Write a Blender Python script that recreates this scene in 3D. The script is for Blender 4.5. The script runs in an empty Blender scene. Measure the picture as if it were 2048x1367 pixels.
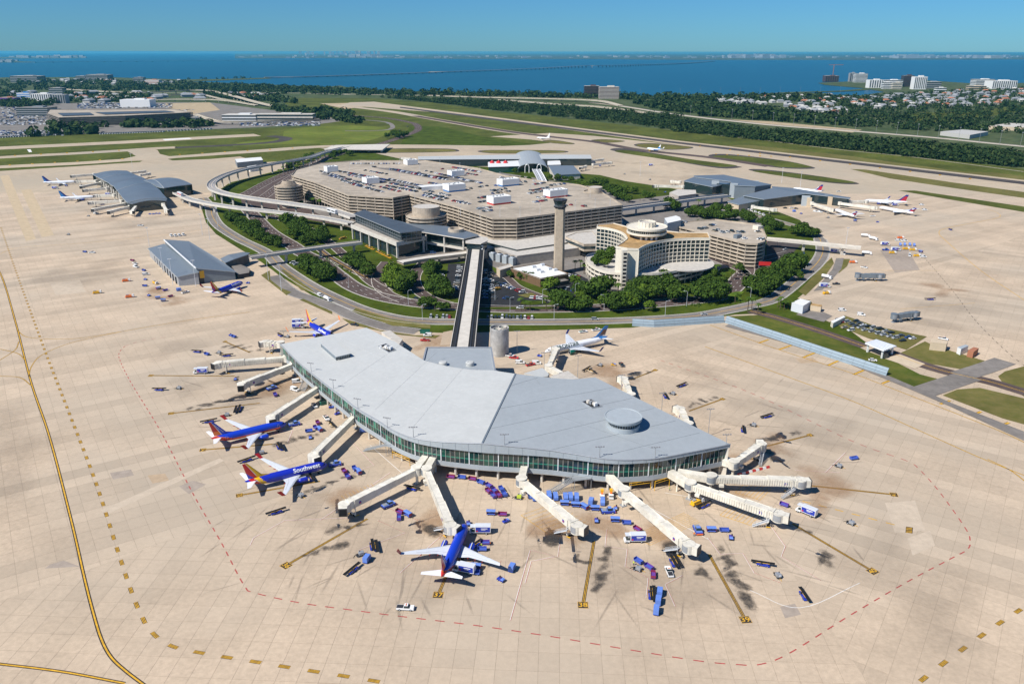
import bpy, bmesh, math, random
from mathutils import Vector, Matrix
from mathutils.geometry import tessellate_polygon
random.seed(7)
SC = bpy.context.scene
COL = SC.collection
R = math.radians
CAM_H, FPX, VH = 165.0, 1593.0, 103.5
PITCH = math.atan((683.5 - VH) / FPX)
ROLL = R(0.07)
cd = bpy.data.cameras.new('camera'); cam = bpy.data.objects.new('camera', cd); COL.objects.link(cam)
cd.sensor_width = 36.0; cd.lens = 36.0 * FPX / 2048.0
cd.clip_start = 1.0; cd.clip_end = 200000.0
CM = Matrix.Rotation(R(90) - PITCH, 3, 'X') @ Matrix.Rotation(ROLL, 3, 'Z')
cam.matrix_world = Matrix.Translation((0, 0, CAM_H)) @ CM.to_4x4()
SC.camera = cam
SUN_EL, SUN_AZ = R(47), math.atan2(-math.cos(R(35)), -math.sin(R(35)))
w = bpy.data.worlds.new('World'); SC.world = w; w.use_nodes = True
nt = w.node_tree; nt.nodes.clear()
sky = nt.nodes.new('ShaderNodeTexSky'); sky.sky_type = 'NISHITA'; sky.sun_disc = False
sky.sun_elevation = SUN_EL; sky.sun_rotation = SUN_AZ % (2 * math.pi)
sky.altitude = 100; sky.air_density = 0.9; sky.dust_density = 0.15; sky.ozone_density = 3.2
bg = nt.nodes.new('ShaderNodeBackground'); bg.inputs[1].default_value = 0.097
wo = nt.nodes.new('ShaderNodeOutputWorld')
tn = nt.nodes.new('ShaderNodeMix'); tn.data_type = 'RGBA'; tn.blend_type = 'MULTIPLY'; tn.inputs['Factor'].default_value = 1.0
tn.inputs['B'].default_value = (0.22, 0.505, 0.80, 1)
nt.links.new(sky.outputs[0], tn.inputs['A']); nt.links.new(tn.outputs['Result'], bg.inputs[0]); nt.links.new(bg.outputs[0], wo.inputs[0])
sl = bpy.data.lights.new('sun', 'SUN'); so = bpy.data.objects.new('sun', sl); COL.objects.link(so)
sl.energy = 5.0; sl.angle = R(0.5); sl.color = (1.0, 0.955, 0.89)
sd = Vector((math.sin(SUN_AZ) * math.cos(SUN_EL), math.cos(SUN_AZ) * math.cos(SUN_EL), math.sin(SUN_EL)))
so.rotation_euler = sd.to_track_quat('Z', 'Y').to_euler(); so.location = sd * 400
SC.view_settings.view_transform = 'Standard'; SC.view_settings.look = 'None'
SC.view_settings.exposure = 0.25; SC.view_settings.gamma = 1.0; SC.view_settings.use_curve_mapping = False
SC.cycles.max_bounces = 5; SC.cycles.volume_bounces = 1; SC.cycles.diffuse_bounces = 2
SC.cycles.glossy_bounces = 2; SC.cycles.transmission_bounces = 3; SC.cycles.transparent_max_bounces = 6
SC.cycles.volume_step_rate = 4
def G(u, v, z=0.0):
 d = CM @ Vector(((u - 1024.0) / FPX, -(v - 683.5) / FPX, -1.0))
 t = (z - CAM_H) / d.z
 return Vector((d.x * t, d.y * t, z))
def GP(l, z=0.0):
 return [G(p[0], p[1], p[2] if len(p) > 2 else z) for p in l]
def SC_AT(v): return 0.94 * (v - VH) / CAM_H
MATS = {}
def _n(nt, t, **k):
 n = nt.nodes.new(t)
 for a, b in k.items(): setattr(n, a, b)
 return n
def mat(name, col, rough=0.6, metal=0.0, var=0.0, scale=1.0, spec=None, emis=None, alpha=None, trans=0, bump=0, detail=3, col2=None, tint=None, var_scale2=None, patch=None):
 """principled material; col/col2 mixed by noise, value varied by var; tint: 'object' or 'attr'"""
 if name in MATS: return MATS[name]
 m = bpy.data.materials.new(name); m.use_nodes = True; MATS[name] = m
 nt = m.node_tree; b = nt.nodes['Principled BSDF']
 b.inputs['Roughness'].default_value = rough; b.inputs['Metallic'].default_value = metal
 b.inputs['Specular IOR Level'].default_value = spec if spec is not None else (.06 if rough >= .9 else (.2 if rough >= .8 else .5))
 c = (*col, 1)
 b.inputs['Base Color'].default_value = c
 m.diffuse_color = c
 out = None
 if var or col2 or tint or bump:
  g = _n(nt, 'ShaderNodeNewGeometry')
  no = _n(nt, 'ShaderNodeTexNoise'); no.inputs['Scale'].default_value = scale; no.inputs['Detail'].default_value = detail; no.inputs['Roughness'].default_value = 0.65
  nt.links.new(g.outputs['Position'], no.inputs['Vector'])
  mx = _n(nt, 'ShaderNodeMix', data_type='RGBA')
  r = _n(nt, 'ShaderNodeMapRange'); r.inputs[1].default_value = 0.33; r.inputs[2].default_value = 0.67
  nt.links.new(no.outputs['Fac'], r.inputs[0])
  nt.links.new(r.outputs[0], mx.inputs['Factor'])
  lo = col; hi = col2 or col
  if not col2: lo = tuple(x * (1 - var) for x in col); hi = tuple(min(1, x * (1 + var)) for x in col)
  mx.inputs['A'].default_value = (*lo, 1); mx.inputs['B'].default_value = (*hi, 1)
  out = mx.outputs['Result']
  if var_scale2:
   n2 = _n(nt, 'ShaderNodeTexNoise'); n2.inputs['Scale'].default_value = var_scale2; n2.inputs['Detail'].default_value = 2
   nt.links.new(g.outputs['Position'], n2.inputs['Vector'])
   r2 = _n(nt, 'ShaderNodeMapRange'); r2.inputs[1].default_value = .3; r2.inputs[2].default_value = .7; r2.inputs[3].default_value = 1 - (var or .15); r2.inputs[4].default_value = 1 + (var or .15)
   nt.links.new(n2.outputs['Fac'], r2.inputs[0])
   ml = _n(nt, 'ShaderNodeMix', data_type='RGBA', blend_type='MULTIPLY'); ml.inputs['Factor'].default_value = 1
   nt.links.new(out, ml.inputs['A']); nt.links.new(r2.outputs[0], ml.inputs['B']); out = ml.outputs['Result']
  if patch:
   n3 = _n(nt, 'ShaderNodeTexNoise'); n3.inputs['Scale'].default_value = patch[1]; n3.inputs['Detail'].default_value = 4; nt.links.new(g.outputs['Position'], n3.inputs['Vector'])
   r4 = _n(nt, 'ShaderNodeMapRange'); r4.inputs[1].default_value = .42; r4.inputs[2].default_value = .68; nt.links.new(n3.outputs['Fac'], r4.inputs[0])
   mp = _n(nt, 'ShaderNodeMix', data_type='RGBA'); nt.links.new(r4.outputs[0], mp.inputs['Factor']); nt.links.new(out, mp.inputs['A']); mp.inputs['B'].default_value = (*patch[0], 1); out = mp.outputs['Result']
  if tint:
   if tint == 'object':
    oi = _n(nt, 'ShaderNodeObjectInfo'); f0 = oi.outputs['Random']; rr = _n(nt, 'ShaderNodeMapRange'); rr.inputs[3].default_value = .36; rr.inputs[4].default_value = .64; nt.links.new(f0, rr.inputs[0]); f = rr.outputs[0]
   else:
    at = _n(nt, 'ShaderNodeAttribute'); at.attribute_name = 'tint'; f = at.outputs['Fac']
   r3 = _n(nt, 'ShaderNodeMapRange'); r3.inputs[3].default_value = .86; r3.inputs[4].default_value = 1.12
   nt.links.new(f, r3.inputs[0])
   ml = _n(nt, 'ShaderNodeMix', data_type='RGBA', blend_type='MULTIPLY'); ml.inputs['Factor'].default_value = 1
   nt.links.new(out, ml.inputs['A']); nt.links.new(r3.outputs[0], ml.inputs['B']); out = ml.outputs['Result']
  nt.links.new(out, b.inputs['Base Color'])
  if bump:
   bp = _n(nt, 'ShaderNodeBump'); bp.inputs['Strength'].default_value = bump; bp.inputs['Distance'].default_value = .2
   nt.links.new(no.outputs['Fac'], bp.inputs['Height']); nt.links.new(bp.outputs[0], b.inputs['Normal'])
 if trans: b.inputs['Transmission Weight'].default_value = trans
 if emis: b.inputs['Emission Color'].default_value = (*emis, 1); b.inputs['Emission Strength'].default_value = 1
 return m
def M(n): return MATS[n]
mat('concrete', (.42, .38, .33), .85, var=.14, scale=.25, var_scale2=.03)
mat('garage_concrete', (.44, .37, .285), .85, var=.16, scale=.3, var_scale2=.06)
mat('tower_concrete', (.42, .345, .255), .85, var=.12, scale=.4)
mat('deck_concrete', (.40, .345, .275), .9, var=.15, scale=.12, var_scale2=.02)
mat('pale_concrete', (.58, .54, .47), .8, var=.1, scale=.2)
mat('cream_paint', (.72, .66, .54), .5, var=.05, scale=.8)
mat('white_paint', (.80, .80, .78), .35, var=.04, scale=1.5)
mat('bridge_white', (.70, .66, .56), .55, var=.12, scale=.45, var_scale2=.12)
mat('aircraft_white', (.80, .81, .82), .25)
mat('wing_grey', (.62, .65, .68), .35, var=.04, scale=1)
mat('grey_metal', (.36, .38, .40), .45, metal=.3, var=.08, scale=1)
mat('dark_metal', (.05, .05, .055), .5, metal=.3)
mat('black_rubber', (.015, .015, .016), .8)
mat('blue_paint', (.02, .045, .36), .32)
mat('airline_blue', (.012, .05, .50), .25)
mat('deep_blue', (.015, .03, .42), .25)
mat('cart_blue', (.06, .11, .42), .55, var=.12, scale=2)
mat('canopy_blue', (.13, .24, .62), .5, var=.08, scale=2)
mat('maroon_paint', (.26, .03, .08), .5)
mat('purple_paint', (.13, .05, .30), .5)
mat('red_paint', (.55, .03, .03), .4)
mat('orange_paint', (.75, .17, .03), .45)
mat('yellow_paint', (.75, .42, .02), .45)
mat('green_paint', (.01, .14, .10), .4)
mat('lime_paint', (.45, .55, .05), .5)
mat('line_yellow', (.62, .34, .02), .7, var=.25, scale=.9)
mat('line_black', (.035, .032, .03), .85, var=.25, scale=.9)
mat('line_white', (.75, .74, .70), .7, var=.12, scale=1)
mat('line_red', (.40, .07, .06), .75, var=.22, scale=1)
mat('steel_blue', (.185, .22, .25), .5, metal=.2, var=.05, scale=.4)
mat('fence_blue', (.36, .40, .42), .6, var=.05, scale=.6)
mat('blast_blue', (.24, .31, .355), .6, var=.06, scale=.6)
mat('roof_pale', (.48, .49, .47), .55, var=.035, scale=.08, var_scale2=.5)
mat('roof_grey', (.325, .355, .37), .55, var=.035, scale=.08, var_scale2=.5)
mat('roof_slate', (.135, .165, .195), .45, var=.06, scale=.1)
mat('roof_dark', (.07, .085, .10), .5, var=.1, scale=.1)
mat('roof_white', (.74, .74, .71), .6, var=.05, scale=.3)
mat('roof_gravel', (.50, .47, .42), .95, var=.12, scale=.4)
mat('roof_tan', (.40, .26, .12), .9, var=.22, scale=.25, var_scale2=.06)
mat('glass_dark', (.02, .035, .04), .08, spec=.8)
mat('glass_green', (.012, .075, .055), .07, spec=.8)
mat('glass_teal', (.03, .12, .12), .08, spec=.8)
mat('dark_void', (.02, .02, .022), .9)
mat('asphalt', (.075, .065, .062), .9, var=.16, scale=.2, var_scale2=.03)
mat('asphalt_brown', (.105, .078, .070), .9, var=.14, scale=.2, var_scale2=.03)
mat('asphalt_grey', (.21, .19, .17), .9, var=.14, scale=.2, var_scale2=.03)
mat('asphalt_black', (.032, .033, .036), .9, var=.15, scale=.2)
mat('grass', (.055, .080, .012), .95, var=.28, scale=.12, col2=(.115, .115, .026), var_scale2=.015, detail=6)
mat('grass_lawn', (.040, .070, .006), .95, var=.28, scale=.35, col2=(.075, .092, .012), var_scale2=.05, detail=6)
mat('grass_dry', (.115, .115, .03), .95, var=.2, scale=.15, col2=(.17, .145, .05), var_scale2=.02)
mat('leaf_dark', (.024, .050, .009), .9, var=.3, scale=.25, col2=(.050, .088, .014))
mat('leaf_mid', (.042, .082, .011), .9, var=.3, scale=.25, col2=(.080, .130, .019))
mat('leaf_light', (.075, .13, .012), .9, var=.3, scale=.25, col2=(.12, .18, .022))
mat('wood_dark', (.013, .030, .011), .95, var=.3, scale=.1, col2=(.028, .050, .015)); mat('wood_mid', (.030, .052, .016), .95, var=.3, scale=.1, col2=(.058, .082, .024))
mat('bark', (.12, .09, .06), .9, var=.2, scale=3)
mat('terracotta', (.38, .16, .09), .8, var=.12, scale=.2)
mat('water', (.0005, .060, .100), .3, spec=.14, var=.2, scale=.0015, col2=(.001, .072, .118))
mat('slab_one', (.51, .402, .288), .88, var=.10, scale=.55, var_scale2=.035, tint='object', detail=6, patch=((.455, .378, .285), .009))
mat('slab_many', (.51, .402, .288), .88, var=.10, scale=.55, var_scale2=.035, tint='attr', detail=6, patch=((.455, .378, .285), .009))
mat('slab_joint', (.31, .25, .19), .95, var=.3, scale=.3)
mat('apron_far', (.47, .38, .27), .88, var=.1, scale=.08, var_scale2=.012, detail=5, patch=((.40, .34, .255), .006))
mat('lens_grey', (.2, .2, .21), .3)
mat('brown_wall', (.16, .10, .055), .8, var=.12, scale=.5)
mat('tan_wall', (.55, .45, .32), .8, var=.08, scale=.3)
mat('stair_grey', (.34, .36, .37), .5, metal=.2)
mat('hivis', (.55, .75, .05), .6)
mat('skin', (.35, .2, .13), .6)
mat('cloth_navy', (.02, .03, .08), .8)
class MB:
 def __init__(s): s.v = []; s.f = []; s.m = []; s.mats = []
 def mi(s, m):
  if m not in s.mats: s.mats.append(m)
  return s.mats.index(m)
 def face(s, pts, m):
  i = len(s.v); s.v += [tuple(p) for p in pts]; s.f.append(tuple(range(i, i + len(pts)))); s.m.append(s.mi(m))
 def grid(s, rows, m, close=False):
  """rows: list of equal length point lists"""
  i0 = len(s.v); n = len(rows[0]); k = s.mi(m)
  for r in rows: s.v += [tuple(p) for p in r]
  for a in range(len(rows) - 1):
   for b in range(n if close else n - 1):
    b2 = (b + 1) % n
    s.f.append((i0 + a * n + b, i0 + a * n + b2, i0 + (a + 1) * n + b2, i0 + (a + 1) * n + b)); s.m.append(k)
 def prism(s, poly, z0, z1, m, mtop=None, bottom=True, top=True):
  """poly: list of xy(z); z0,z1 numbers"""
  P = [(p[0], p[1]) for p in poly]
  a = sum(P[i][0] * P[(i + 1) % len(P)][1] - P[(i + 1) % len(P)][0] * P[i][1] for i in range(len(P)))
  if a < 0: P.reverse()
  n = len(P); i = len(s.v); k = s.mi(m); kt = s.mi(mtop or m)
  s.v += [(x, y, z0) for x, y in P] + [(x, y, z1) for x, y in P]
  for j in range(n):
   j2 = (j + 1) % n
   s.f.append((i + j, i + j2, i + n + j2, i + n + j)); s.m.append(k)
  if top: s.f.append(tuple(range(i + n, i + 2 * n))); s.m.append(kt)
  if bottom: s.f.append(tuple(range(i + n - 1, i - 1, -1))); s.m.append(k)
 def box(s, c, size, m, rz=0.0, mtop=None):
  """c = centre of the base"""
  ca, sa = math.cos(rz), math.sin(rz); hx, hy = size[0] / 2, size[1] / 2
  P = [(c[0] + x * ca - y * sa, c[1] + x * sa + y * ca) for x, y in ((-hx, -hy), (hx, -hy), (hx, hy), (-hx, hy))]
  s.prism(P, c[2], c[2] + size[2], m, mtop)
 def beam(s, a, b, w, h, m, mtop=None, up=Vector((0, 0, 1))):
  """rectangular bar from a to b, width w, height h, centred"""
  a = Vector(a); b = Vector(b); d = (b - a).normalized()
  x = d.cross(up)
  if x.length < 1e-4: x = Vector((1, 0, 0))
  x.normalize(); y = x.cross(d).normalized(); x = x * w / 2; y = y * h / 2
  i = len(s.v); k = s.mi(m); kt = s.mi(mtop or m)
  s.v += [tuple(p) for p in (a - x - y, a + x - y, a + x + y, a - x + y, b - x - y, b + x - y, b + x + y, b - x + y)]
  for q in ((0, 1, 2, 3), (5, 4, 7, 6), (1, 5, 6, 2), (4, 0, 3, 7), (0, 4, 5, 1)): s.f.append(tuple(i + t for t in q)); s.m.append(k)
  s.f.append((i + 3, i + 2, i + 6, i + 7)); s.m.append(kt)
 def tube(s, path, r, m, n=8, cap=True):
  path = [Vector(p) for p in path]; rows = []
  for j, p in enumerate(path):
   d = (path[min(j + 1, len(path) - 1)] - path[max(j - 1, 0)]).normalized()
   x = d.cross(Vector((0, 0, 1)))
   if x.length < 1e-3: x = Vector((1, 0, 0))
   x.normalize(); y = x.cross(d)
   rr = r[j] if isinstance(r, (list, tuple)) else r
   rows.append([p + (x * math.cos(t) + y * math.sin(t)) * rr for t in (2 * math.pi * q / n for q in range(n))])
  s.grid(rows, m, close=True)
  if cap: s.face(rows[0][::-1], m) if False else None; s.face(rows[-1], m); s.face(rows[0][::-1], m)
 def cyl(s, c, r, z0, z1, m, n=24, mtop=None):
  s.prism([(c[0] + r * math.cos(2 * math.pi * i / n), c[1] + r * math.sin(2 * math.pi * i / n)) for i in range(n)], z0, z1, m, mtop)
 def ring(s, c, r0, r1, z0, z1, m, n=32, a0=0, a1=2 * math.pi):
  full = abs(a1 - a0 - 2 * math.pi) < 1e-6; rows = []
  for i in range(n if full else n + 1):
   t = a0 + (a1 - a0) * i / n; cx, sx = math.cos(t), math.sin(t)
   rows.append([(c[0] + r0 * cx, c[1] + r0 * sx, z0), (c[0] + r1 * cx, c[1] + r1 * sx, z0), (c[0] + r1 * cx, c[1] + r1 * sx, z1), (c[0] + r0 * cx, c[1] + r0 * sx, z1)])
  if full: rows.append(rows[0])
  s.grid(rows, m, close=True)
  if not full: s.face(rows[0], m); s.face(rows[-1][::-1], m)
 def mesh(s, name, smooth=False):
  me = bpy.data.meshes.new(name); me.from_pydata(s.v, [], s.f)
  for m in s.mats: me.materials.append(M(m) if isinstance(m, str) else m)
  if len(s.mats) > 1: me.polygons.foreach_set('material_index', s.m)
  if smooth: me.polygons.foreach_set('use_smooth', [True] * len(me.polygons))
  me.update(); return me
 def build(s, name, parent=None, smooth=False, **k):
  return link(name, s.mesh(name, smooth), parent, **k)
def link(name, me, parent=None, loc=(0, 0, 0), rz=0.0, label=None, cat=None, group=None, kind=None):
 o = bpy.data.objects.new(name, me); COL.objects.link(o)
 o.location = loc; o.rotation_euler = (0, 0, rz)
 if parent: o.parent = parent
 tag(o, label, cat, group, kind); return o
def tag(o, label=None, cat=None, group=None, kind=None):
 if label: o['label'] = label
 if cat: o['category'] = cat
 if group: o['group'] = group
 if kind: o['kind'] = kind
 return o
def thing(name, loc, rz, label, cat, group=None):
 return link(name, None, None, loc, rz, label, cat, group)
def dup(root, loc, rz, label=None, group=None):
 r = root.copy(); COL.objects.link(r); r.location = loc; r.rotation_euler = (0, 0, rz)
 if label: r['label'] = label
 if group: r['group'] = group
 for ch in root.children:
  c = ch.copy(); COL.objects.link(c); c.parent = r
  for g in ch.children:
   d = g.copy(); COL.objects.link(d); d.parent = c
 return r
def smooth_path(P, n=6, closed=False):
 """Catmull-Rom through 2d/3d points"""
 P = [Vector(p) for p in P]; out = []; N = len(P)
 for i in range(N if closed else N - 1):
  p0 = P[(i - 1) % N] if closed or i > 0 else P[i] * 2 - P[i + 1]
  p1, p2 = P[i], P[(i + 1) % N]
  p3 = P[(i + 2) % N] if closed or i + 2 < N else P[i + 1] * 2 - P[i]
  for k in range(n):
   t = k / n
   out.append(.5 * ((2 * p1) + (p2 - p0) * t + (2 * p0 - 5 * p1 + 4 * p2 - p3) * t * t + (3 * p1 - p0 - 3 * p2 + p3) * t ** 3))
 if not closed: out.append(P[-1])
 return out
def offset_line(path, d):
 out = []
 for i, p in enumerate(path):
  t = (path[min(i + 1, len(path) - 1)] - path[max(i - 1, 0)]); t.z = 0; t.normalize()
  out.append(p + Vector((-t.y, t.x, 0)) * d)
 return out
def ribbon(mb, path, wd, m, z=None):
 a = offset_line(path, wd / 2); b = offset_line(path, -wd / 2)
 if z is not None:
  a = [Vector((p.x, p.y, z)) for p in a]; b = [Vector((p.x, p.y, z)) for p in b]
 mb.grid([b, a], m)
def resample(path, step):
 out = [path[0]]; acc = 0
 for a, b in zip(path, path[1:]):
  L = (b - a).length
  while acc + L >= step:
   a = a + (b - a) * ((step - acc) / L); out.append(a.copy()); L = (b - a).length; acc = 0
   if L < 1e-6: break
  acc += L
 return out
def sheet(name, pts, m, z, kind='structure', parent=None, px=True, smooth=0):
 P = GP(pts, z) if px else [Vector((p[0], p[1], z)) for p in pts]
 if smooth: P = smooth_path(P, smooth, True)
 a = sum(P[i].x * P[(i + 1) % len(P)].y - P[(i + 1) % len(P)].x * P[i].y for i in range(len(P)))
 if a < 0: P.reverse()
 mb = MB(); mb.face(P, m); return mb.build(name, parent, kind=kind)
def ang(a, b): return math.atan2(b[1] - a[1], b[0] - a[0])
def text_mesh(txt, size, m, name='lettering', bold=0.0, sx=1.0):
 cu = bpy.data.curves.new(name, 'FONT'); cu.body = txt; cu.size = size; cu.align_x = 'CENTER'; cu.align_y = 'CENTER'; cu.offset = bold; cu.resolution_u = 3
 to = bpy.data.objects.new('tmp_text', cu); COL.objects.link(to)
 dg = bpy.context.evaluated_depsgraph_get()
 me = bpy.data.meshes.new_from_object(to.evaluated_get(dg)); bpy.data.objects.remove(to); bpy.data.curves.remove(cu)
 me.materials.clear(); me.materials.append(M(m)); me.name = name
 if sx != 1:
  for v in me.vertices: v.co.x *= sx
 return me
# ================================================================ SETTING: water, land, airfield
def strip(name, pts, m, z, wd, kind='structure', n=6, parent=None):
 mb = MB(); ribbon(mb, smooth_path(GP(pts), n), wd, m, z); return mb.build(name, parent, kind=kind)
FAR = 70000.0
mb = MB()
mb.face([(-FAR, -600, -1.0), (FAR, -600, -1.0), (FAR, FAR, -1.0), (-FAR, FAR, -1.0)], 'water'); mb.build('water', kind='structure')
mat('far_land', (.05, .075, .04), .95, var=.3, scale=.002, col2=(.10, .11, .08), detail=6)
mat('near_land', (.045, .07, .025), .95, var=.3, scale=.012, col2=(.10, .115, .055), var_scale2=.05, detail=6)
shore = [(0, 155), (200, 154), (360, 159), (450, 158), (535, 155.5), (545, 157), (470, 160), (380, 163), (480, 167), (560, 170), (650, 174), (681, 171),
         (704, 178), (762, 181), (957, 186.5), (1166, 190), (1240, 192), (1348, 193), (1416, 191), (1520, 188), (1600, 184), (1660, 189), (1720, 191), (1770, 184),
         (1720, 176), (1650, 170), (1636, 166), (1700, 163), (1790, 165), (1855, 161), (1946, 167), (2048, 166), (3200, 165)]
L = [(-9000, -600, 0), (9000, -600, 0)] + [(9000, G(2048, 166).y, 0)] + [tuple(p) for p in GP(shore[::-1])[1:]] + [(-9000, G(0, 155).y, 0)]
mb = MB(); mb.face(L, 'near_land'); mb.build('ground', kind='structure')
mb = MB()
def farstrip(pts):
 P = GP(pts, .0); mb.face(P, 'far_land')
farstrip([(470, 117), (640, 116.5), (900, 118), (1200, 118.5), (1400, 120), (1700, 120), (2048, 119), (2700, 118), (2700, 107), (470, 107.5)])
farstrip([(-300, 118), (150, 117), (178, 116), (120, 114.5), (-300, 113)])
farstrip([(-300, 126), (62, 125), (72, 124), (20, 122), (-300, 121)])
mb.build('far_shore', kind='structure')
sheet('airfield_grass', [(-800, 305), (0, 274), (200, 268), (480, 258), (640, 252), (600, 225), (570, 207), (600, 196), (740, 196), (860, 205), (980, 221), (1250, 250),
      (1500, 279), (1700, 299), (2048, 338), (3000, 450), (3000, 600), (1800, 600), (1000, 400), (300, 420), (-800, 420)], 'grass', .05)
mat('grass_field', (.10, .135, .02), .95, var=.2, scale=.05, col2=(.15, .165, .03), var_scale2=.01)
sheet('grass_verge', [(580, 258), (700, 251), (770, 256), (775, 268), (720, 285), (640, 290), (560, 290), (470, 300), (480, 285), (560, 276)], 'grass_field', .08, smooth=4)
sheet('grass_verge', [(820, 252), (880, 253), (960, 272), (1060, 288), (1055, 292), (800, 291)], 'grass_lawn', .08)
sheet('grass_dry_strip', [(1354, 292), (1500, 290), (1700, 312), (2048, 352), (2048, 362), (1700, 322), (1500, 300)], 'grass_dry', .08)
sheet('district_ground', [(-300, 215), (200, 205), (420, 205), (700, 240), (640, 248), (480, 256), (200, 266), (0, 274), (-300, 285)], 'asphalt_grey', .065)
mat('sand', (.42, .33, .21), .95, var=.15, scale=.05)
sheet('bare_soil', [(325, 207), (420, 205), (440, 220), (385, 228), (330, 214)], 'sand', .08)
sheet('bare_soil', [(640, 207), (700, 206), (745, 212), (690, 218)], 'sand', .08)
APR = [(-800, 350), (0, 341), (140, 333), (265, 323), (330, 317), (520, 303), (640, 296), (790, 293), (980, 293), (1060, 290), (1110, 285), (1060, 279), (980, 273), (1100, 266), (1190, 272),
       (1354, 290), (1600, 319), (2048, 371), (2500, 430), (2500, 900), (2048, 1500), (-200, 1500), (-800, 900)]
apron = sheet('apron', APR, 'slab_joint', .06)
def clip(poly, p, n):
 out = []
 for i in range(len(poly)):
  a, b = poly[i], poly[(i + 1) % len(poly)]
  da = (a[0] - p[0]) * n[0] + (a[1] - p[1]) * n[1]; db = (b[0] - p[0]) * n[0] + (b[1] - p[1]) * n[1]
  if da >= 0: out.append(a)
  if (da >= 0) != (db >= 0):
   t = da / (da - db); out.append((a[0] + (b[0] - a[0]) * t, a[1] + (b[1] - a[1]) * t))
 return out
def inside(p, poly):
 c = False; n = len(poly); j = n - 1
 for i in range(n):
  if (poly[i][1] > p[1]) != (poly[j][1] > p[1]) and p[0] < (poly[j][0] - poly[i][0]) * (p[1] - poly[i][1]) / (poly[j][1] - poly[i][1]) + poly[i][0]: c = not c
  j = i
 return c
APW = [(p.x, p.y) for p in GP(APR)]
def halfplane(a, b):
 A, B = G(*a), G(*b); return ((A.x, A.y), (-(B.y - A.y), B.x - A.x))
def flip(h): return (h[0], (-h[1][0], -h[1][1]))
s1 = halfplane((760, 930), (60, 1180)); s2 = halfplane((1560, 1110), (1760, 1400)); s3 = halfplane((1462, 880), (2048, 1300))
far1 = halfplane((-800, 640), (2500, 640))
s4 = halfplane((0, 640), (760, 640))
zones = [ # (rotation, size x, size y, half planes)
 (R(-3), 6.1, 7.6, [flip(s1) if False else s1, s2]),
 (ang(G(60, 700), G(160, 1050)) + R(90), 6.1, 7.6, [flip(s1)]),
 (ang(G(1660, 1360), G(1860, 900)), 7.6, 6.1, [flip(s2)]),
]
def orient(h, px):
 q = G(*px); d = (q.x - h[0][0]) * h[1][0] + (q.y - h[0][1]) * h[1][1]
 return h if d > 0 else flip(h)
zones = [(R(-3), 6.1, 7.6, [orient(s1, (900, 1200)), orient(s2, (900, 1200))], 'c'),
         (ang(G(60, 700), G(160, 1050)), 7.6, 6.1, [orient(s1, (200, 700))], 'l'),
         (ang(G(1660, 1360), G(1860, 900)), 7.6, 6.1, [orient(s2, (1900, 900)), orient(s1, (1900, 900))], 'r')]
GAP = .075
def proj(p):
 d = CM.transposed() @ (Vector((p[0], p[1], 0)) - Vector((0, 0, CAM_H)))
 return (1024 - FPX * d.x / d.z, 683.5 + FPX * d.y / d.z) if d.z < -1 else None
cand = []
rs = random.Random(3)
for zi, (rot, sx, sy, hps, nm) in enumerate(zones):
 ca, sa = math.cos(rot), math.sin(rot)
 org = G(1024, 1000)
 N = 150 if nm != 'c' else 70
 for i in range(-N, N):
  colt = rs.random()
  for j in range(-N, N):
   lx, ly = (i + .5) * sx, (j + .5) * sy
   cx, cy = org.x + lx * ca - ly * sa, org.y + lx * sa + ly * ca
   if cy < 150 or cy > 1000: continue
   q = proj((cx, cy))
   if not q or q[0] < -900 or q[0] > 2950 or q[1] > 1800 or q[1] < 330: continue
   hx, hy = sx / 2 - GAP / 2, sy / 2 - GAP / 2
   poly = [(cx + x * ca - y * sa, cy + x * sa + y * ca) for x, y in ((-hx, -hy), (hx, -hy), (hx, hy), (-hx, hy))]
   full = True
   for h in hps:
    p2 = clip(poly, *h)
    if len(p2) != 4 or any(abs(a[0] - b[0]) > 1e-9 for a, b in zip(p2, poly)): full = False
    poly = p2
    if len(poly) < 3: break
   if len(poly) < 3: continue
   if not all(inside(p, APW) for p in poly): continue
   t = .5 + .24 * (rs.random() - .5) + (.30 if nm == 'c' else .62) * (colt - .5)
   if rs.random() < .04: t += .5 * (rs.random() - .6)
   cand.append((cy * cy + cx * cx if full else 1e9, poly, full, zi, (cx, cy), min(1, max(0, t))))
cand.sort(key=lambda c: c[0])
slabm = []
for rot, sx, sy, hps, nm in zones:
 mb = MB(); mb.prism([(-sx / 2 + GAP / 2, -sy / 2 + GAP / 2), (sx / 2 - GAP / 2, -sy / 2 + GAP / 2), (sx / 2 - GAP / 2, sy / 2 - GAP / 2), (-sx / 2 + GAP / 2, sy / 2 - GAP / 2)], -.03, 0, 'slab_one', bottom=False)
 slabm.append(mb.mesh('concrete_slab'))
v, f, tn = [], [], []; k = 0
for d, poly, full, zi, c, t in cand:
 if full and k < 300:
  q = proj(c)
  if q and -15 < q[0] < 2063 and q[1] < 1385:
   link('concrete_slab', slabm[zi], apron, (c[0], c[1], .10), zones[zi][0]); k += 1; continue
 i = len(v); v += [(x, y, .10) for x, y in poly]; f.append(tuple(range(i, i + len(poly)))); tn += [t] * len(poly)
me = bpy.data.meshes.new('concrete_slabs'); me.from_pydata(v, [], f); me.materials.append(M('slab_many'))
at = me.attributes.new('tint', 'FLOAT', 'POINT'); at.data.foreach_set('value', tn)
link('concrete_slabs', me, apron, kind='stuff')
sheet('far_apron', [(-800, 350), (0, 341), (140, 333), (265, 323), (330, 317), (520, 303), (640, 296), (790, 293), (980, 293), (1060, 290), (1110, 285), (1060, 279), (980, 273), (1100, 266), (1190, 272),
       (1354, 290), (1600, 319), (2048, 371), (2500, 430), (2500, 440), (2048, 388), (-800, 384)], 'apron_far', .103)
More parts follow.
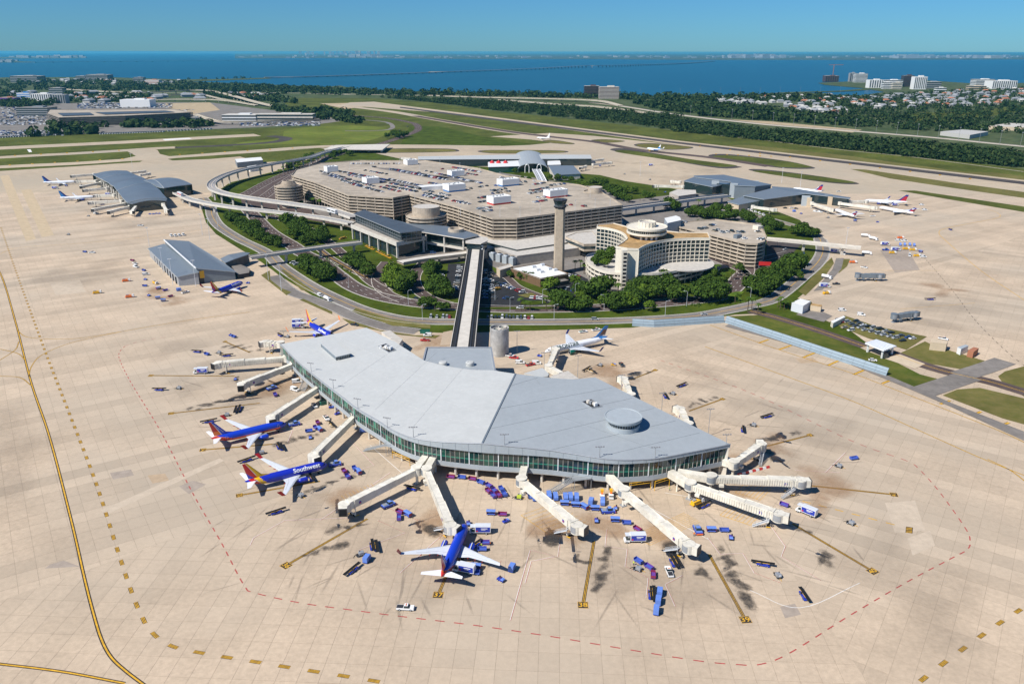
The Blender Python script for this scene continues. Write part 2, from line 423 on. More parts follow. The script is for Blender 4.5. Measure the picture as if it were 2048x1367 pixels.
sheet('runway', [(700, 205), (748, 203.5), (1354, 281), (2048, 360), (2500, 411), (2500, 432), (2048, 377), (1946, 363), (1354, 290), (900, 227), (680, 210)], 'apron_far', .13)
sheet('runway_asphalt', [(800, 213.5), (1000, 238.5), (1354, 283.5), (2048, 363), (2500, 414), (2500, 421), (2048, 369), (1354, 287.3), (1000, 242), (800, 216)], 'asphalt', .16)
strip('taxiway', [(668, 210), (780, 223), (865, 238), (1000, 261), (1095, 273), (1190, 284)], 'apron_far', .14, 34)
strip('taxiway_asphalt', [(830, 232), (1000, 260.5), (1095, 273), (1190, 284), (1280, 300), (1420, 315), (1540, 333)], 'asphalt_brown', .17, 22)
strip('runway', [(-400, 317), (0, 296.5), (250, 284.5), (400, 276), (515, 270)], 'apron_far', .13, 55)
strip('taxiway', [(-400, 340), (0, 315), (150, 307), (250, 301), (310, 297), (352, 295)], 'apron_far', .14, 36)
strip('taxiway', [(-400, 355), (0, 334), (150, 327), (240, 321), (342, 315), (500, 303), (650, 293), (800, 291.5), (1000, 294)], 'apron_far', .15, 36)
sheet('taxiway', [(255, 303), (272, 297), (300, 296), (315, 300), (320, 308), (345, 314), (250, 322), (245, 318), (272, 312)], 'apron_far', .16)
strip('taxiway_shoulder', [(350, 295.5), (450, 291), (530, 286), (565, 281), (570, 276), (540, 272)], 'asphalt', .14, 26)
sheet('runway_marking', [(325, 278.5), (378, 275.8), (384, 277.6), (330, 281)], 'line_white', .15)
sheet('runway_marking', [(54, 299), (61, 298.7), (64, 304), (58, 304.5)], 'line_white', .09)
def island(pts, m='grass_dry', grow=1.0, dark=True):
 P = [Vector((p[0], p[1], 0)) for p in pts]; c = sum(P, Vector()) / len(P)
 if dark:
  big = [c + Vector(((p.x - c.x) * 1.08, (p.y - c.y) * 1.22, 0)) for p in P]
  sheet('island_shoulder', [(p.x, p.y) for p in big], 'asphalt', .115, smooth=4)
 sheet('grass_island', pts, m, .14, smooth=4)
island([(755, 300), (800, 297.5), (890, 298), (912, 301), (895, 303.5), (800, 305), (760, 304)])
island([(962, 303), (990, 300.5), (1100, 301), (1130, 303), (1110, 305.5), (1000, 306.5)])
island([(1088, 282), (1110, 281), (1145, 286), (1140, 288), (1105, 286)])
island([(1182, 281), (1205, 279), (1240, 281), (1246, 283), (1220, 285), (1195, 284)])
island([(1272, 290), (1300, 287.5), (1370, 292), (1380, 296), (1340, 298.5), (1290, 295)])
island([(1230, 302), (1260, 301), (1370, 317), (1462, 329), (1470, 332), (1430, 333), (1340, 320), (1250, 307)], 'grass')
island([(1425, 314), (1460, 311), (1560, 321), (1610, 330), (1620, 335), (1560, 334), (1480, 324)], 'grass')
island([(1505, 342), (1540, 342), (1640, 353), (1705, 363), (1700, 366), (1650, 363), (1550, 350)], 'grass')
sheet('grass_island', [(1700, 338), (1730, 339), (1900, 364), (2048, 384), (2500, 440), (2500, 455), (2048, 396), (1900, 375), (1780, 357)], 'grass_dry', .14)
sheet('grass_island', [(1797, 381), (1830, 381), (2048, 413), (2500, 480), (2500, 500), (2048, 424), (1900, 399)], 'grass', .14)
sheet('grass_island', [(-400, 335), (0, 317.5), (150, 310), (250, 305), (266, 307), (255, 311), (150, 316), (0, 325), (-400, 350)], 'grass', .16)
sheet('grass_island', [(-400, 361), (0, 338.5), (150, 331), (240, 325), (285, 321.5), (280, 324), (160, 332), (0, 342), (-400, 366)], 'grass', .17)
sheet('grass_island', [(310, 300), (325, 298), (500, 291), (640, 287), (640, 290), (480, 300), (345, 308), (315, 304)], 'grass', .145)
sheet('grass_island', [(335, 318), (352, 316), (500, 306), (640, 296), (660, 300), (600, 320), (520, 325), (480, 313), (420, 318), (345, 321)], 'grass', .16)
# ================================================================ landside roads, lawns, markings
def Z(ox, oy, s): return lambda *l: [(ox + a / s, oy + b / s) for a, b in l]
zA, zB, zC, zD, zE, z6 = Z(480, 460, 3.938), Z(380, 270, 4.096), Z(1000, 400, 4.096), Z(1240, 270, 4.096), Z(1548, 380, 3.418), Z(800, 270, 4.096)
sheet('landside_lawn', [(404, 420), (412, 445), (432, 468), (470, 492), (520, 522), (545, 540), (560, 552), (640, 600), (700, 628), (780, 652), (850, 664), (900, 666), (1262, 655), (1450, 632), (1470, 629),
      (1560, 625), (1640, 560), (1650, 510), (1640, 488), (1600, 440), (1500, 402), (1400, 385), (1250, 362), (1200, 350), (1000, 335), (850, 328), (720, 300), (660, 302), (560, 340), (460, 365), (410, 400)], 'grass_lawn', .12)
KERB = MB()
_rz = [0.0]
def road(pts, wd, m='asphalt_brown', kerb=True, line=None, dash=None, name='road', n=6, edge=False):
 _rz[0] += .004; z = .15 + _rz[0]
 P = smooth_path(GP(pts), n); mb = MB(); ribbon(mb, P, wd, m, z); o = mb.build(name, kind='structure')
 if kerb:
  for sgn in (1, -1):
   a = offset_line(P, sgn * (wd / 2 + .02)); b = offset_line(P, sgn * (wd / 2 + .42))
   if sgn < 0: a, b = b, a
   KERB.grid([[Vector((p.x, p.y, .13)) for p in b], [Vector((p.x, p.y, .27)) for p in b], [Vector((p.x, p.y, .27)) for p in a], [Vector((p.x, p.y, .13)) for p in a]][::-1], 'pale_concrete')
 if line or dash or edge:
  lm = MB()
  if line:
   for off in (.22, -.22):
    ribbon(lm, offset_line(P, off), .22, line, z + .02)
  if edge:
   for off in (wd / 2 - .5, -wd / 2 + .5): ribbon(lm, offset_line(P, off), .18, 'line_white', z + .02)
  if dash:
   for k in range(1, dash):
    Q = resample(offset_line(P, -wd / 2 + wd * k / dash), 3.2)
    for i in range(0, len(Q) - 1, 4): ribbon(lm, [Q[i], Q[i + 1]], .28, 'line_white', z + .02)
  lm.build('road_marking', kind='structure')
 return P
def lot(pts, m, name='parking_ground', z=None, smooth=0):
 _rz[0] += .004; return sheet(name, pts, m, .15 + _rz[0], smooth=smooth)
lot(zB((400, 480), (620, 400), (760, 330), (900, 250), (1000, 420), (1040, 580), (1320, 620), (1340, 760), (1000, 700), (700, 640), (440, 600)), 'asphalt_brown', 'road')
lot([(590, 360), (640, 326), (720, 320), (850, 322), (1000, 345), (1200, 375), (1260, 400), (1380, 385), (1450, 392), (1500, 420), (1530, 440), (1530, 520), (1480, 530), (1400, 545), (1330, 570), (1240, 590), (1130, 560), (1000, 540),
     (960, 520), (905, 525), (860, 530), (800, 520), (740, 480), (700, 455), (640, 430), (590, 400)], 'asphalt_grey', 'terminal_ground')
road([(690, 262), (740, 262), (778, 259), (785, 252), (770, 244), (720, 240), (660, 241), (560, 245)], 11, 'asphalt_grey', kerb=False)
road([(700, 300), (760, 288), (800, 275), (833, 262), (835, 252), (820, 245), (770, 236), (700, 231), (600, 226)], 17, 'asphalt_brown', kerb=False, dash=4)
road([(480, 395), (540, 362), (600, 336), (660, 312), (700, 300)], 14, 'asphalt_brown', dash=3)
road([(520, 400), (575, 360), (625, 330), (680, 308), (715, 297)], 12, 'asphalt_brown', dash=3)
road([(405, 396)] + zB((165, 590), (182, 660), (240, 745), (400, 850), (620, 960)) + [(564, 534), (622, 572), (683, 602), (734, 622), (797, 637), (861, 643), (930, 643.5), (1061, 644), (1160, 643), (1268, 640), (1390, 632), (1459, 620), (1500, 611), (1548, 597), (1601, 556), (1635, 525), (1646, 500), (1640, 478)], 11.5, 'asphalt_grey', line='line_yellow', edge=True)
road([(1640, 478), (1620, 462), (1552, 441), (1511, 431), (1450, 418)], 9, 'asphalt_grey', line='line_yellow')
road([(487, 410), (512, 436), (539, 463), (583, 490), (605, 506), (642, 524), (673, 549), (708, 574), (759, 593), (835, 607), (912, 613), (1000, 618), (1098, 618), (1207, 615), (1366, 603), (1440, 592), (1466, 575), (1487, 551), (1513, 536), (1545, 526)], 15, 'asphalt_brown', dash=4, edge=True)
road([(540, 430), (580, 445), (628, 462), (655, 482), (690, 512), (722, 545), (745, 566), (775, 582)], 8.5, 'asphalt_brown', dash=2)
road([(640, 500), (662, 516), (700, 538), (735, 556)], 6, 'asphalt_brown', line='line_yellow')
road(zA((1160, 250), (1100, 330), (1090, 420), (1160, 500), (1300, 560)), 9.5, 'asphalt_brown')
road(zA((1480, 230), (1410, 300), (1370, 380), (1400, 470), (1500, 540), (1660, 590)), 9.5, 'asphalt_brown', dash=2)
lot(zA((1010, 440), (1050, 365), (1075, 430), (1130, 495)), 'asphalt_brown', 'road_gore')
lot(z6((395, 1055), (600, 1045), (560, 1345), (430, 1330), (380, 1190)), 'asphalt_black')
lot([(958, 500), (990, 545), (1030, 566), (1085, 590), (1112, 602), (1075, 612), (960, 612), (925, 614), (935, 560)], 'asphalt_black')
road(z6((770, 1150), (870, 1165), (960, 1240), (1100, 1300), (1270, 1360)), 6, 'asphalt_brown')
lot(z6((1270, 1130), (1400, 1110), (1540, 1180), (1560, 1300), (1400, 1330), (1230, 1330), (1200, 1200)), 'asphalt_black')
sheet('grass_island', z6((960, 1310), (1080, 1290), (1120, 1310), (1040, 1330)), 'grass_dry', .45)
sheet('grass_island', [(1042, 601), (1090, 601), (1094, 606), (1060, 610), (1040, 607)], 'grass_lawn', .45)
sheet('grass_verge', [(960, 614), (1110, 613), (1110, 617), (960, 618)], 'grass_lawn', .45)
road(zC((900, 760), (1000, 790), (1250, 800), (1480, 760), (1640, 690), (1760, 560)), 8, 'asphalt_brown')
road(zD((760, 1010), (980, 1100), (1040, 1140), (1100, 1040), (1400, 960)), 9, 'asphalt_brown')
lot(zD((1200, 850), (1420, 850), (1500, 880), (1380, 1000), (1330, 1060), (1200, 1030)), 'asphalt')
sheet('hedge_bed', zC((1860, 790), (1900, 755), (2000, 750), (1960, 790), (2010, 835), (1960, 835), (1890, 815)), 'leaf_light', .5, smooth=3)
road([(546, 552), (582, 583), (622, 598), (673, 617), (708, 634), (772, 654), (835, 663)], 11, 'asphalt_grey', kerb=False, line=None, edge=True)
for q in (zA((165, 355), (232, 318), (240, 390), (322, 455), (405, 488), (365, 512)), zA((322, 312), (345, 312), (560, 465), (585, 490), (480, 470)), zA((470, 548), (500, 540), (725, 640), (725, 662)),
          zA((885, 640), (910, 612), (1200, 700), (1500, 742), (1500, 772), (1200, 752)), [(684, 636), (716, 645), (760, 660), (830, 670), (880, 670), (870, 676), (790, 668), (700, 648)]):
 _rz[0] += .002; sheet('grass_verge', q, 'grass_dry', .17 + _rz[0])
lot([(886, 664), (905, 660), (905, 690), (880, 690)], 'slab_many', 'apron_edge')
sheet('grass_verge', [(1455, 632), (1560, 628), (1640, 655), (1735, 702), (1785, 720), (1840, 748), (1895, 762), (1850, 778), (1830, 780), (1797, 768), (1770, 752), (1460, 640)], 'grass', .13)
sheet('grass_verge', [(1500, 622), (1560, 612), (1590, 596), (1620, 600), (1650, 640), (1700, 660), (1740, 690), (1560, 634)], 'grass_lawn', .14)
sheet('grass_verge', [(1768, 704), (1800, 706), (1850, 682), (1870, 692), (1990, 727), (1945, 742), (1865, 728)], 'grass_dry', .14)
sheet('grass_verge', [(1996, 752), (2010, 742), (2048, 732), (2300, 760), (2300, 850), (2048, 792), (2006, 766)], 'grass_dry', .16)
sheet('grass_verge', [(1885, 790), (1915, 778), (1960, 775), (2048, 796), (2300, 860), (2300, 930), (2048, 848), (2005, 836)], 'grass_dry', .16)
sheet('grass_verge', zE((395, 460), (410, 500), (340, 600), (215, 720), (165, 690), (200, 660), (330, 520)), 'grass_dry', .2)
sheet('grass_verge', zE((470, 470), (520, 470), (500, 520), (440, 570)), 'grass_dry', .2)
lot(zE((425, 465), (478, 465), (460, 540), (330, 680), (270, 690), (350, 600), (400, 540)), 'asphalt_grey', 'service_ramp')
lot(zE((150, 850), (260, 800), (400, 860), (340, 900)), 'asphalt_grey', 'yard')
lot(zE((380, 900), (480, 855), (700, 930), (1045, 1000), (905, 1090), (640, 1010)), 'grass_dry', 'staff_parking')
road([(1500, 622), (1548, 634), (1636, 661), (1729, 693)], 9, 'asphalt_brown', kerb=False, line='line_yellow')
road([(1775, 703), (1841, 728), (1899, 745), (1981, 764), (2048, 784), (2300, 860)], 10, 'asphalt_brown', kerb=False, line='line_yellow')
road([(1920, 752), (1965, 738), (2010, 722)], 12, 'asphalt_grey', kerb=False)
road([(1940, 752), (1895, 767), (1845, 784)], 13, 'asphalt_grey', kerb=False)
lot([(1768, 716), (1800, 708), (1850, 727), (1830, 737)], 'tan_wall', 'checkpoint_pad')
KERB.build('kerb', kind='structure')
lot([(1450, 652), (1462, 645), (1780, 752), (1850, 782), (1905, 806), (2048, 862), (2048, 880), (1900, 812), (1830, 782), (1700, 728), (1560, 682)], 'asphalt_grey', 'apron_edge_strip')
YL, RL, WL, BK = MB(), MB(), MB(), MB()
def yline(pts, wd=.45, black=.30, n=8, double=False, mb=None, m='line_yellow'):
 P = smooth_path(GP(pts), n) if len(pts) > 2 else GP(pts)
 if black: ribbon(BK, P, wd + 2 * black, 'line_black', .113)
 if double:
  for o in (wd * .32, -wd * .32): ribbon(mb or YL, offset_line(P, o), wd * .36, m, .121)
 else: ribbon(mb or YL, P, wd, m, .121)
def dashes(pts, L, gap, wd, mb, m, black=0, double=False, n=8):
 P = resample(smooth_path(GP(pts), n), .5); k = int(round((L + gap) / .5)); e = int(round(L / .5))
 for i in range(0, len(P) - e, k):
  Q = P[i:i + e + 1]
  if black: ribbon(BK, Q, wd + 2 * black, 'line_black', .113)
  if double:
   for o in (-wd * .36, 0, wd * .36): ribbon(mb, offset_line(Q, o), wd * .2, m, .121)
  else: ribbon(mb, Q, wd, m, .121)
yline([(-40, 480), (0, 545), (30, 640), (61, 760), (98, 870), (140, 1030), (170, 1160), (188, 1230), (203, 1278), (222, 1313), (250, 1340), (292, 1372)], .5, .33)
yline([(-20, 1325), (120, 1342), (250, 1366)], .5, .3)
yline([(58, 755), (62, 735), (78, 714), (110, 697), (160, 681), (260, 660), (380, 640), (500, 624)], .32, .12)
yline([(64, 772), (40, 755), (0, 752)], .32, .15); yline([(50, 720), (36, 707), (0, 698)], .32, .15)
yline([(38, 683), (30, 700), (0, 720)], .32, .15); yline([(34, 660), (60, 675), (150, 677), (250, 662)], .3, .1)
yline([(0, 508), (40, 495), (180, 485), (330, 470), (440, 455)], .3, 0)
dashes([(2, 455), (24, 520), (60, 620), (97, 720), (140, 830), (190, 960), (232, 1090), (262, 1180), (282, 1228), (302, 1262), (345, 1292), (425, 1309), (505, 1322), (590, 1336), (680, 1350), (760, 1363)], 3.4, 5.6, 1.05, YL, 'line_yellow', .14, True)
dashes([(1840, 1362), (1900, 1316), (1985, 1255), (2046, 1215), (2100, 1180)], 3.6, 6.8, 1.05, YL, 'line_yellow', .14, True)
dashes([(250, 692), (240, 703), (239, 718), (262, 765), (320, 860), (385, 985), (440, 1080), (487, 1168), (510, 1185), (600, 1205), (700, 1219), (800, 1232), (950, 1250), (1100, 1272), (1230, 1294), (1390, 1320), (1470, 1328), (1520, 1328), (1580, 1305), (1700, 1230), (1820, 1160), (1905, 1115), (1935, 1098), (1940, 1080), (1930, 1055), (1880, 985), (1840, 940), (1810, 920), (1700, 880), (1500, 785), (1320, 720)], 2.9, 2.9, .42, RL, 'line_red')
dashes([(250, 692), (290, 680), (350, 672)], 2.4, 3, .25, RL, 'line_red')
yline([(1410, 693), (1560, 748), (1700, 800), (1850, 866), (1960, 915), (2060, 955)], .42, .1); yline([(1975, 918), (2020, 940), (2060, 970)], .42, .1)
yline([(1420, 650), (1560, 700), (1700, 745), (1800, 783), (1900, 822), (2000, 862), (2060, 890)], .42, .12)
yline([(2048, 600), (1960, 540), (1890, 480), (1878, 466), (1890, 457), (1950, 445), (1995, 436), (1998, 428), (1975, 418)], .45, 0)
dashes([(1835, 500), (1900, 575), (1950, 640), (2010, 700), (2060, 740)], 3.5, 4, .4, BK, 'line_black')
yline([(1750, 541), (1880, 541)], .3, 0); yline([(1800, 618), (1950, 606)], .3, 0)
for a, b in (((1517, 686), (1537, 679)), ((1558, 699), (1584, 690)), ((1606, 715), (1633, 704)), ((1655, 731), (1680, 720)), ((1707, 749), (1728, 740)), ((1764, 767), (1782, 760)), ((1880, 808), (1900, 801)), ((1942, 831), (1962, 823)), ((1994, 853), (2018, 845))):
 yline([a, b], 1.1, .25)
NUM = MB()
def stand(a, b, num=None, ang_px=None, wd=.42, box=2.6, shape=None):
 """line from a (near the building) out to b, board at b"""
 A, B = G(*a), G(*b); d = (B - A).normalized()
 BKp = [A, B]; ribbon(BK, BKp, wd + .75, 'line_black', .113)
 for o in (.24, -.24): ribbon(YL, offset_line(BKp, o), .2, 'line_yellow', .121)
 if num is None: return
 c = B + d * box * .55
 up = Vector(ang_px[1:]) if False else None
 t = ang_px if ang_px is not None else math.atan2(-d.y, -d.x) - R(90)
 ca, sa = math.cos(t), math.sin(t)
 def tr(x, y, z): return (c.x + x * ca - y * sa, c.y + x * sa + y * ca, z)
 w2, h2 = box * .52, box * .5
 BK.face([tr(-w2, -h2, .117), tr(w2, -h2, .117), tr(w2, h2, .117), tr(-w2, h2, .117)], 'line_black')
 w2 *= 1.12; h2 *= 1.12
 for (x0, y0, x1, y1) in ((-w2, -h2, w2, -h2 + .13), (-w2, h2 - .13, w2, h2), (-w2, -h2, -w2 + .13, h2), (w2 - .13, -h2, w2, h2)):
  YL.face([tr(x0, y0, .123), tr(x1, y0, .123), tr(x1, y1, .123), tr(x0, y1, .123)], 'line_yellow')
 me = text_mesh(num, box * 1.02, 'line_yellow', 'stand_number', .05)
 o = link('stand_number', me, None, (c.x, c.y, .127), t, kind='structure')
stand((735, 1037), (580, 1126), '36', None, box=2.9)
stand((893, 1150), (879, 1183), '37', R(-3), box=2.9)
stand((1188, 1082), (1167, 1203), '38', R(-2), box=2.9)
stand((1418, 1108), (1487, 1232), '39', R(6), box=2.9)
stand((1585, 1047), (1737, 1137), '40', None, box=2.9)
stand((1612, 970), (1780, 988), '41', None, box=2.6)
stand((640, 962), (486, 989), '35', None, box=2.4)
stand((545, 888), (412, 899), '34', None, box=2.4)
stand((520, 806), (348, 826), '33', None, box=2.4)
stand((470, 752), (306, 751), '32', None, box=2.2)
stand((500, 705), (452, 684), '31', None, box=2.2)
stand((1530, 893), (1616, 871), '42', None, box=2.4)
stand((1378, 822), (1442, 799), '44', None, box=2.2)
stand((1260, 760), (1308, 741), '45', None, box=2.2)
BX = [(1812, 1052), (1826, 1054), (1825, 1066), (1811, 1064)]
BK.face(GP(BX, .117), 'line_black')
for i in range(4):
 y0 = 1054 + i * 3; YL.face(GP([(1812.5, y0), (1824.5, y0 + .6), (1824.3, y0 + 1.9), (1812.3, y0 + 1.3)], .123), 'line_yellow')
dashes([(1605, 1002), (1700, 1026), (1800, 1052)], 3, 3, .5, YL, 'line_yellow')
def hatch(a, b, c, k):
 A, B, C = G(*a), G(*b), G(*c)
 ribbon(YL, [A, B], .25, 'line_yellow', .121)
 for i in range(k + 1):
  p = A.lerp(B, i / k); q = p.lerp(p + (C - B), .9); ribbon(YL, [p, q], .16, 'line_yellow', .121)
hatch((1042, 1030), (1100, 1070), (1180, 1040), 7); hatch((1300, 1090), (1270, 1070), (1380, 1020), 8)
hatch((1440, 1030), (1500, 1050), (1530, 1020), 8); hatch((1470, 985), (1520, 1000), (1545, 975), 7)
hatch((700, 1010), (760, 985), (740, 965), 8)
for q in ([(700, 880), (748, 930), (690, 948)], [(810, 1015), (770, 1000)], [(835, 1040), (775, 1015)], [(755, 1040), (810, 1065), (720, 1098), (715, 1110)],
          [(1060, 1100), (1020, 1240)], [(905, 1050), (800, 1145)], [(1213, 1058), (1210, 1092), (1254, 1098), (1250, 1132), (1296, 1155), (1292, 1195)], [(1063, 1100), (1115, 1113), (1120, 1080)],
          [(1050, 1165), (1062, 1122), (1108, 1113)], [(1365, 1150), (1330, 1168), (1350, 1212)], [(1415, 1075), (1440, 1108), (1485, 1106), (1508, 1145), (1560, 1165)], [(1540, 1050), (1570, 1092), (1562, 1112), (1640, 1160)],
          [(585, 860), (575, 885)], [(780, 945), (640, 1040)], [(1650, 945), (1690, 905)], [(1590, 940), (1680, 945)], [(500, 1090), (507, 1075), (570, 1040), (700, 1035)]):
 ribbon(WL, GP(q), .16, 'line_white', .120); ribbon(RL, [p + Vector((.2, -.14, 0)) for p in GP(q)], .14, 'line_red', .121)
for q in ([(740, 890), (820, 960)], [(1330, 985), (1480, 1010)], [(1200, 960), (1420, 1080)], [(1500, 1180), (1600, 1215), (1720, 1165)]):
 ribbon(WL, smooth_path(GP(q), 6), .2, 'line_white', .120)
for mb, nm in ((BK, 'line_backing'), (YL, 'yellow_line'), (RL, 'red_line'), (WL, 'white_line')): mb.build(nm, kind='structure')
mat('oil_stain', (.035, .028, .022), .7)
def stain_mat(name, col, dens, wsoft, scale, lo, hi):
 m = bpy.data.materials.new(name); m.use_nodes = True; MATS[name] = m
 nt = m.node_tree; b = nt.nodes['Principled BSDF']; b.inputs['Base Color'].default_value = (*col, 1); b.inputs['Roughness'].default_value = .85
 g = _n(nt, 'ShaderNodeNewGeometry')
 no = _n(nt, 'ShaderNodeTexNoise'); no.inputs['Scale'].default_value = scale; no.inputs['Detail'].default_value = 9; no.inputs['Roughness'].default_value = .75; no.inputs['Distortion'].default_value = .6
 nt.links.new(g.outputs['Position'], no.inputs['Vector'])
 at = _n(nt, 'ShaderNodeAttribute'); at.attribute_name = 'soft'
 ad = _n(nt, 'ShaderNodeMath', operation='MULTIPLY_ADD'); nt.links.new(at.outputs['Fac'], ad.inputs[0]); ad.inputs[1].default_value = wsoft; nt.links.new(no.outputs['Fac'], ad.inputs[2])
 r = _n(nt, 'ShaderNodeMapRange'); r.inputs[1].default_value = lo; r.inputs[2].default_value = hi; r.inputs[4].default_value = 1
 nt.links.new(ad.outputs[0], r.inputs[0])
 ml = _n(nt, 'ShaderNodeMath', operation='MULTIPLY'); nt.links.new(r.outputs[0], ml.inputs[0])
 sf = _n(nt, 'ShaderNodeMapRange'); sf.inputs[1].default_value = 0; sf.inputs[2].default_value = .45; sf.inputs[4].default_value = dens; nt.links.new(at.outputs['Fac'], sf.inputs[0])
 nt.links.new(sf.outputs[0], ml.inputs[1]); nt.links.new(ml.outputs[0], b.inputs['Alpha']); return m
stain_mat('soot_stain', (.05, .043, .036), .8, .30, .6, .50, .95); stain_mat('rust_stain', (.36, .20, .09), .42, .3, .12, .45, .95); stain_mat('tyre_stain', (.16, .135, .11), .24, .5, .4, .35, .9); stain_mat('grime_stain', (.20, .165, .13), .20, .3, .07, .4, 1.1)
def stains(name, lst, m):
 """one thin sheet of 0.8 m cells; 'soft' says how strongly each spot is soiled"""
 fld = {}; C = .8 if m in ('grime_stain', 'rust_stain') else .4
 for (u, vv, rx, ry, t) in lst:
  c = G(u, vv); r = max(rx, ry); k = int(r / C) + 1; ci, cj = int(c.x // C), int(c.y // C); ct, st = math.cos(t), math.sin(t)
  for i in range(-k, k + 1):
   for j in range(-k, k + 1):
    dx, dy = (ci + i) * C - c.x, (cj + j) * C - c.y
    q = ((dx * ct + dy * st) / rx) ** 2 + ((dy * ct - dx * st) / ry) ** 2
    if q < 1: fld[(ci + i, cj + j)] = min(1.25, fld.get((ci + i, cj + j), 0) + (1 - math.sqrt(q)))
 cells = set()
 for (i, j) in fld:
  for di in (0, -1):
   for dj in (0, -1): cells.add((i + di, j + dj))
 idx, v, s, f = {}, [], [], []
 def vert(i, j):
  if (i, j) not in idx: idx[(i, j)] = len(v); v.append((i * C, j * C, STZ[m])); s.append(fld.get((i, j), 0.0))
  return idx[(i, j)]
 for (i, j) in cells: f.append((vert(i, j), vert(i + 1, j), vert(i + 1, j + 1), vert(i, j + 1)))
 me = bpy.data.meshes.new(name); me.from_pydata(v, [], f); me.materials.append(M(m))
 at = me.attributes.new('soft', 'FLOAT', 'POINT'); at.data.foreach_set('value', s)
 return link(name, me, kind='structure')
STZ = {'soot_stain': .134, 'rust_stain': .130, 'grime_stain': .126, 'tyre_stain': .138}
rs = random.Random(11); ss = []
def trail(a, b, n, r, w):
 A, B = Vector(a), Vector(b)
 for i in range(n):
  p = A.lerp(B, (i + rs.random()) / n); ss.append((p.x + rs.uniform(-w, w), p.y + rs.uniform(-w, w) * .6, r * rs.uniform(.8, 2.3), r * rs.uniform(.5, 1.4), rs.uniform(0, 3)))
trail((1215, 1090), (1195, 1185), 12, 2.1, 7); trail((1150, 1115), (1185, 1125), 4, 1.8, 6); trail((1440, 1100), (1495, 1210), 16, 2.3, 9); trail((1400, 1140), (1410, 1150), 4, 2.2, 5)
trail((660, 1060), (730, 1050), 6, 1.8, 6); trail((610, 1110), (700, 1085), 8, 1.7, 6); trail((850, 1050), (870, 1065), 6, 2.6, 7); trail((1095, 1075), (1110, 1085), 5, 2.6, 6); trail((1340, 1090), (1350, 1105), 5, 2.4, 6)
trail((380, 820), (500, 785), 14, 2.0, 7); trail((440, 690), (520, 700), 8, 2.2, 9); trail((460, 755), (520, 770), 7, 2, 7); trail((540, 890), (640, 870), 10, 1.7, 6); trail((620, 980), (700, 950), 8, 1.8, 7)
trail((1380, 810), (1430, 795), 8, 2, 6); trail((1520, 880), (1600, 865), 9, 2, 6); trail((1255, 755), (1300, 742), 7, 2, 5); trail((1640, 1070), (1500, 1020), 7, 1.7, 9); trail((1530, 900), (1560, 925), 5, 2, 6); trail((1660, 1100), (1640, 1130), 4, 2.5, 8)
stains('soot_stains', ss, 'soot_stain')
ss = []
trail((300, 570), (340, 610), 6, 9, 22); trail((860, 1060), (880, 1040), 4, 7, 12); trail((1080, 1060), (1150, 1050), 5, 7, 18); trail((1350, 1080), (1310, 1060), 4, 6, 12); trail((1560, 880), (1480, 930), 5, 7, 18); trail((1200, 740), (1250, 760), 5, 7, 18)
trail((1850, 570), (1900, 585), 4, 9, 18); trail((680, 1010), (700, 990), 3, 7, 12); trail((500, 790), (600, 760), 6, 8, 20); trail((880, 690), (850, 700), 3, 9, 15); trail((1200, 1050), (1240, 1060), 4, 6, 12); trail((1690, 960), (1640, 1000), 4, 9, 30); trail((1150, 900), (1500, 1000), 5, 10, 40)
stains('rust_stains', ss, 'rust_stain')
ss = []
trail((30, 830), (20, 1000), 9, 12, 16); trail((600, 1000), (900, 1180), 18, 9, 60); trail((1100, 1100), (1500, 1200), 18, 9, 60); trail((350, 700), (560, 850), 16, 10, 60); trail((100, 560), (220, 540), 10, 14, 30); trail((1300, 760), (1700, 900), 16, 10, 70); trail((1700, 1100), (1950, 1250), 12, 10, 60)
trail((180, 420), (330, 470), 10, 14, 40); trail((1400, 440), (1900, 520), 20, 14, 60); trail((1250, 330), (1450, 350), 12, 16, 30); trail((1850, 640), (1950, 560), 10, 14, 50)
stains('grime_stains', ss, 'grime_stain')
ss = []
for k in range(130):
 u, v = (rs.uniform(420, 1720), rs.uniform(960, 1240)) if k < 80 else ((rs.uniform(340, 640), rs.uniform(680, 960)) if k < 105 else (rs.uniform(1300, 1750), rs.uniform(740, 960)))
 q = G(u, v); c_ = G(1000, 800); ss.append((u, v, rs.uniform(4, 14), rs.uniform(.3, .65), math.atan2(q.y - c_.y, q.x - c_.x) + rs.uniform(-.8, .8)))
stains('tyre_stains', ss, 'tyre_stain')
def patch(pts, m, z): sheet('apron_patch', pts, m, z)
mat('slab_tan', (.44, .33, .22), .9, var=.1, scale=.3); mat('slab_yellowed', (.50, .395, .26), .9, var=.1, scale=.2); mat('slab_dark', (.36, .30, .245), .9, var=.12, scale=.3); mat('slab_light', (.52, .43, .325), .9, var=.08, scale=.3)
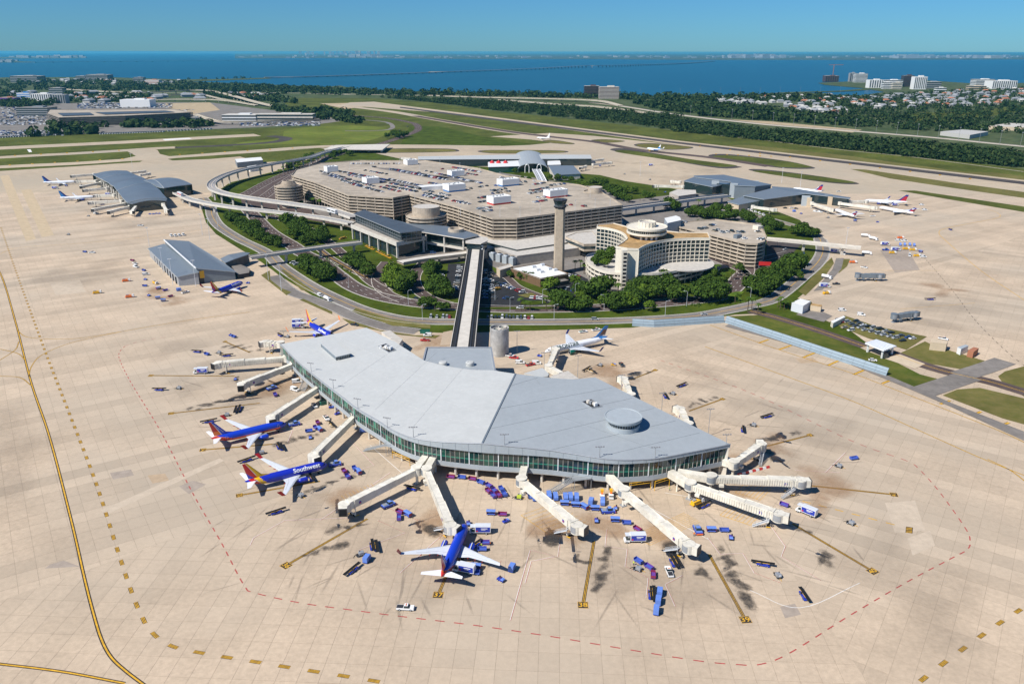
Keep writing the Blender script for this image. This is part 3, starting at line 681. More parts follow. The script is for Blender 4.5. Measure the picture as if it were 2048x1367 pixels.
for q, m in (([(295, 950), (330, 946), (338, 960), (305, 966)], 'slab_tan'), ([(358, 972), (385, 960), (412, 968), (378, 987)], 'slab_dark'), ([(220, 945), (262, 938), (268, 950), (226, 958)], 'slab_dark'), ([(100, 1128), (128, 1120), (160, 1132), (90, 1136)], 'slab_dark'),
             ([(100, 566), (160, 560), (172, 584), (112, 590)], 'slab_light'), ([(0, 352), (18, 350), (72, 478), (52, 482)], 'slab_yellowed'), ([(42, 380), (62, 378), (108, 470), (84, 474)], 'slab_yellowed'), ([(1170 + 420, 716), (1625, 714), (1638, 724), (1602, 726)], 'slab_tan'),
             ([(1760, 500), (1815, 498), (1840, 540), (1790, 545)], 'slab_dark'), ([(1815, 1075), (1860, 1060), (1870, 1090), (1825, 1110)], 'slab_light'), ([(1770, 1005), (1830, 1000), (1850, 1060), (1790, 1065)], 'slab_light'), ([(1560, 1212), (1590, 1206), (1602, 1228), (1570, 1235)], 'slab_dark'),
             ([(200, 1020), (440, 915), (448, 921), (215, 1027)], 'slab_light')):
 patch(q, m, .104)
# ================================================================ near concourse
def plane3(a, b, c):
 n = (b - a).cross(c - a).normalized()
 if n.z < 0: n = -n
 return a, n
def GPL(u, v, pl):
 d = CM @ Vector(((u - 1024.0) / FPX, -(v - 683.5) / FPX, -1.0)); o = Vector((0, 0, CAM_H))
 t = (pl[0] - o).dot(pl[1]) / d.dot(pl[1]); return o + d * t
S0, S1 = G(964, 887, 17.0), G(1031, 747, 21.5)
PL = plane3(S0, S1, G(560, 688, 13.5)); PR = plane3(S0, S1, G(1461, 888, 14.5))
LE = [(560, 688), (596, 724), (643, 762), (680, 790), (715, 817), (756, 841), (787, 861), (827, 876), (877, 883), (920, 885.5)]
RE = [(1000, 890.5), (1050, 895), (1102, 900.5), (1150, 908), (1198, 916), (1235, 919.5), (1270, 919.5), (1310, 917), (1348, 910.5), (1399, 900.5), (1461, 888)]
RB = [(1190, 754), (1150, 758), (1122, 757), (1081, 753)]
LB = [(984, 740), (943, 739), (899, 733), (849, 721), (791, 684), (733, 655)]
Lp = [GPL(u, v, PL) for u, v in LE]; Rp = [GPL(u, v, PR) for u, v in RE]; RBp = [GPL(u, v, PR) for u, v in RB]; LBp = [GPL(u, v, PL) for u, v in LB]
mat('roof_seam_dark', (.21, .235, .25), .6); mat('roof_seam_pale', (.45, .46, .45), .55)
CONC = thing('concourse_building', (0, 0, 0), 0, 'large airside concourse with folded pale and grey metal roof and curved green glass front', 'terminal building')
def roofpart(name, pts, m, dz=0, th=.35):
 mb = MB(); t = [p + Vector((0, 0, dz)) for p in pts]
 a = sum(t[i].x * t[(i + 1) % len(t)].y - t[(i + 1) % len(t)].x * t[i].y for i in range(len(t)))
 if a < 0: t.reverse()
 b = [p - Vector((0, 0, th)) for p in t]
 mb.face(t, m); mb.face(b[::-1], m)
 for i in range(len(t)): j = (i + 1) % len(t); mb.face([b[i], b[j], t[j], t[i]], m)
 return mb.build(name, CONC)
o = roofpart('roof', Lp + [S0, S1] + LBp, 'roof_pale'); o['label'] = 'pale silvery west half of the metal roof'  # roof halves coloured apart to strengthen the light difference of their slopes
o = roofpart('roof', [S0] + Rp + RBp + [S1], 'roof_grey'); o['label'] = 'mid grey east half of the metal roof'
front = Lp + [S0] + Rp
back = RBp + [S1] + LBp
sm = MB()
def seam(a, b, pl, m, wd=.16):
 A, B = GPL(*a, pl), GPL(*b, pl); up = Vector((0, 0, .05)); sm.beam(A, B, wd, .12, m)
rl = [((1018, 772), (1075, 755)), ((998, 817), (1224, 775)), ((980, 857), (1264, 796)), ((1016, 885), (1308, 816)), ((1102, 899), (1351, 841)), ((1214, 909), (1399, 865))]
for a, b in rl: seam(a, b, PR, 'roof_seam_dark')
seam((1085, 820), (1330, 905), PR, 'roof_seam_dark', .1); seam((1066, 752), (1080, 768), PR, 'roof_seam_dark', .1)
for t in (.2, .4, .6, .8):
 a0 = Vector((560, 688)).lerp(Vector((733, 655)), t); b0 = Vector((964, 887)).lerp(Vector((1031, 747)), t)
 mid = a0.lerp(b0, .55) + Vector((-22 * (1 - t), 22 * (1 - t)))
 q = smooth_path([Vector((*a0, 0)), Vector((*mid, 0)), Vector((*b0, 0))], 6)
 for p, p2 in zip(q, q[1:]): seam(p[:2], p2[:2], PL, 'roof_seam_pale', .12)
for t in (.25, .5, .75): seam((Vector((600, 726)).lerp(Vector((900, 884)), t) + Vector((0, 14 * math.sin(t * 3.1))))[:], Vector((750, 662)).lerp(Vector((1000, 742)), t)[:], PL, 'roof_seam_pale', .1)
up = Vector((0, 0, .12)); sm.beam(S0 + up, S1 + up, .7, .3, 'steel_blue')
sm.build('roof_seam', CONC)
fs = MB()
def fascia(path, z1, m):
 top = [p.copy() for p in path]; out = offset_line(path, .0)
 bot = [Vector((p.x, p.y, z1)) for p in path]
 inn = offset_line(path, .5)
 fs.grid([top, bot], m); fs.grid([bot, [Vector((p.x, p.y, z1)) for p in inn]], m)
FZ = 13.0
cf = smooth_path(Lp[:1] + Lp[1:] + [S0] + Rp, 5)
fascia(cf, FZ, 'fence_blue')
g = [p + Vector((0, 0, .1)) for p in cf]
fs.tube(g, .22, 'grey_metal', 6)
fascia([Vector(p) for p in back][::1] and [Rp[-1]] + back + [Lp[0]], FZ, 'fence_blue')
tipb = Rp[-1]
fs.build('fascia', CONC)
fj = MB()
for p, q in zip(resample(cf, 5.5), resample(cf, 5.5)[1:]):
 fj = MB(); fj.beam(Vector((p.x, p.y, FZ)), Vector((p.x, p.y, p.z)), .09, .09, 'steel_blue'); fj.build('fascia_joint', CONC)
glz = offset_line(cf, .9)
pts = resample([Vector((p.x, p.y, 0)) for p in glz], 2.02)
ZB, ZS, ZM, ZT = 4.6, 6.6, 9.2, 13.0
bd = MB(); inn = offset_line(pts, 1.2)
W = [pts, inn]
bd.grid([[Vector((p.x, p.y, ZS)) for p in pts], [Vector((p.x, p.y, ZB)) for p in pts]], 'fence_blue')
bd.grid([[Vector((p.x, p.y, ZB)) for p in pts], [Vector((p.x, p.y, ZB)) for p in inn]], 'fence_blue')
bd.grid([[Vector((p.x, p.y, ZS)) for p in inn], [Vector((p.x, p.y, ZS)) for p in pts]], 'fence_blue')
bd.build('sill_band', CONC)
def pane_mesh(w, h, m):
 mb = MB(); mb.prism([(-w / 2, -.03), (w / 2, -.03), (w / 2, .03), (-w / 2, .03)], 0, h, m); return mb.mesh('glass_pane')
mat('glass_mid', (.015, .05, .042), .07, spec=.8); mat('glass_lit', (.03, .21, .14), .12, spec=.8)
PM = [[pane_mesh(1.9, ZM - ZS - .55, m) for m in ('glass_dark', 'glass_mid', 'glass_green', 'glass_lit')], [pane_mesh(1.9, ZT - ZM - .3, m) for m in ('glass_dark', 'glass_mid', 'glass_green', 'glass_lit')]]
mul = MB(); npane = 0; rs = random.Random(5)
extra = MB()
for i, (p, q) in enumerate(zip(pts, pts[1:])):
 c = (p + q) / 2; t = ang(p, q); d = Vector((-math.sin(t), math.cos(t), 0)) * .12
 west = i < len(pts) * .42
 wgt = (5, 5, 3, 1.2) if west else (9, 5, 2, .3)
 for r_, z in ((0, ZS + .1), (1, ZM + .1)):
  me = PM[r_][rs.choices(range(4), wgt)[0]]
  if npane < 300:
   link('glass_pane', me, CONC, (c.x + d.x, c.y + d.y, z), t); npane += 1
  else:
   extra.box((c.x + d.x, c.y + d.y, z), (1.9, .06, .9 * (2 if r_ else 2.2)), me.materials[0].name, t)
 big = i % 6 == 0
 mul.box((p.x, p.y, ZS), (.34 if big else .11, .34 if big else .16, ZT - ZS), 'white_paint' if big else 'pale_concrete', t)
 for z, h, m in ((ZM - .42, .5, 'glass_lit'), (ZM + .08, .07, 'grey_metal'), (11.1, .07, 'grey_metal'), (ZS, .1, 'grey_metal')):
  mul.box((c.x + d.x * 1.2, c.y + d.y * 1.2, z), (2.02, .1, h), m, t)
mul.build('window_frame', CONC)
if extra.v: extra.build('glass_pane', CONC, kind='stuff')
full = [Vector((p.x, p.y, 0)) for p in pts] + [Vector((p.x, p.y, 0)) for p in offset_line([Rp[-1]] + back + [Lp[0]], 1.0)][1:-1]
mb = MB(); mb.prism(full, ZB - .25, ZB - .01, 'concrete'); mb.build('floor_slab', CONC)
bk = [Vector((p.x, p.y, 0)) for p in offset_line([Rp[-1]] + back + [Lp[0]], 1.0)]
mb = MB()
mb.grid([[Vector((p.x, p.y, FZ)) for p in bk], [Vector((p.x, p.y, 0)) for p in bk]], 'pale_concrete')
core = offset_line(pts, 11.0); mb.grid([[Vector((p.x, p.y, ZB - .25)) for p in core], [Vector((p.x, p.y, 0)) for p in core]], 'concrete'); mb.build('wall', CONC)
inw = offset_line(pts, 3.0); mb = MB(); mb.grid([[Vector((p.x, p.y, ZT)) for p in inw], [Vector((p.x, p.y, ZS)) for p in inw]], 'dark_void'); mb.build('inner_wall', CONC)
colp = resample(offset_line([Vector((p.x, p.y, 0)) for p in glz], 1.6), 9.0)
mb = MB(); mb.cyl((0, 0), .55, 0, ZB - .25, 'pale_concrete', 12); cm = mb.mesh('column')
for p in colp: link('column', cm, CONC, (p.x, p.y, .1))
def onroof(pts, pl, dz=0): return [GPL(u, v, pl) + Vector((0, 0, dz)) for u, v in pts]
def GZ(pts, pl, dz):
 return [GPL(u, v, (pl[0] + Vector((0, 0, dz)), pl[1])) for u, v in pts]
ph = GZ([(640, 686), (667, 681.5), (702, 707.5), (672.5, 714.5)], PL, 2.0)
mb = MB(); lo = [p - Vector((0, 0, 2.1)) for p in ph]
cc = sum(ph, Vector()) / 4
def inset(P, k): c = sum(P, Vector()) / len(P); return [c + (p - c) * k for p in P]
a = inset(ph, .93)
for i in range(4): mb.face([lo[i] + (a[i] - ph[i]), lo[(i + 1) % 4] + (a[(i + 1) % 4] - ph[(i + 1) % 4]), a[(i + 1) % 4], a[i]], 'steel_blue' if i % 2 else 'glass_dark')
for i in range(4):
 p, q = a[i], a[(i + 1) % 4]
 n = 8
 for k in range(n + 1): x = p.lerp(q, k / n); mb.beam(x - Vector((0, 0, 2.6)), x, .14, .14, 'fence_blue')
mb.build('clerestory', CONC)
mb = MB(); t = [p + Vector((0, 0, .35)) for p in ph]; mb.face(t[::1], 'roof_pale'); mb.face(ph[::-1], 'roof_pale')
for i in range(4): mb.face([ph[i], ph[(i + 1) % 4], t[(i + 1) % 4], t[i]], 'fence_blue')
mb.build('clerestory_roof', CONC)
for pl, q in ((PL, [(757, 693), (772.5, 688), (791.6, 700.6), (777, 704.8)]), (PR, [(1164, 804), (1183, 799), (1203.5, 813), (1184, 816.5)])):
 P = onroof(q, pl); mb = MB(); k = inset(P, .9)
 mb.face([p + Vector((0, 0, .03)) for p in P], 'dark_void')  # dark face on the roof puts a recess's shade into the colour
 for i in range(4): mb.beam(P[i] + Vector((0, 0, .18)), P[(i + 1) % 4] + Vector((0, 0, .18)), .3, .5, 'grey_metal')
 mb.build('plant_well', CONC)
 c = sum(P, Vector()) / 4; mb = MB(); ax = (P[1] - P[0]).normalized()
 for k in range(6):
  x = P[0].lerp(P[2], .25 + .1 * k) + ax * rs.uniform(-1.2, 1.2); h = rs.uniform(.6, 1.8); mb.box((x.x, x.y, x.z), (rs.uniform(.7, 1.6), rs.uniform(.7, 1.4), h), rs.choice(('white_paint', 'grey_metal', 'pale_concrete')), rs.uniform(0, 1.5))
 mb.build('roof_plant', CONC)
c = GPL(1247, 831.5, (PR[0] + Vector((0, 0, 4.6)), PR[1])); zt = c.z; zr = zt - 4.6
sky = link('skylight_drum', None, CONC) if False else None
mb = MB(); mb.ring(c, 6.3, 7.0, zr - 1.0, zr + 1.5, 'fence_blue', 48); mb.build('skylight_kerb', CONC)
mb = MB(); mb.cyl(c, 6.2, zr - .5, zt - 1.3, 'glass_dark', 48)
for k in range(36): t = 2 * math.pi * k / 36; mb.box((c.x + 6.25 * math.cos(t), c.y + 6.25 * math.sin(t), zr + 1.4), (.18, .18, 1.9), 'fence_blue', t)
mb.build('skylight_glazing', CONC)
mb = MB(); rows = []
for r, z in ((6.0, zt - 1.4), (7.7, zt - 1.1), (7.9, zt - .4), (7.9, zt + .25), (7.5, zt + .25), (7.4, zt + .02), (0.01, zt + .02)):
 rows.append([(c.x + r * math.cos(2 * math.pi * k / 56), c.y + r * math.sin(2 * math.pi * k / 56), z) for k in range(56)])
mb.grid(rows, 'fence_blue', close=True); mb.build('skylight_cap', CONC)
def mast_proto(h, lamps=4, m='grey_metal'):
 r = thing('floodlight_mast', (0, 0, 0), 0, 'x', 'floodlight')
 mb = MB(); mb.tube([(0, 0, 0), (0, 0, h)], [.16, .10], m, 6); mb.build('pole', r)
 mb = MB(); mb.beam((-1.5, 0, h), (1.5, 0, h), .12, .12, m); mb.build('crossbar', r)
 l = MB(); l.prism([(-.3, -.22), (.3, -.22), (.3, .22), (-.3, .22)], -.12, .12, 'lens_grey'); lm = l.mesh('lamp')
 for k in range(lamps):
  o = link('lamp', lm, r, (-1.5 + 3.0 * k / (lamps - 1), -.1, h + .12)); o.rotation_euler = (R(35), 0, 0)
 return r
M5 = mast_proto(4.6); used = []
def mast(proto, p, rz, label, group):
 if proto not in used: used.append(proto); proto.location = p; proto.rotation_euler.z = rz; proto['label'] = label; proto['group'] = group; return proto
 return dup(proto, p, rz, label, group)
ml = [((622.6, 743), PL, 'floodlight mast on the west eave, second from the north corner'), ((667, 777), PL, 'floodlight mast on the west eave above the second long jet bridge'), ((716, 816), PL, 'floodlight mast on the west eave beside the third jet bridge roof end'),
      ((775, 855), PL, 'floodlight mast where the west eave begins to curve'), ((827, 874), PL, 'floodlight mast on the curve of the pale roof edge above the paired bridges'), ((1009, 889), PR, 'floodlight mast just right of the roof fold on the front eave'),
      ((1199, 914), PR, 'floodlight mast on the front eave above the grey stairs'), ((1310, 915), PR, 'floodlight mast on the front eave near the yellow barriers'), ((1452, 889), PR, 'floodlight mast at the pointed east roof corner')]
for (u, v), pl, lb in ml: p = GPL(u, v, pl); mast(M5, p, R(-20) if u < 800 else R(4), lb, 'floodlight masts along the roof edge')
M14 = mast_proto(13.5)
for (u, v), lb in (((571, 706), 'tall floodlight mast on the apron at the north-west roof corner'), ((1034, 706), 'tall floodlight mast beside the round concrete tank'), ((1088, 752), 'tall floodlight mast next to the annexe by the green and white jet'), ((1155, 758), 'tall floodlight mast behind the annexe roof'),
                   ((1241, 800), 'tall floodlight mast behind the east roof edge by the northern bridge'), ((1322, 838), 'tall floodlight mast behind the east roof edge at its middle bridge'), ((1416, 872), 'tall floodlight mast behind the east roof edge nearest the point')):
 p = G(u, v); mast(M14, (p.x, p.y, .1), R(10), lb, 'floodlight masts standing on the apron')
def stair_tower(name, top, bot, z, label, wd=2.2, plat=5.0):
 T, B = G(*top, z), G(*bot, 0); B.z = .1
 r = thing(name, (B.x, B.y, .1), 0, label, 'stairs')
 T2 = T - Vector((B.x, B.y, .1)); d = Vector((T2.x, T2.y, 0)).normalized(); s = Vector((-d.y, d.x, 0))
 st = MB(); n = 18; e = T2 - d * plat
 for k in range(n):
  p = e * ((k + .5) / n); st.beam(p - s * wd / 2, p + s * wd / 2, .34, .06, 'stair_grey')
 st.build('stair_flight', r)
 sb = MB()
 for q in (s * wd / 2, -s * wd / 2): sb.beam(q, e + q, .1, .4, 'stair_grey')
 sb.build('stringer', r)
 pf = MB(); pf.beam(e, T2, wd * 1.3, .25, 'stair_grey')
 pf.build('landing', r)
 rl = MB()
 for q in (s * wd / 2, -s * wd / 2):
  u = Vector((0, 0, 1.1)); rl.beam(q + u, e + q + u, .08, .08, 'stair_grey'); rl.beam(e + q + u, T2 + q + u, .08, .08, 'stair_grey')
  u = Vector((0, 0, .6)); rl.beam(q + u, e + q + u, .05, .05, 'stair_grey')
  for k in range(7): p = (e + q) * (k / 6); rl.beam(p, p + Vector((0, 0, 1.1)), .06, .06, 'stair_grey')
 rl.build('handrail', r)
 for p in (e, T2):
  for q in (s, -s):
   l = MB(); l.beam(Vector((p.x, p.y, 0)) + q * wd / 2, p + q * wd / 2, .18, .18, 'stair_grey'); l.build('leg', r)
stair_tower('steel_stairs', (1180, 952), (1095, 988), 5.6, 'grey steel stairs with landing against the front glass wall', 3.0, 7)
stair_tower('steel_stairs', (790, 892), (728, 900), 5.2, 'grey steel stairs at the start of the curved glass', 2.2, 4)
stair_tower('steel_stairs', (622, 748), (604, 782), 5.0, 'grey steel stairs between the two northern long jet bridges', 3.4, 3)
def barrier(a, b, h, label):
 A, B = G(*a), G(*b); r = thing('height_barrier', (A.x, A.y, .1), ang(A, B), label, 'barrier', 'yellow barriers at the concourse drive-through'); L = (B - A).length
 mb = MB(); mb.tube([(0, 0, 0), (0, 0, h), (L, 0, h), (L, 0, 0)], .14, 'yellow_paint', 6); mb.build('frame', r)
 mb = MB(); mb.tube([(.2, 0, h - 1.0), (L - .2, 0, h - 1.0)], .1, 'yellow_paint', 6); mb.build('hanging_bar', r)
 for k in (.33, .66):
  mb = MB(); mb.tube([(L * k, 0, h), (L * k, 0, h - 1.0)], .05, 'yellow_paint', 5); mb.build('chain', r)
barrier((1258, 984), (1301, 978), 4.0, 'yellow height barrier left of the other one under the east end'); barrier((1309, 981), (1338, 972), 4.2, 'yellow height barrier beside the east fixed bridge'); barrier((785, 916), (820, 931), 3.2, 'yellow height barrier under the curved glass by the paired bridges')
st = thing('shuttle_station', (0, 0, 0), 0, 'grey roofed shuttle station joined to the back of the concourse', 'station')
q = GP([(853, 696), (1000 - 18, 696), (980, 700), (990, 742), (1003, 748), (900, 745), (846, 724)], 15.0); q[2:3] = []
mb = MB(); mb.prism([(p.x, p.y) for p in q], 14.4, 15.0, 'steel_blue', 'roof_grey'); mb.build('roof', st)
mb = MB(); mb.prism([(p.x, p.y) for p in inset(q, .95)], 0, 14.4, 'pale_concrete'); mb.build('wall', st)
mb = MB();
for i in range(len(q)): mb.beam(q[i] + Vector((0, 0, .3)), q[(i + 1) % len(q)] + Vector((0, 0, .3)), .8, .7, 'grey_metal')
mb.build('parapet', st)
for u in (886, 940):
 p = G(u, 730, 15.0); mb = MB(); rows = [[(p.x + r * math.cos(2 * math.pi * k / 20), p.y + r * math.sin(2 * math.pi * k / 20), 15.0 + z) for k in range(20)] for r, z in ((2.2, 0), (2.2, 1.6), (1.9, 2.0), (.01, 2.2))]
 mb.grid(rows, 'roof_pale', close=True); mb.build('roof_vent', st)
an = thing('annexe_building', (0, 0, 0), 0, 'low pale annexe behind the fold of the concourse roof', 'annexe')
q = GP([(1048, 746), (1085, 735), (1098, 747), (1095, 752), (1080, 754)], 11); mb = MB(); mb.prism([(p.x, p.y) for p in q], 0, 11, 'pale_concrete', 'roof_pale'); mb.build('wall', an)
q = GP([(1100, 752), (1136, 741), (1158, 757), (1120, 760)], 10); mb = MB(); mb.prism([(p.x, p.y) for p in q], 0, 10, 'pale_concrete', 'roof_gravel'); mb.build('wing', an)
q = GP([(763, 663), (780, 660), (805, 678), (797, 690)], 7); an = thing('annexe_building', (0, 0, 0), 0, 'small low annexe behind the north end of the pale roof', 'annexe'); mb = MB(); mb.prism([(p.x, p.y) for p in q], 0, 7, 'pale_concrete', 'roof_gravel'); mb.build('wall', an)
c = G(999, 708); h = 16.5
tk = thing('cooling_tower', (c.x, c.y, .1), 0, 'round concrete tower with two fans in its open top beside the guideway', 'cooling tower')
mat('tank_concrete', (.40, .39, .37), .85, var=.22, scale=.35, var_scale2=.12)
mb = MB(); mb.ring((0, 0), 5.0, 5.4, 0, h, 'tank_concrete', 40); mb.build('wall', tk)
mb = MB(); mb.cyl((0, 0), 5.0, h - 2.2, h - 2.0, 'tank_concrete', 40); mb.build('deck', tk)
for x, y in ((1.7, 1.9), (-1.5, -1.9)):
 mb = MB(); mb.ring((x, y), 2.1, 2.4, h - 2.0, h - .4, 'pale_concrete', 24); f = mb.build('fan_shroud', tk)
 mb = MB(); mb.cyl((x, y), 2.1, h - 2, h - 1.9, 'dark_void', 24)
 for k in range(4): mb.box((x + 1.0 * math.cos(k * math.pi / 2), y + 1.0 * math.sin(k * math.pi / 2), h - 1.2), (1.9, .4, .05), 'green_paint', k * math.pi / 2)
 mb.build('fan', f)
# ================================================================ aircraft
mat('title_green', (.002, .045, .03), .5); mat('canyon_red', (.50, .03, .02), .3); mat('canyon_orange', (.75, .17, .02), .3); mat('heart_yellow', (.72, .42, .01), .3); mat('heart_red', (.50, .015, .02), .3)
mat('sky_tail', (.03, .19, .48), .3); mat('delta_red', (.42, .02, .04), .3); mat('navy_tail', (.015, .03, .20), .3); mat('frontier_green', (.005, .12, .08), .35); mat('silver', (.55, .56, .58), .3, metal=.4)
mat('cockpit_glass', (.01, .012, .016), .08); mat('window_dark', (.03, .04, .07), .3); mat('fur_brown', (.16, .07, .04), .5)
FUS = [(0, .03, -.22), (.008, .20, -.20), (.02, .36, -.17), (.04, .56, -.12), (.065, .74, -.07), (.10, .90, -.02), (.14, .985, 0), (.18, 1, 0), (.66, 1, 0), (.74, .965, .03), (.80, .88, .10), (.86, .73, .22), (.91, .55, .36), (.955, .34, .50), (.985, .17, .60), (1.0, .06, .64)]
def lerp_table(T, x):
 for a, b in zip(T, T[1:]):
  if x <= b[0]:
   k = (x - a[0]) / (b[0] - a[0]); k = max(0, min(1, k)); return [p + (q - p) * k for p, q in zip(a, b)]
 return list(T[-1])
def surf(mb, root_le, root_te, tip_le, tip_te, th_r, th_t, m, nx=1, ny=1, matf=None, axis=Vector((0, 0, 1))):
 """tapered aerofoil panel with thickness along axis; matf(a,b) picks the colour (a chord from LE, b span)"""
 prof = [(0, 0), (.08, .42), (.3, .5), (.6, .36), (1, .02)]
 if nx > 1:
  prof = []
  for i in range(nx + 1):
   a = i / nx; prof.append((a, .5 * math.sqrt(max(0, min(1, a * 6))) * (1 - a) ** .8 + .01))
  prof[0] = (0, 0.0)
 for sg in (1, -1):
  rows = []
  for j in range(ny + 1):
   b = j / ny; le = root_le.lerp(tip_le, b); te = root_te.lerp(tip_te, b); th = th_r + (th_t - th_r) * b
   rows.append([le.lerp(te, a) + axis * (sg * h * th) for a, h in prof])
  if sg < 0: rows = [r[::-1] for r in rows]
  i0 = len(mb.v); n = len(prof)
  for r in rows: mb.v += [tuple(p) for p in r]
  for j in range(ny):
   for i in range(n - 1):
    a = ((i + .5) / (n - 1)); a = a if sg > 0 else 1 - a
    mm = matf(a, (j + .5) / ny) if matf else m
    mb.f.append((i0 + j * n + i, i0 + j * n + i + 1, i0 + (j + 1) * n + i + 1, i0 + (j + 1) * n + i)); mb.m.append(mb.mi(mm))
 te = [(root_te, tip_te)]
 mb.face([tip_le.lerp(tip_te, a) + axis * (h * th_t) for a, h in prof] + [tip_le.lerp(tip_te, a) - axis * (h * th_t) for a, h in prof[::-1]][1:-1], matf(.5, 1) if matf else m)
def aircraft(nose, tail, label, L=33.6, r=1.95, span=35.0, body='aircraft_white', fusf=None, finf=None, wing='wing_grey', eng='aircraft_white', wlf='aircraft_white', stab='aircraft_white', rear=False, text=None, text_m='aircraft_white', lo=False, fintext=None, group=None, zc=3.45, cat='airliner', pylon=None, text_size=2.3, text_x=.30, gear=True, slatm=None):
 A, B = G(*nose, 3.0), G(*tail, 4.7)
 d = Vector((A.x - B.x, A.y - B.y, 0)); Lpx = d.length; d.normalize()
 c = (A + B) / 2
 root = thing('airliner', (c.x, c.y, .11), math.atan2(d.y, d.x), label, cat, group or 'airliners parked at the gates')
 X = lambda t: L / 2 - t * L
 ns, na = (26, 14) if lo else (64, 32)
 mb = MB(); rows = []; ts = []
 for i in range(ns + 1):
  t = i / ns; t = t if not (t < .2) else .2 * (t / .2) ** 1.5; ts.append(t)
  _, k, dz = lerp_table(FUS, t); rr = r * k
  rows.append([Vector((X(t), rr * math.sin(2 * math.pi * a / na) * .97, zc + dz * r + rr * math.cos(2 * math.pi * a / na))) for a in range(na)])
 i0 = len(mb.v)
 for q in rows: mb.v += [tuple(p) for p in q]
 for i in range(ns):
  for a in range(na):
   a2 = (a + 1) % na; p = (rows[i][a] + rows[i + 1][a2]) / 2
   m = fusf(X(0) - p.x, (p.z - zc) / r, L) if fusf else body
   mb.f.append((i0 + i * na + a, i0 + i * na + a2, i0 + (i + 1) * na + a2, i0 + (i + 1) * na + a)); mb.m.append(mb.mi(m))
 fu = mb.build('fuselage', root, smooth=True)
 def skin(x_from_nose, ang_, off=.02):
  t = x_from_nose / L; _, k, dz = lerp_table(FUS, t); rr = r * k + off
  return Vector((X(t), rr * math.sin(ang_) * .97, zc + dz * r + rr * math.cos(ang_)))
 if not lo or True:
  for s in (1, -1):
   cw = MB()
   for k in range(3):
    x0, x1, a0, a1 = (.034 * L, .048 * L, R(12), R(38)) if k == 0 else ((.040 * L, .056 * L, R(40), R(58)) if k == 1 else (.052 * L, .064 * L, R(59), R(68)))
    cw.face([skin(x0, s * a0, .03), skin(x0, s * a1, .03), skin(x1, s * a1, .03), skin(x1, s * a0, .03)], 'cockpit_glass')
   cw.build('cockpit_window', root)
 if not lo:
  wn = MB()
  for s in (1, -1):
   for k in range(int(L * .62 / .62)):
    x = L * .13 + k * .62
    wn.face([skin(x, s * R(80), .025), skin(x + .26, s * R(80), .025), skin(x + .26, s * R(70), .025), skin(x, s * R(70), .025)], 'window_dark')
  wn.build('cabin_windows', root, kind='stuff')
  for s in (1, -1):
   for xd in (.112 * L, .80 * L):
    dr = MB(); w_, (a0, a1) = .85, (R(60), R(112))
    for (xa, xb, b0, b1) in ((xd, xd + .07, a0, a1), (xd + w_, xd + w_ + .07, a0, a1), (xd, xd + w_, a0, a0 + .04), (xd, xd + w_, a1 - .04, a1)):
     n = 5
     for q in range(n):
      c0, c1 = b0 + (b1 - b0) * q / n, b0 + (b1 - b0) * (q + 1) / n
      dr.face([skin(xa, s * c0, .03), skin(xb, s * c0, .03), skin(xb, s * c1, .03), skin(xa, s * c1, .03)], 'silver')
    dr.build('door', root)
 wx = .335 * L if not rear else .43 * L; rc = .235 * L; tipx = wx + .62 * span * .5; zw = zc - .62 * r; ztip = zw + span * .5 * .105
 for s in (1, -1):
  w_ = MB(); kx = wx + rc * .62; yk = s * span * .5 * .33
  rl, rt = Vector((X(0) - wx, s * r * .55, zw)), Vector((X(0) - wx - rc, s * r * .55, zw))
  kl, kt = Vector((X(0) - wx - (tipx - wx) * .31, yk, zw + (ztip - zw) * .3)), Vector((X(0) - wx - rc * .98, yk, zw + (ztip - zw) * .3))
  tl, tt = Vector((X(0) - tipx, s * span * .5, ztip)), Vector((X(0) - tipx - 1.5, s * span * .5, ztip))
  surf(w_, rl, rt, kl, kt, .62, .42, wing); surf(w_, kl, kt, tl, tt, .42, .16, wing)
  wo = w_.build('wing', root)
  if not lo:
   fl = MB()
   def on(a, b):
    le, te = (rl.lerp(kl, b / .33), rt.lerp(kt, b / .33)) if b < .33 else (kl.lerp(tl, (b - .33) / .67), kt.lerp(tt, (b - .33) / .67))
    th = .62 - .4 * b; return le.lerp(te, a) + Vector((0, 0, th * (.46 if a < .5 else .34 - (a - .6) * .8) + .02))
   for a in (.14, .72):
    for b0, b1 in ((.1, .33), (.33, .72)): fl.beam(on(a, b0), on(a, b1), .07, .03, 'grey_metal')
   fl.build('flap_line', wo)
   for b in (.30, .46, .62):
    q = on(1.0, b); ft = MB(); ft.tube([q + Vector((1.6, 0, -.35)), q + Vector((.3, 0, -.5)), q + Vector((-.7, 0, -.25))], [.1, .22, .05], 'canyon_red' if slatm else wing, 6); ft.build('flap_fairing', wo)
  wl = MB(); u = Vector((-1.5, s * .55, 2.5)) if not rear else Vector((-.3, s * .1, .2))
  surf(wl, tl, tt, tl + u + Vector((-.25, 0, 0)), tt + u + Vector((-.6, 0, 0)) * .8, .13, .06, wlf, axis=Vector((0, 1, 0)))
  wl.build('winglet', root)
  st = MB(); sx = .895 * L if not rear else .93 * L; zs = zc + .42 * r if not rear else zc + 4.9
  hs = span * .5 * .40 if not rear else 6.1
  surf(st, Vector((X(0) - sx + 1.2, s * .3, zs)), Vector((X(0) - sx - 2.6, s * .3, zs)), Vector((X(0) - sx - 2.6, s * hs, zs + .85 * (0 if rear else 1))), Vector((X(0) - sx - 4.0, s * hs, zs + .85 * (0 if rear else 1))), .36, .12, stab)
  st.build('horizontal_stabiliser', root)
  en = MB()
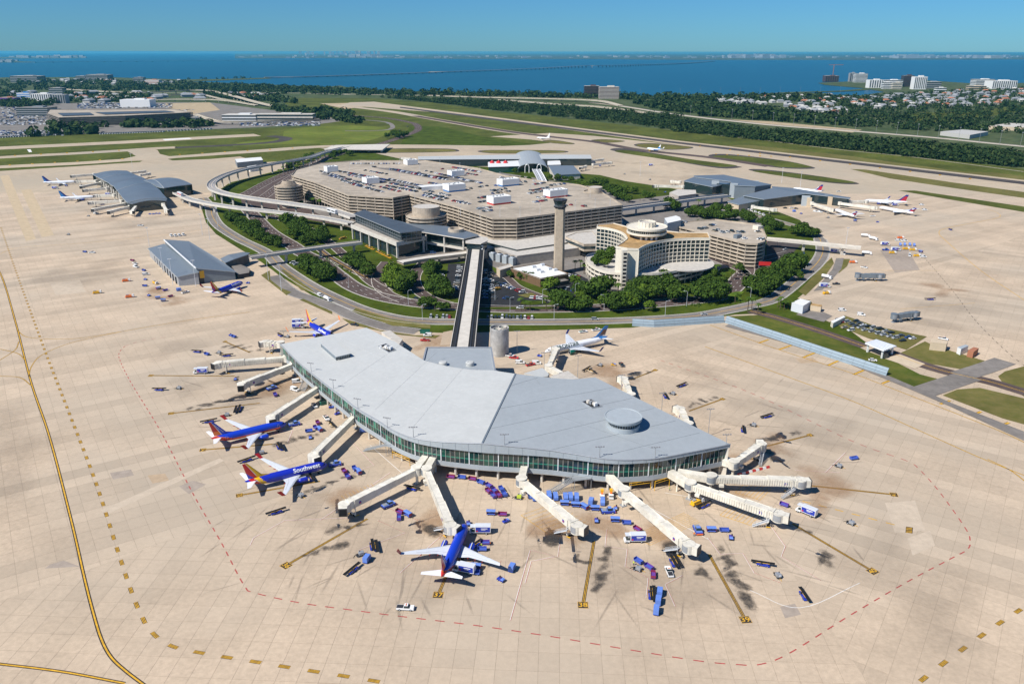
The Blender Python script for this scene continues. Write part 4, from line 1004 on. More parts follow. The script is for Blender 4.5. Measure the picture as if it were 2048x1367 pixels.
  if rear: ex, ey, ez, er, el = .70 * L, s * (r + 1.0), zc + .35 * r, .85, 5.2
  else: ex, ey, ez, er, el = wx + .2, s * span * .5 * .285, 1.72 if r < 1.96 else 1.75, 1.02 if r < 1.96 else 1.2, 4.4
  n = 10 if lo else 20
  xs = X(0) - ex + (1.4 if not rear else 0); rows = []
  for t, k in ((.0, .80), (0, .94), (.06, 1.03), (.3, 1.06), (.6, 1.0), (.8, .84), (.82, .62), (1.0, .42), (1.02, .02)):
   rows.append([Vector((xs - t * el, ey + er * k * math.sin(2 * math.pi * q / n), ez + er * k * math.cos(2 * math.pi * q / n) * .96)) for q in range(n)])
  en.grid(rows, eng, close=True); eo = en.build('engine', root, smooth=True)
  ei = MB(); rows = [[Vector((xs - t * el, ey + er * k * math.sin(2 * math.pi * q / n), ez + er * k * math.cos(2 * math.pi * q / n) * .96)) for q in range(n)] for t, k in ((0, .94), (-.012, .88), (0, .80), (.12, .76))]
  ei.grid(rows[:3], 'silver', close=True); ei.face(rows[3], 'dark_metal'); ei.grid(rows[2:], 'dark_metal', close=True); ei.build('intake', eo)
  if not rear:
   py = MB(); py.beam(Vector((xs - el * .12, ey, ez + er * .95)), Vector((xs - el * .95, ey, zw + .35)), .28, .75, pylon or body); py.build('pylon', root)
 fn = MB(); fx = .775 * L if not rear else .80 * L; fh = 12.5 - zc - r if r < 2.0 and not rear else (11.8 if r >= 2.0 else 9.0) - zc - r
 zb = zc + r * .93
 rle, rte = Vector((X(0) - fx, 0, zb)), Vector((X(0) - (.955 if not rear else .96) * L, 0, zb + .1)); tle, tte = Vector((X(0) - .935 * L - (.5 if not rear else 0), 0, zb + fh)), Vector((X(0) - (1.005 if not rear else 1.02) * L, 0, zb + fh))
 surf(fn, rle, rte, tle, tte, .55, .22, body, 14, 14, finf, axis=Vector((0, 1, 0))); fo = fn.build('tail_fin', root)
 if not rear:
  df = MB(); df.face([Vector((X(0) - fx + 2.6, 0, zc + r * 1.0)), Vector((X(0) - fx - 1.2, .18, zb - .1)), Vector((X(0) - fx - .75, 0, zb + fh * .15))], finf(0, 0) if finf else body); df.face([Vector((X(0) - fx + 2.6, 0, zc + r * 1.0)), Vector((X(0) - fx - .75, 0, zb + fh * .15)), Vector((X(0) - fx - 1.2, -.18, zb - .1))], finf(0, 0) if finf else body); df.build('dorsal_fin', root)
 if gear:
  for px_, py_, rad in ((L * .12, 0, .38), (L * .515, 2.86, .55), (L * .515, -2.86, .55)):
   g_ = MB(); g_.tube([(X(0) - px_, py_, zc - r * .8), (X(0) - px_, py_, rad)], .11, 'silver', 6); go = g_.build('landing_gear', root)
   for q in (-.28, .28):
    wh = MB(); wh.tube([(X(0) - px_, py_ + q - .16, rad), (X(0) - px_, py_ + q + .16, rad)], rad, 'black_rubber', 12); wh.build('wheel', go)
 if text:
  me = text_mesh(text, text_size, text_m, 'airline_title', .06)
  bm = bmesh.new(); bm.from_mesh(me); bmesh.ops.triangulate(bm, faces=bm.faces[:])
  bmesh.ops.subdivide_edges(bm, edges=[e for e in bm.edges if e.calc_length() > .2], cuts=4, use_grid_fill=False); bmesh.ops.triangulate(bm, faces=bm.faces[:]); bm.to_mesh(me); bm.free()
  for s in (1, -1):
   m2 = me.copy()
   for v_ in m2.vertices:
    x, y = v_.co.x, v_.co.y
    xn = text_x * L + (x if s > 0 else -x)
    v_.co = skin(xn, s * (R(52) - y / r), .09)
   link('airline_title', m2, root)
 if fintext:
  me = text_mesh(fintext, 1.05, 'silver', 'fin_title', .02)
  for s in (1, -1):
   e = (tle - rle).normalized(); o_ = rle.lerp(tle, .52) + Vector((-.95, 0, 0))
   m2 = me.copy()
   for v_ in m2.vertices:
    x, y = v_.co.x, v_.co.y
    p = o_ + (e * (x if s < 0 else -x)) + Vector((-1, 0, 0)) * (-y if s < 0 else -y) * (1 if s < 0 else -1) * -1
    v_.co = Vector((p.x, s * .36, p.z))
   link('fin_title', m2, root)
 return root
def heart_fus(x, z, L):
 s = (L - x) - (1 - z) * -1.55
 s = (L - x) - 3.1 * (1 - z) * 1.0
 if x > .965 * L and z < 1.2: return 'deep_blue'
 q = (L - x) - (1 - z) * 1.9
 if z < -.8 and q < 5.0: return 'deep_blue'
 if q < 1.2: return 'deep_blue'
 if q < 3.4: return 'heart_red'
 if q < 3.65: return 'silver'
 if q < 5.7: return 'heart_yellow'
 return 'deep_blue'
def heart_fin(a, b):
 if a + .25 * b < .10: return 'deep_blue' if b > .85 else 'heart_yellow'
 if a + .05 * b < .40: return 'heart_yellow'
 if a + .05 * b < .46: return 'silver'
 if a - b * .9 > .62: return 'deep_blue'
 return 'heart_red'
def canyon_fus(x, z, L):
 q = (L - x)
 zl = -.30 if x < .72 * L else -.30 + (x - .72 * L) / (.24 * L) * 1.3
 if x < .10 * L: zl = -.75
 if z > zl + .10: return 'airline_blue'
 if z > zl: return 'canyon_orange'
 return 'canyon_red'
def canyon_fin(a, b):
 if a < .42: return 'airline_blue'
 if a - .46 < .05: return 'silver'
 if b < .26: return 'canyon_orange'
 return 'canyon_red'
SWA = dict(L=33.6, r=1.95, span=34.6, slatm=1)
aircraft((571, 848), (424, 876), 'blue jet with red belly and lettered fin at the upper of two west gates', body='airline_blue', fusf=canyon_fus, finf=canyon_fin, eng='airline_blue', wlf='canyon_red', fintext='SOUTHWEST', pylon='wing_grey', **SWA)
aircraft((651.7, 930), (493, 962), 'bright blue jet with large white Southwest title and red and yellow fin at west gate', body='deep_blue', fusf=heart_fus, finf=heart_fin, eng='deep_blue', wlf='heart_red', text='Southwest', pylon='wing_grey', text_x=.27, text_size=2.6, **SWA)
aircraft((931.5, 1049), (883, 1153), 'blue jet with red tail nosed in at the front gate numbered 37', body='airline_blue', fusf=canyon_fus, finf=canyon_fin, eng='airline_blue', wlf='canyon_red', pylon='wing_grey', fintext='SOUTHWEST', **SWA)
aircraft((662.4, 673.9), (613.5, 641), 'blue jet half hidden behind the north-west corner of the pale roof', body='deep_blue', fusf=heart_fus, finf=heart_fin, eng='deep_blue', wlf='canyon_orange', text='Southwest', text_x=.27, pylon='wing_grey', **SWA)
aircraft((484, 566), (425, 584), 'blue jet parked beside the slate roofed hangar', body='deep_blue', fusf=heart_fus, finf=heart_fin, eng='deep_blue', wlf='heart_red', text='Southwest', text_x=.27, pylon='wing_grey', **SWA)
def fr_fin(a, b):
 if .35 < a < .92 and .12 < b < .62: return 'fur_brown'
 return 'sky_tail' if a < .75 or b > .6 else 'silver'
def fr_fus(x, z, L): return 'sky_tail' if x > .845 * L and z > -.1 and (x / L - .845) * 9 > (.9 - z) * .5 else 'aircraft_white'
aircraft((1088, 704), (1217, 672), 'long white jet lettered FRONTIER with blue tail behind the concourse', L=44.5, r=2.02, span=34.4, fusf=fr_fus, finf=fr_fin, eng='frontier_green', wlf='navy_tail', text='FRONTIER', text_m='title_green', text_size=3.3, text_x=.335)
solid = lambda m, m2=None, k=.5: (lambda a, b: (m2 if m2 and a > k + .2 * b else m))
aircraft((151, 364), (88, 364), 'white jet with plain dark blue fin, rear of two at the north-west concourse', L=39.5, finf=solid('navy_tail', 'sky_tail', .6), lo=True, eng='aircraft_white')
aircraft((191.6, 394), (118.5, 395), 'white jet with blue fin and blue engines, nearer of two at the north-west concourse', L=37.5, span=34, finf=solid('navy_tail', 'sky_tail', .35), eng='navy_tail', lo=True)
dl = lambda a, b: 'delta_red' if a > .32 and (b < .75) else 'navy_tail'
aircraft((1733, 402), (1808, 403), 'long white jet with red and navy fin, rearmost beside the east concourse end', L=47, span=38, r=1.9, finf=dl, eng='navy_tail', wlf='navy_tail', lo=True)
aircraft((1753, 413), (1836, 425), 'white rear engined jet with T tail, right of two such', L=45, span=32.8, r=1.68, finf=dl, rear=True, lo=True, zc=2.9)
aircraft((1665, 417), (1718, 433), 'white rear engined jet with T tail, nearest the east concourse front', L=45, span=32.8, r=1.68, finf=dl, rear=True, lo=True, zc=2.9)
aircraft((1580, 377), (1649, 383), 'white jet mostly hidden behind the east concourse, only dark fin and tail showing', L=40, span=34, finf=dl, lo=True)
aircraft((1292, 297), (1323, 299), 'white jet with pale blue rear taxiing between the grass islands', L=33.6, finf=lambda a, b: 'sky_tail' if b < .4 else 'aircraft_white', fusf=lambda x, z, L: 'sky_tail' if .55 * L < x and z < .2 else 'aircraft_white', eng='heart_yellow', lo=True, group='airliners away from the gates')
aircraft((1080, 275), (1093, 274), 'tiny white jet far off on the taxiway before the runway', L=30, span=26, r=1.4, zc=2.4, lo=True, group='airliners away from the gates')
# ================================================================ jet bridges
_bx = {}
def bridge(rot, cab, label, fixed=None, ribs=True, z=4.6, zc=3.9, group='jet bridges of the near concourse', m='bridge_white', lo=False, cabturn=0.6, stairs=1, open_front=False, wheels=True, sign=True):
 """rot, cab: pixels of the roof above rotunda and cab; fixed: roof pixel where the fixed walkway leaves the building"""
 A, B = G(*rot, z + 2.9), G(*cab, zc + 2.9); A = Vector((A.x, A.y, 0)); B = Vector((B.x, B.y, 0))
 d = (B - A); Lt = d.length; d.normalize(); t = math.atan2(d.y, d.x)
 r = thing('jet_bridge', (A.x, A.y, .1), t, label, 'jet bridge', group)
 mb = MB(); mb.cyl((0, 0), 2.15, z - .3, z + 3.1, m, 10 if lo else 20)
 if not lo: mb.cyl((0, 0), 2.3, z + 3.1, z + 3.25, m, 20)
 ro = mb.build('rotunda', r)
 if not lo:
  mb = MB(); mb.ring((0, 0), 2.15, 2.19, z + .3, z + 2.6, 'grey_metal', 12, R(-150), R(-60)); mb.build('curtain', ro)
  mb = MB()
  for k in range(7): mb.ring((0, 0), 2.19, 2.23, z + .35 + k * .33, z + .45 + k * .33, 'steel_blue', 12, R(-150), R(-60))
  mb.build('curtain_slat', ro, kind='stuff')
 mb = MB(); mb.tube([(0, 0, 0), (0, 0, z - .3)], .55, m, 8); mb.box((0, 0, 0), (2.2, 2.2, .35), 'grey_metal'); mb.build('column', r)
 n = 3 if not lo else 2; e0, e1 = 1.7, Lt - 1.6; w0 = 2.55
 for k in range(n):
  a, b = e0 + (e1 - e0) * k / n - (.9 if k else 0), e0 + (e1 - e0) * (k + 1) / n
  za = z + (zc - z) * a / Lt; zb = z + (zc - z) * b / Lt; w = w0 + .28 * k; h = 2.55 + .26 * k
  mb = MB(); i = len(mb.v)
  mb.beam((a, 0, za + h / 2), (b, 0, zb + h / 2), w, h, m)
  to = mb.build('tunnel_section', r)
  if not lo:
   rb = MB()
   pt = .95 if ribs else .8; cnt = int((b - a) / pt)
   for q in range(cnt):
    x = a + .35 + q * pt; zz = z + (zc - z) * x / Lt
    for s in (1, -1): rb.box((x, s * (w / 2 + (.1 if ribs else .02)), zz + .35), (.42 if ribs else .07, .3 if ribs else .05, h - .6), m)
   rb.build('wall_rib', to, kind='stuff')
   rf = MB(); rf.beam((a, 0, za + h + .05), (a + .35, 0, za + h + .05), w + .12, .18, m)
   for s in (1, -1): rf.beam((a, s * (w / 2 - .05), za + h + .06), (b, s * (w / 2 - .05), zb + h + .06), .1, .14, m)
   if k == n - 1: rf.beam((b - .4, 0, zb + h / 2), (b, 0, zb + h / 2), w + .3, h + .4, m)
   rf.build('roof_edge', to)
   ub = MB(); ub.beam((a, 0, za - .2), (b, 0, zb - .2), .9, .45, 'grey_metal'); ub.build('under_beam', to)
  if k == 0 and not lo:
   ac = MB(); ac.box((a + 2.2, -1.6, za - 1.3), (1.8, 1.1, 1.1), m); ac.build('cooling_unit', r)
  if k == n - 1 and sign and not lo:
   for s in (1, -1):
    sg = MB(); sg.box((b - 4.5, s * (w / 2 + .16), zb + .9), (1.0, .04, 1.1), 'blue_paint'); so_ = sg.build('gate_sign', r)
    sg = MB(); sg.box((b - 4.5, s * (w / 2 + .19), zb + 1.0), (.55, .04, .5), 'red_paint'); sg.build('sign_emblem', so_)
 mb = MB(); mb.cyl((Lt, 0), 2.25, zc - .35, zc + 3.0, m, 10 if lo else 20); mb.build('cab', r)
 if not lo:
  cb = MB(); cb.ring((Lt, 0), 2.25, 2.3, zc + .1, zc + 2.6, 'grey_metal', 14, R(-130), R(-50)); cb.build('curtain', r)
  rl = MB()
  for q in range(5):
   a_ = R(120 + q * 40); x, y = Lt - 2.4 + (q % 2) * 2.2 - 1.2, (1.2 if q < 3 else -1.2)
   rl.tube([(x, y, zc + 2.9), (x, y, zc + 3.9), (x + .9, y, zc + 3.9), (x + .9, y, zc + 2.9)], .05, m, 4)
  rl.build('roof_railing', r, kind='stuff')
 ca, sa = math.cos(cabturn), math.sin(cabturn); hd = MB()
 p0, p1 = Vector((Lt + 1.0 * ca, 1.0 * sa, zc + 1.35)), Vector((Lt + 3.6 * ca, 3.6 * sa, zc + 1.35))
 hd.beam(p0, p1, 3.0, 3.1, m); hd.build('cab_head', r)
 bl = MB()
 for q in range(3 if not lo else 1):
  bl.beam(p1 + (p1 - p0) * .05 * q, p1 + (p1 - p0) * (.05 * q + (.035 if not lo else .1)), 3.2 - .1 * (q % 2), 3.2 - .1 * (q % 2), 'dark_metal')
 bl.build('bellows', r)
 if open_front:
  bl = MB(); bl.beam(p1 + (p1 - p0) * .16, p1 + (p1 - p0) * .17, 2.4, 2.5, 'dark_void'); bl.build('opening', r)
 if wheels:
  x = Lt - 3.6
  dc = MB()
  for s in (1, -1): dc.tube([(x, s * 1.75, .9), (x, s * 1.75, zc + 3.2)], .2, m, 6)
  dc.beam((x, -1.75, .95), (x, 1.75, .95), .5, .5, m); dc.beam((x, -1.75, zc - .3), (x, 1.75, zc - .3), .3, .4, m); dc.build('lift_frame', r)
  for s in (1, -1):
   wh = MB(); wh.tube([(x, s * .9 - .28, .55), (x, s * .9 + .28, .55)], .55, 'black_rubber', 12); wh.build('wheel', r)
  if not lo:
   yb = MB(); yb.box((x + .9, -1.6, .3), (1.6, .25, .25), 'yellow_paint', .4); yb.box((x - .9, 1.6, .3), (1.6, .25, .25), 'yellow_paint', -.3); yb.build('wheel_guard', r)
 if stairs and not lo:
  s = stairs; sx, sy = Lt - 2.6, s * 2.2; st = MB(); e = Vector((sx - 5.2, s * 4.0, .3)); f = Vector((sx, sy, zc - .2))
  for q in range(12):
   p = e.lerp(f, (q + .5) / 12); st.box((p.x, p.y, p.z), (.42, 1.0, .06), 'grey_metal', math.atan2(f.y - e.y, f.x - e.x))
  sd_ = (f - e).normalized(); nn = Vector((-sd_.y, sd_.x, 0)).normalized() * .55
  for o_ in (nn, -nn):
   st.beam(e + o_, f + o_, .06, .35, 'wing_grey'); st.beam(e + o_ + Vector((0, 0, 1)), f + o_ + Vector((0, 0, 1)), .06, .06, 'wing_grey')
   for q in range(5): p = e.lerp(f, q / 4) + o_; st.beam(p, p + Vector((0, 0, 1)), .05, .05, 'wing_grey')
  st.build('service_stairs', r)
 if fixed:
  F = G(*fixed, z + 3.0); q = Vector((F.x - A.x, F.y - A.y, 0)); q = Vector((q.x * math.cos(-t) - q.y * math.sin(-t), q.x * math.sin(-t) + q.y * math.cos(-t), 0))
  mb = MB(); mb.beam(Vector((0, 0, z + 1.4)) + q * .1, q + q.normalized() * 2.0 + Vector((0, 0, z + 1.5)), 2.9, 2.9, m); fo = mb.build('fixed_walkway', r)
  if not lo:
   rb = MB(); L_ = q.length; tq = math.atan2(q.y, q.x); nn = Vector((-math.sin(tq), math.cos(tq), 0))
   for k in range(int(L_ / .62)):
    p = q.normalized() * (1.9 + k * .62)
    for s in (1, -1): c_ = p + nn * s * (1.48); rb.box((c_.x, c_.y, z + .35), (.26 if ribs else .05, .1 if ribs else .03, 2.2), m, tq)
   rb.build('wall_rib', fo, kind='stuff')
   mb = MB(); p = q * .75; mb.tube([(p.x, p.y, 0), (p.x, p.y, z)], .35, m, 8); mb.build('support_post', r)
 return r
bridge((561, 684), (531, 682), 'short white jet bridge at the far north-west roof corner', stairs=0, cabturn=.9)
bridge((574, 712), (437, 724), 'ribbed white jet bridge pointing straight left, uppermost of the long ones', cabturn=.7, open_front=True, stairs=0)
bridge((588, 724), (483, 766), 'white jet bridge with open cab just below the ribbed one on the west side', ribs=False, cabturn=.8, open_front=True, stairs=0)
bridge((641, 767.5), (541, 833), 'white jet bridge reaching the jet with red belly', ribs=False, cabturn=.9, stairs=0)
bridge((711, 826), (626, 909), 'white jet bridge reaching the jet with the large Southwest title', ribs=False, cabturn=1.0, stairs=0)
bridge((833, 934), (688, 1007), 'white jet bridge with empty cab above board 36', fixed=(854, 906), ribs=False, cabturn=.8, open_front=True, stairs=0)
bridge((853, 936), (900.5, 1048), 'white jet bridge docked to the front jet at board 37', fixed=(869, 908), ribs=False, cabturn=.75, stairs=-1)
bridge((1043, 956), (1154, 1048), 'white jet bridge with square sign ending above board 38', fixed=(1049, 930), ribs=False, cabturn=.45, stairs=-1)
bridge((1248, 977), (1378, 1086), 'longest white jet bridge, ending above board 39', fixed=(1217, 946), ribs=False, cabturn=.5, stairs=-1)
bridge((1381, 964), (1558, 1025), 'ribbed white jet bridge ending above board 40', fixed=(1348, 944), cabturn=.2, stairs=-1)
bridge((1423, 950), (1602, 958), 'ribbed white jet bridge pointing right to board 41', fixed=(1366, 941), cabturn=.1, stairs=-1)
bridge((1468, 922), (1523, 886), 'white jet bridge at the pointed east roof corner with stairs beside it', fixed=(1432, 911), ribs=False, cabturn=.7, stairs=-1)
bridge((1377, 846), (1361, 816), 'white jet bridge behind the middle of the east roof edge', ribs=False, cabturn=.6, stairs=0)
bridge((1262, 788), (1248, 756), 'white jet bridge behind the north part of the east roof edge', ribs=False, cabturn=.6, stairs=0)
bridge((1097, 731), (1112, 697), 'white jet bridge docked to the long green lettered jet', fixed=(1118, 742), ribs=False, cabturn=.5, stairs=0)
G2 = 'bridges left standing on the east apron'
bridge((1716, 547), (1760, 548), 'detached grey jet bridge near the ramp on the east apron', m='steel_blue', ribs=False, stairs=1, group=G2, cabturn=.2, z=2.8, zc=2.6, sign=False)
bridge((1789, 628), (1829, 624), 'detached grey jet bridge on the open east apron nearer the car lot', m='steel_blue', ribs=False, stairs=1, group=G2, cabturn=.2, z=2.8, zc=2.6, sign=False)
zN = lambda x, y: (x / 3.418, 300 + y / 3.418)
gN = 'jet bridges of the north-west concourse'
for a, b, lb in (((640, 160), (500, 172), 'rearmost pale jet bridge on the left of the north-west concourse'), ((655, 205), (530, 208), 'pale jet bridge reaching the rear white jet at the north-west concourse'), ((690, 215), (555, 245), 'pale jet bridge between the two white jets'),
                 ((730, 255), (585, 268), 'pale jet bridge just behind the nearer white jet'), ((780, 300), (660, 305), 'pale jet bridge docked to the nearer white jet'), ((830, 340), (625, 352), 'pale jet bridge just below the nearer white jet with blue engines'),
                 ((850, 360), (640, 400), 'long pale jet bridge, second from the front of the north-west concourse'), ((890, 378), (745, 415), 'pale jet bridge at the left front of the north-west concourse'), ((930, 375), (900, 415), 'short pale jet bridge at the rounded end of the north-west concourse'), ((1115, 365), (1135, 408), 'short pale jet bridge at the right of the rounded end'),
                 ((900, 150), (985, 140), 'pale jet bridge on the right of the north-west concourse, rear'), ((960, 165), (1020, 155), 'pale jet bridge on the right of the north-west concourse by its cross wing')):
 bridge(zN(*a), zN(*b), lb, lo=True, group=gN, stairs=0, z=4.2, zc=3.6)
gE = 'jet bridges of the east concourse'
for a, b, lb in (((1366, 371), (1311, 370), 'pale jet bridge off the west side of the east concourse, rear'), ((1360, 362), (1345, 361), 'short pale jet bridge behind the west side of the east concourse'), ((1506, 411), (1547, 417), 'pale jet bridge in front of the east concourse over parked trucks'),
                 ((1624, 404), (1662, 417), 'pale jet bridge docked to the nearest T tail jet'), ((1680, 404), (1748, 413), 'pale jet bridge docked to the second T tail jet'), ((1700, 401), (1732, 401), 'pale jet bridge docked to the rear long jet beside the east concourse')):
 bridge(a, b, lb, lo=True, group=gE, stairs=0, z=4.2, zc=3.6)
gF = 'jet bridges of the far north concourse'
for a, b, lb in (((1182, 320), (1206, 317), 'rearmost jet bridge at the right end of the far north concourse'), ((1186, 327), (1222, 324), 'jet bridge at the right end of the far north concourse, nearer'), ((1172, 331), (1160, 334), 'short jet bridge in front of the right end of the far north concourse'), ((820, 316), (806, 315), 'jet bridge at the left end of the far north concourse')):
 bridge(a, b, lb, lo=True, group=gF, stairs=0, z=4.2, zc=3.6)
# ================================================================ terminal, garages, hotel, tower
def poly(px, z, ox=0, oy=0, s=None):
 if s: px = [(ox + a / s, oy + b / s) for a, b in px]
 P = GP(px, z); a = sum(P[i].x * P[(i + 1) % len(P)].y - P[(i + 1) % len(P)].x * P[i].y for i in range(len(P)))
 return P[::-1] if a < 0 else P
def grow(P, d):
 """offset a counter-clockwise outline outwards by d"""
 out = []; n = len(P)
 for i in range(n):
  a, b, c = P[i - 1], P[i], P[(i + 1) % n]
  e1 = (b - a); e2 = (c - b); e1.z = e2.z = 0; e1.normalize(); e2.normalize()
  n1, n2 = Vector((e1.y, -e1.x, 0)), Vector((e2.y, -e2.x, 0)); m = n1 + n2
  if m.length < .2: out.append(b + n1 * d); continue
  m.normalize(); out.append(b + m * d / max(.35, m.dot(n1)))
 return out
def ringwall(mb, P, z0, z1, th, m):
 Q = grow(P, -th); R_ = lambda L, z: [Vector((p.x, p.y, z)) for p in L]
 mb.grid([R_(P, z0), R_(P, z1), R_(Q, z1), R_(Q, z0), R_(P, z0)][::1], m, close=True)
def banded(root, P, z0, ztop, nlev, band=1.55, m='garage_concrete', deck='deck_concrete', core=3.0, colstep=9.0, base=True):
 h = (ztop - z0) / nlev
 for k in range(1, nlev + 1):
  z = z0 + k * h
  mb = MB(); mb.prism(grow(P, -.35), z - .45, z - .02, m, deck if k == nlev else m); mb.build('deck' if k == nlev else 'floor_slab', root)
  mb = MB(); ringwall(mb, P, z - .55, z - .55 + band, .3, m); mb.build('parapet', root)
 mb = MB(); mb.prism(grow(P, -.35), z0 - .4, z0, m); mb.build('floor_slab', root)
 mb = MB(); ringwall(mb, P, z0 - .5, z0 + band - .5, .3, m); mb.build('parapet', root)
 mb = MB(); mb.prism(grow(P, -core - 16), 0, ztop - .6, 'concrete'); mb.build('core', root)
 c = MB(); c.box((0, 0, 0), (.7, .9, ztop - .6), m); cm = c.mesh('column')
 Q = grow(P, -.9); Q = Q + [Q[0]]; k = 0
 for p, q in zip(Q, Q[1:]):
  L = (q - p).length; n = max(1, int(L / colstep))
  for i in range(n):
   x = p.lerp(q, i / n)
   link('column', cm, root, (x.x, x.y, 0), ang(p, q))
def simple(name, label, cat, px, z, wall, roof, z0=0, over=0, group=None, parapet=None, sc=None):
 r = thing(name, (0, 0, 0), 0, label, cat, group); P = poly(px, z, *(sc or ()))
 mb = MB(); mb.prism(P, z0, z - .3, wall); mb.build('wall', r)
 mb = MB(); mb.prism(grow(P, over + .05), z - .3, z, wall, roof); mb.build('roof', r)
 if parapet: mb = MB(); ringwall(mb, grow(P, .08), z - .3, z + parapet, .35, wall); mb.build('parapet', r)
 return r, P
GZT = 27.0
gar = thing('parking_garage', (0, 0, 0), 0, 'huge banded concrete garage with cars and white boxes on its roof deck', 'garage')
GO = poly([(583, 352), (628, 365), (695, 391), (786, 397), (819, 391), (905, 413), (985, 438), (1034, 438), (1246, 411.5), (1200, 383), (1160, 371), (1090, 364), (1010, 352), (955, 337), (850, 322), (720, 322), (640, 327), (592, 340)], GZT)
banded(gar, GO, 9.0, GZT, 6)
BX8 = [((655, 345), 14, 12, 'w', 'white box, leftmost on the garage roof'), ((734, 369), 15, 14, 'w', 'white box, larger one on the left half of the garage roof'), ((815, 331), 15, 12, 'w', 'white box, rearmost on the garage roof'),
       ((904, 354), 17, 12, 'w', 'white box in the rear middle of the garage roof'), ((898, 385), 20, 14, 'b', 'white box with blue foot, left of the front group on the garage roof'), ((1005, 374), 22, 12, 'b', 'white box with blue foot, right rear of the front group on the garage roof'),
       ((987, 411), 20, 13, 'r', 'white box with red foot nearest the garage front edge'), ((1100, 397), 22, 12, 'r', 'white box with red foot behind the control tower')]
dR = (GO[0] - GO[0])
a1 = ang(G(1034, 438, GZT), G(1246, 411.5, GZT))
for (u, v), w_, d_, col, lb in BX8:
 p = G(u, v, GZT); th = a1
 r = thing('elevator_house', (p.x, p.y, GZT), th, lb, 'elevator box', 'white boxes on the garage roof')
 z0 = 0
 mb = MB(); base = 1.6 if col != 'w' else .6
 mb.box((w_ / 2, d_ / 2, 0), (w_ - .6, d_ - .6, base), {'w': 'pale_concrete', 'b': 'sky_tail', 'r': 'red_paint'}[col]); mb.build('base', r)
 mb = MB(); mb.box((w_ / 2, d_ / 2, base), (w_, d_, 5.6), 'white_paint', 0, 'roof_white'); mb.build('cladding', r)
 rs2 = random.Random(int(u));
 for k in range(4):
  mb = MB(); mb.box((w_ * (.2 + .2 * k), d_ * rs2.uniform(.3, .7), base + 5.6), (1.4, 1.2, .8), 'grey_metal'); mb.build('roof_unit', r)
 mb = MB(); ringwall(mb, [Vector((0, 0, 0)), Vector((w_, 0, 0)), Vector((w_, d_, 0)), Vector((0, d_, 0))], base + 5.6, base + 6.1, .3, 'white_paint'); mb.build('parapet', r)
def helix(c_px, zt, r_out, r_in, levels, label, cap=0, capm='roof_gravel', h=3.0):
 c = G(*c_px, zt); r = thing('ramp_helix', (c.x, c.y, 0), 0, label, 'garage ramp')
 for k in range(levels):
  z = zt - k * h; mb = MB(); mb.ring((0, 0), r_out - .3, r_out, z - .6, z + 1.0, 'garage_concrete', 40); mb.build('parapet', r)
  mb = MB(); mb.ring((0, 0), r_in, r_out - .3, z - .5, z - .1, 'garage_concrete', 40); mb.build('ramp_slab', r)
 mb = MB(); mb.cyl((0, 0), r_in, 0, zt + cap, 'garage_concrete', 40, capm); mb.build('drum', r)
 if cap: mb = MB(); mb.ring((0, 0), r_in - .4, r_in + .05, zt + cap, zt + cap + .5, 'garage_concrete', 40); mb.build('drum_parapet', r)
 return r
helix((852.5, 430), 22, 19.0, 13.0, 5, 'round ramp drum with plain cylinder top at the near garage corner', 8)
h = helix((577, 371), 24, 15.5, 9.0, 6, 'round open ramp at the left end of the garage', 1, 'asphalt')
for k in range(3): mb = MB(); mb.ring((0, 0), 7.5 - k, 8.5 - k, 25 + k * 1.6, 26.4 + k * 1.6, 'garage_concrete', 24, R(200), R(480)); mb.build('spiral', h)
helix((1190, 384), 27, 12, 7.5, 5, 'round ramp drum with flat pale top behind the garage', 5)
mb = MB(); cp = smooth_path(GP([(838, 373), (860, 371), (890, 369), (921, 365)], 31), 5);
rc_ = thing('walkway_canopy', (0, 0, 0), 0, 'long low white canopy curving across the garage roof', 'canopy'); mb = MB(); ribbon(mb, cp, 12, 'roof_white', 31.0); mb.build('roof', rc_)
mb = MB(); a, b = offset_line(cp, -6), offset_line(cp, 6)
for L_ in (a, b): mb.grid([[Vector((p.x, p.y, GZT)) for p in L_], [Vector((p.x, p.y, 31)) for p in L_]], 'white_paint')
mb.build('wall', rc_)
mb = MB(); mb.tube([(0, 0, 0), (0, 0, 9)], [.14, .09], 'wing_grey', 5); mb.beam((-.9, 0, 9), (.9, 0, 9), .35, .2, 'wing_grey'); pm = mb.mesh('deck_light_pole')
for k, (u, v) in enumerate([(921, 432), (960, 436), (1000, 434), (1040, 434), (1080, 428), (1115, 424), (1150, 420), (1190, 416), (1220, 413), (880, 402), (850, 396), (830, 398), (1060, 390), (1130, 395), (1180, 395), (960, 400), (930, 375), (870, 360), (800, 360), (780, 350), (740, 345), (720, 360), (700, 340), (690, 372), (660, 360), (640, 350), (620, 340), (840, 345), (960, 350), (1000, 360), (1080, 375), (760, 335), (800, 330), (880, 330), (920, 340), (780, 380), (740, 385), (810, 380)]):
 p = G(u, v, GZT); link('deck_light_pole', pm, None, (p.x, p.y, GZT - .02), a1, 'slim grey light pole standing on the garage roof deck', 'light pole', 'light poles on the garage roof')
ter = thing('terminal_building', (0, 0, 0), 0, 'low terminal hall with wide dark grey roof in front of the banded garage', 'terminal building')
tp = poly([(720, 422), (760, 432), (815, 446), (893, 452), (937, 463), (958, 470), (927, 477), (885, 470), (849, 464), (800, 460), (740, 440)], 17)
mb = MB(); mb.prism(tp, 16.2, 17, 'pale_concrete', 'roof_slate'); mb.build('roof', ter)
mb = MB(); mb.prism(grow(tp, -6), 0, 16.2, 'glass_dark'); mb.build('glass_wall', ter)
mb = MB(); mb.prism(grow(tp, -1.5), 6.5, 7.6, 'pale_concrete'); mb.build('gallery', ter)
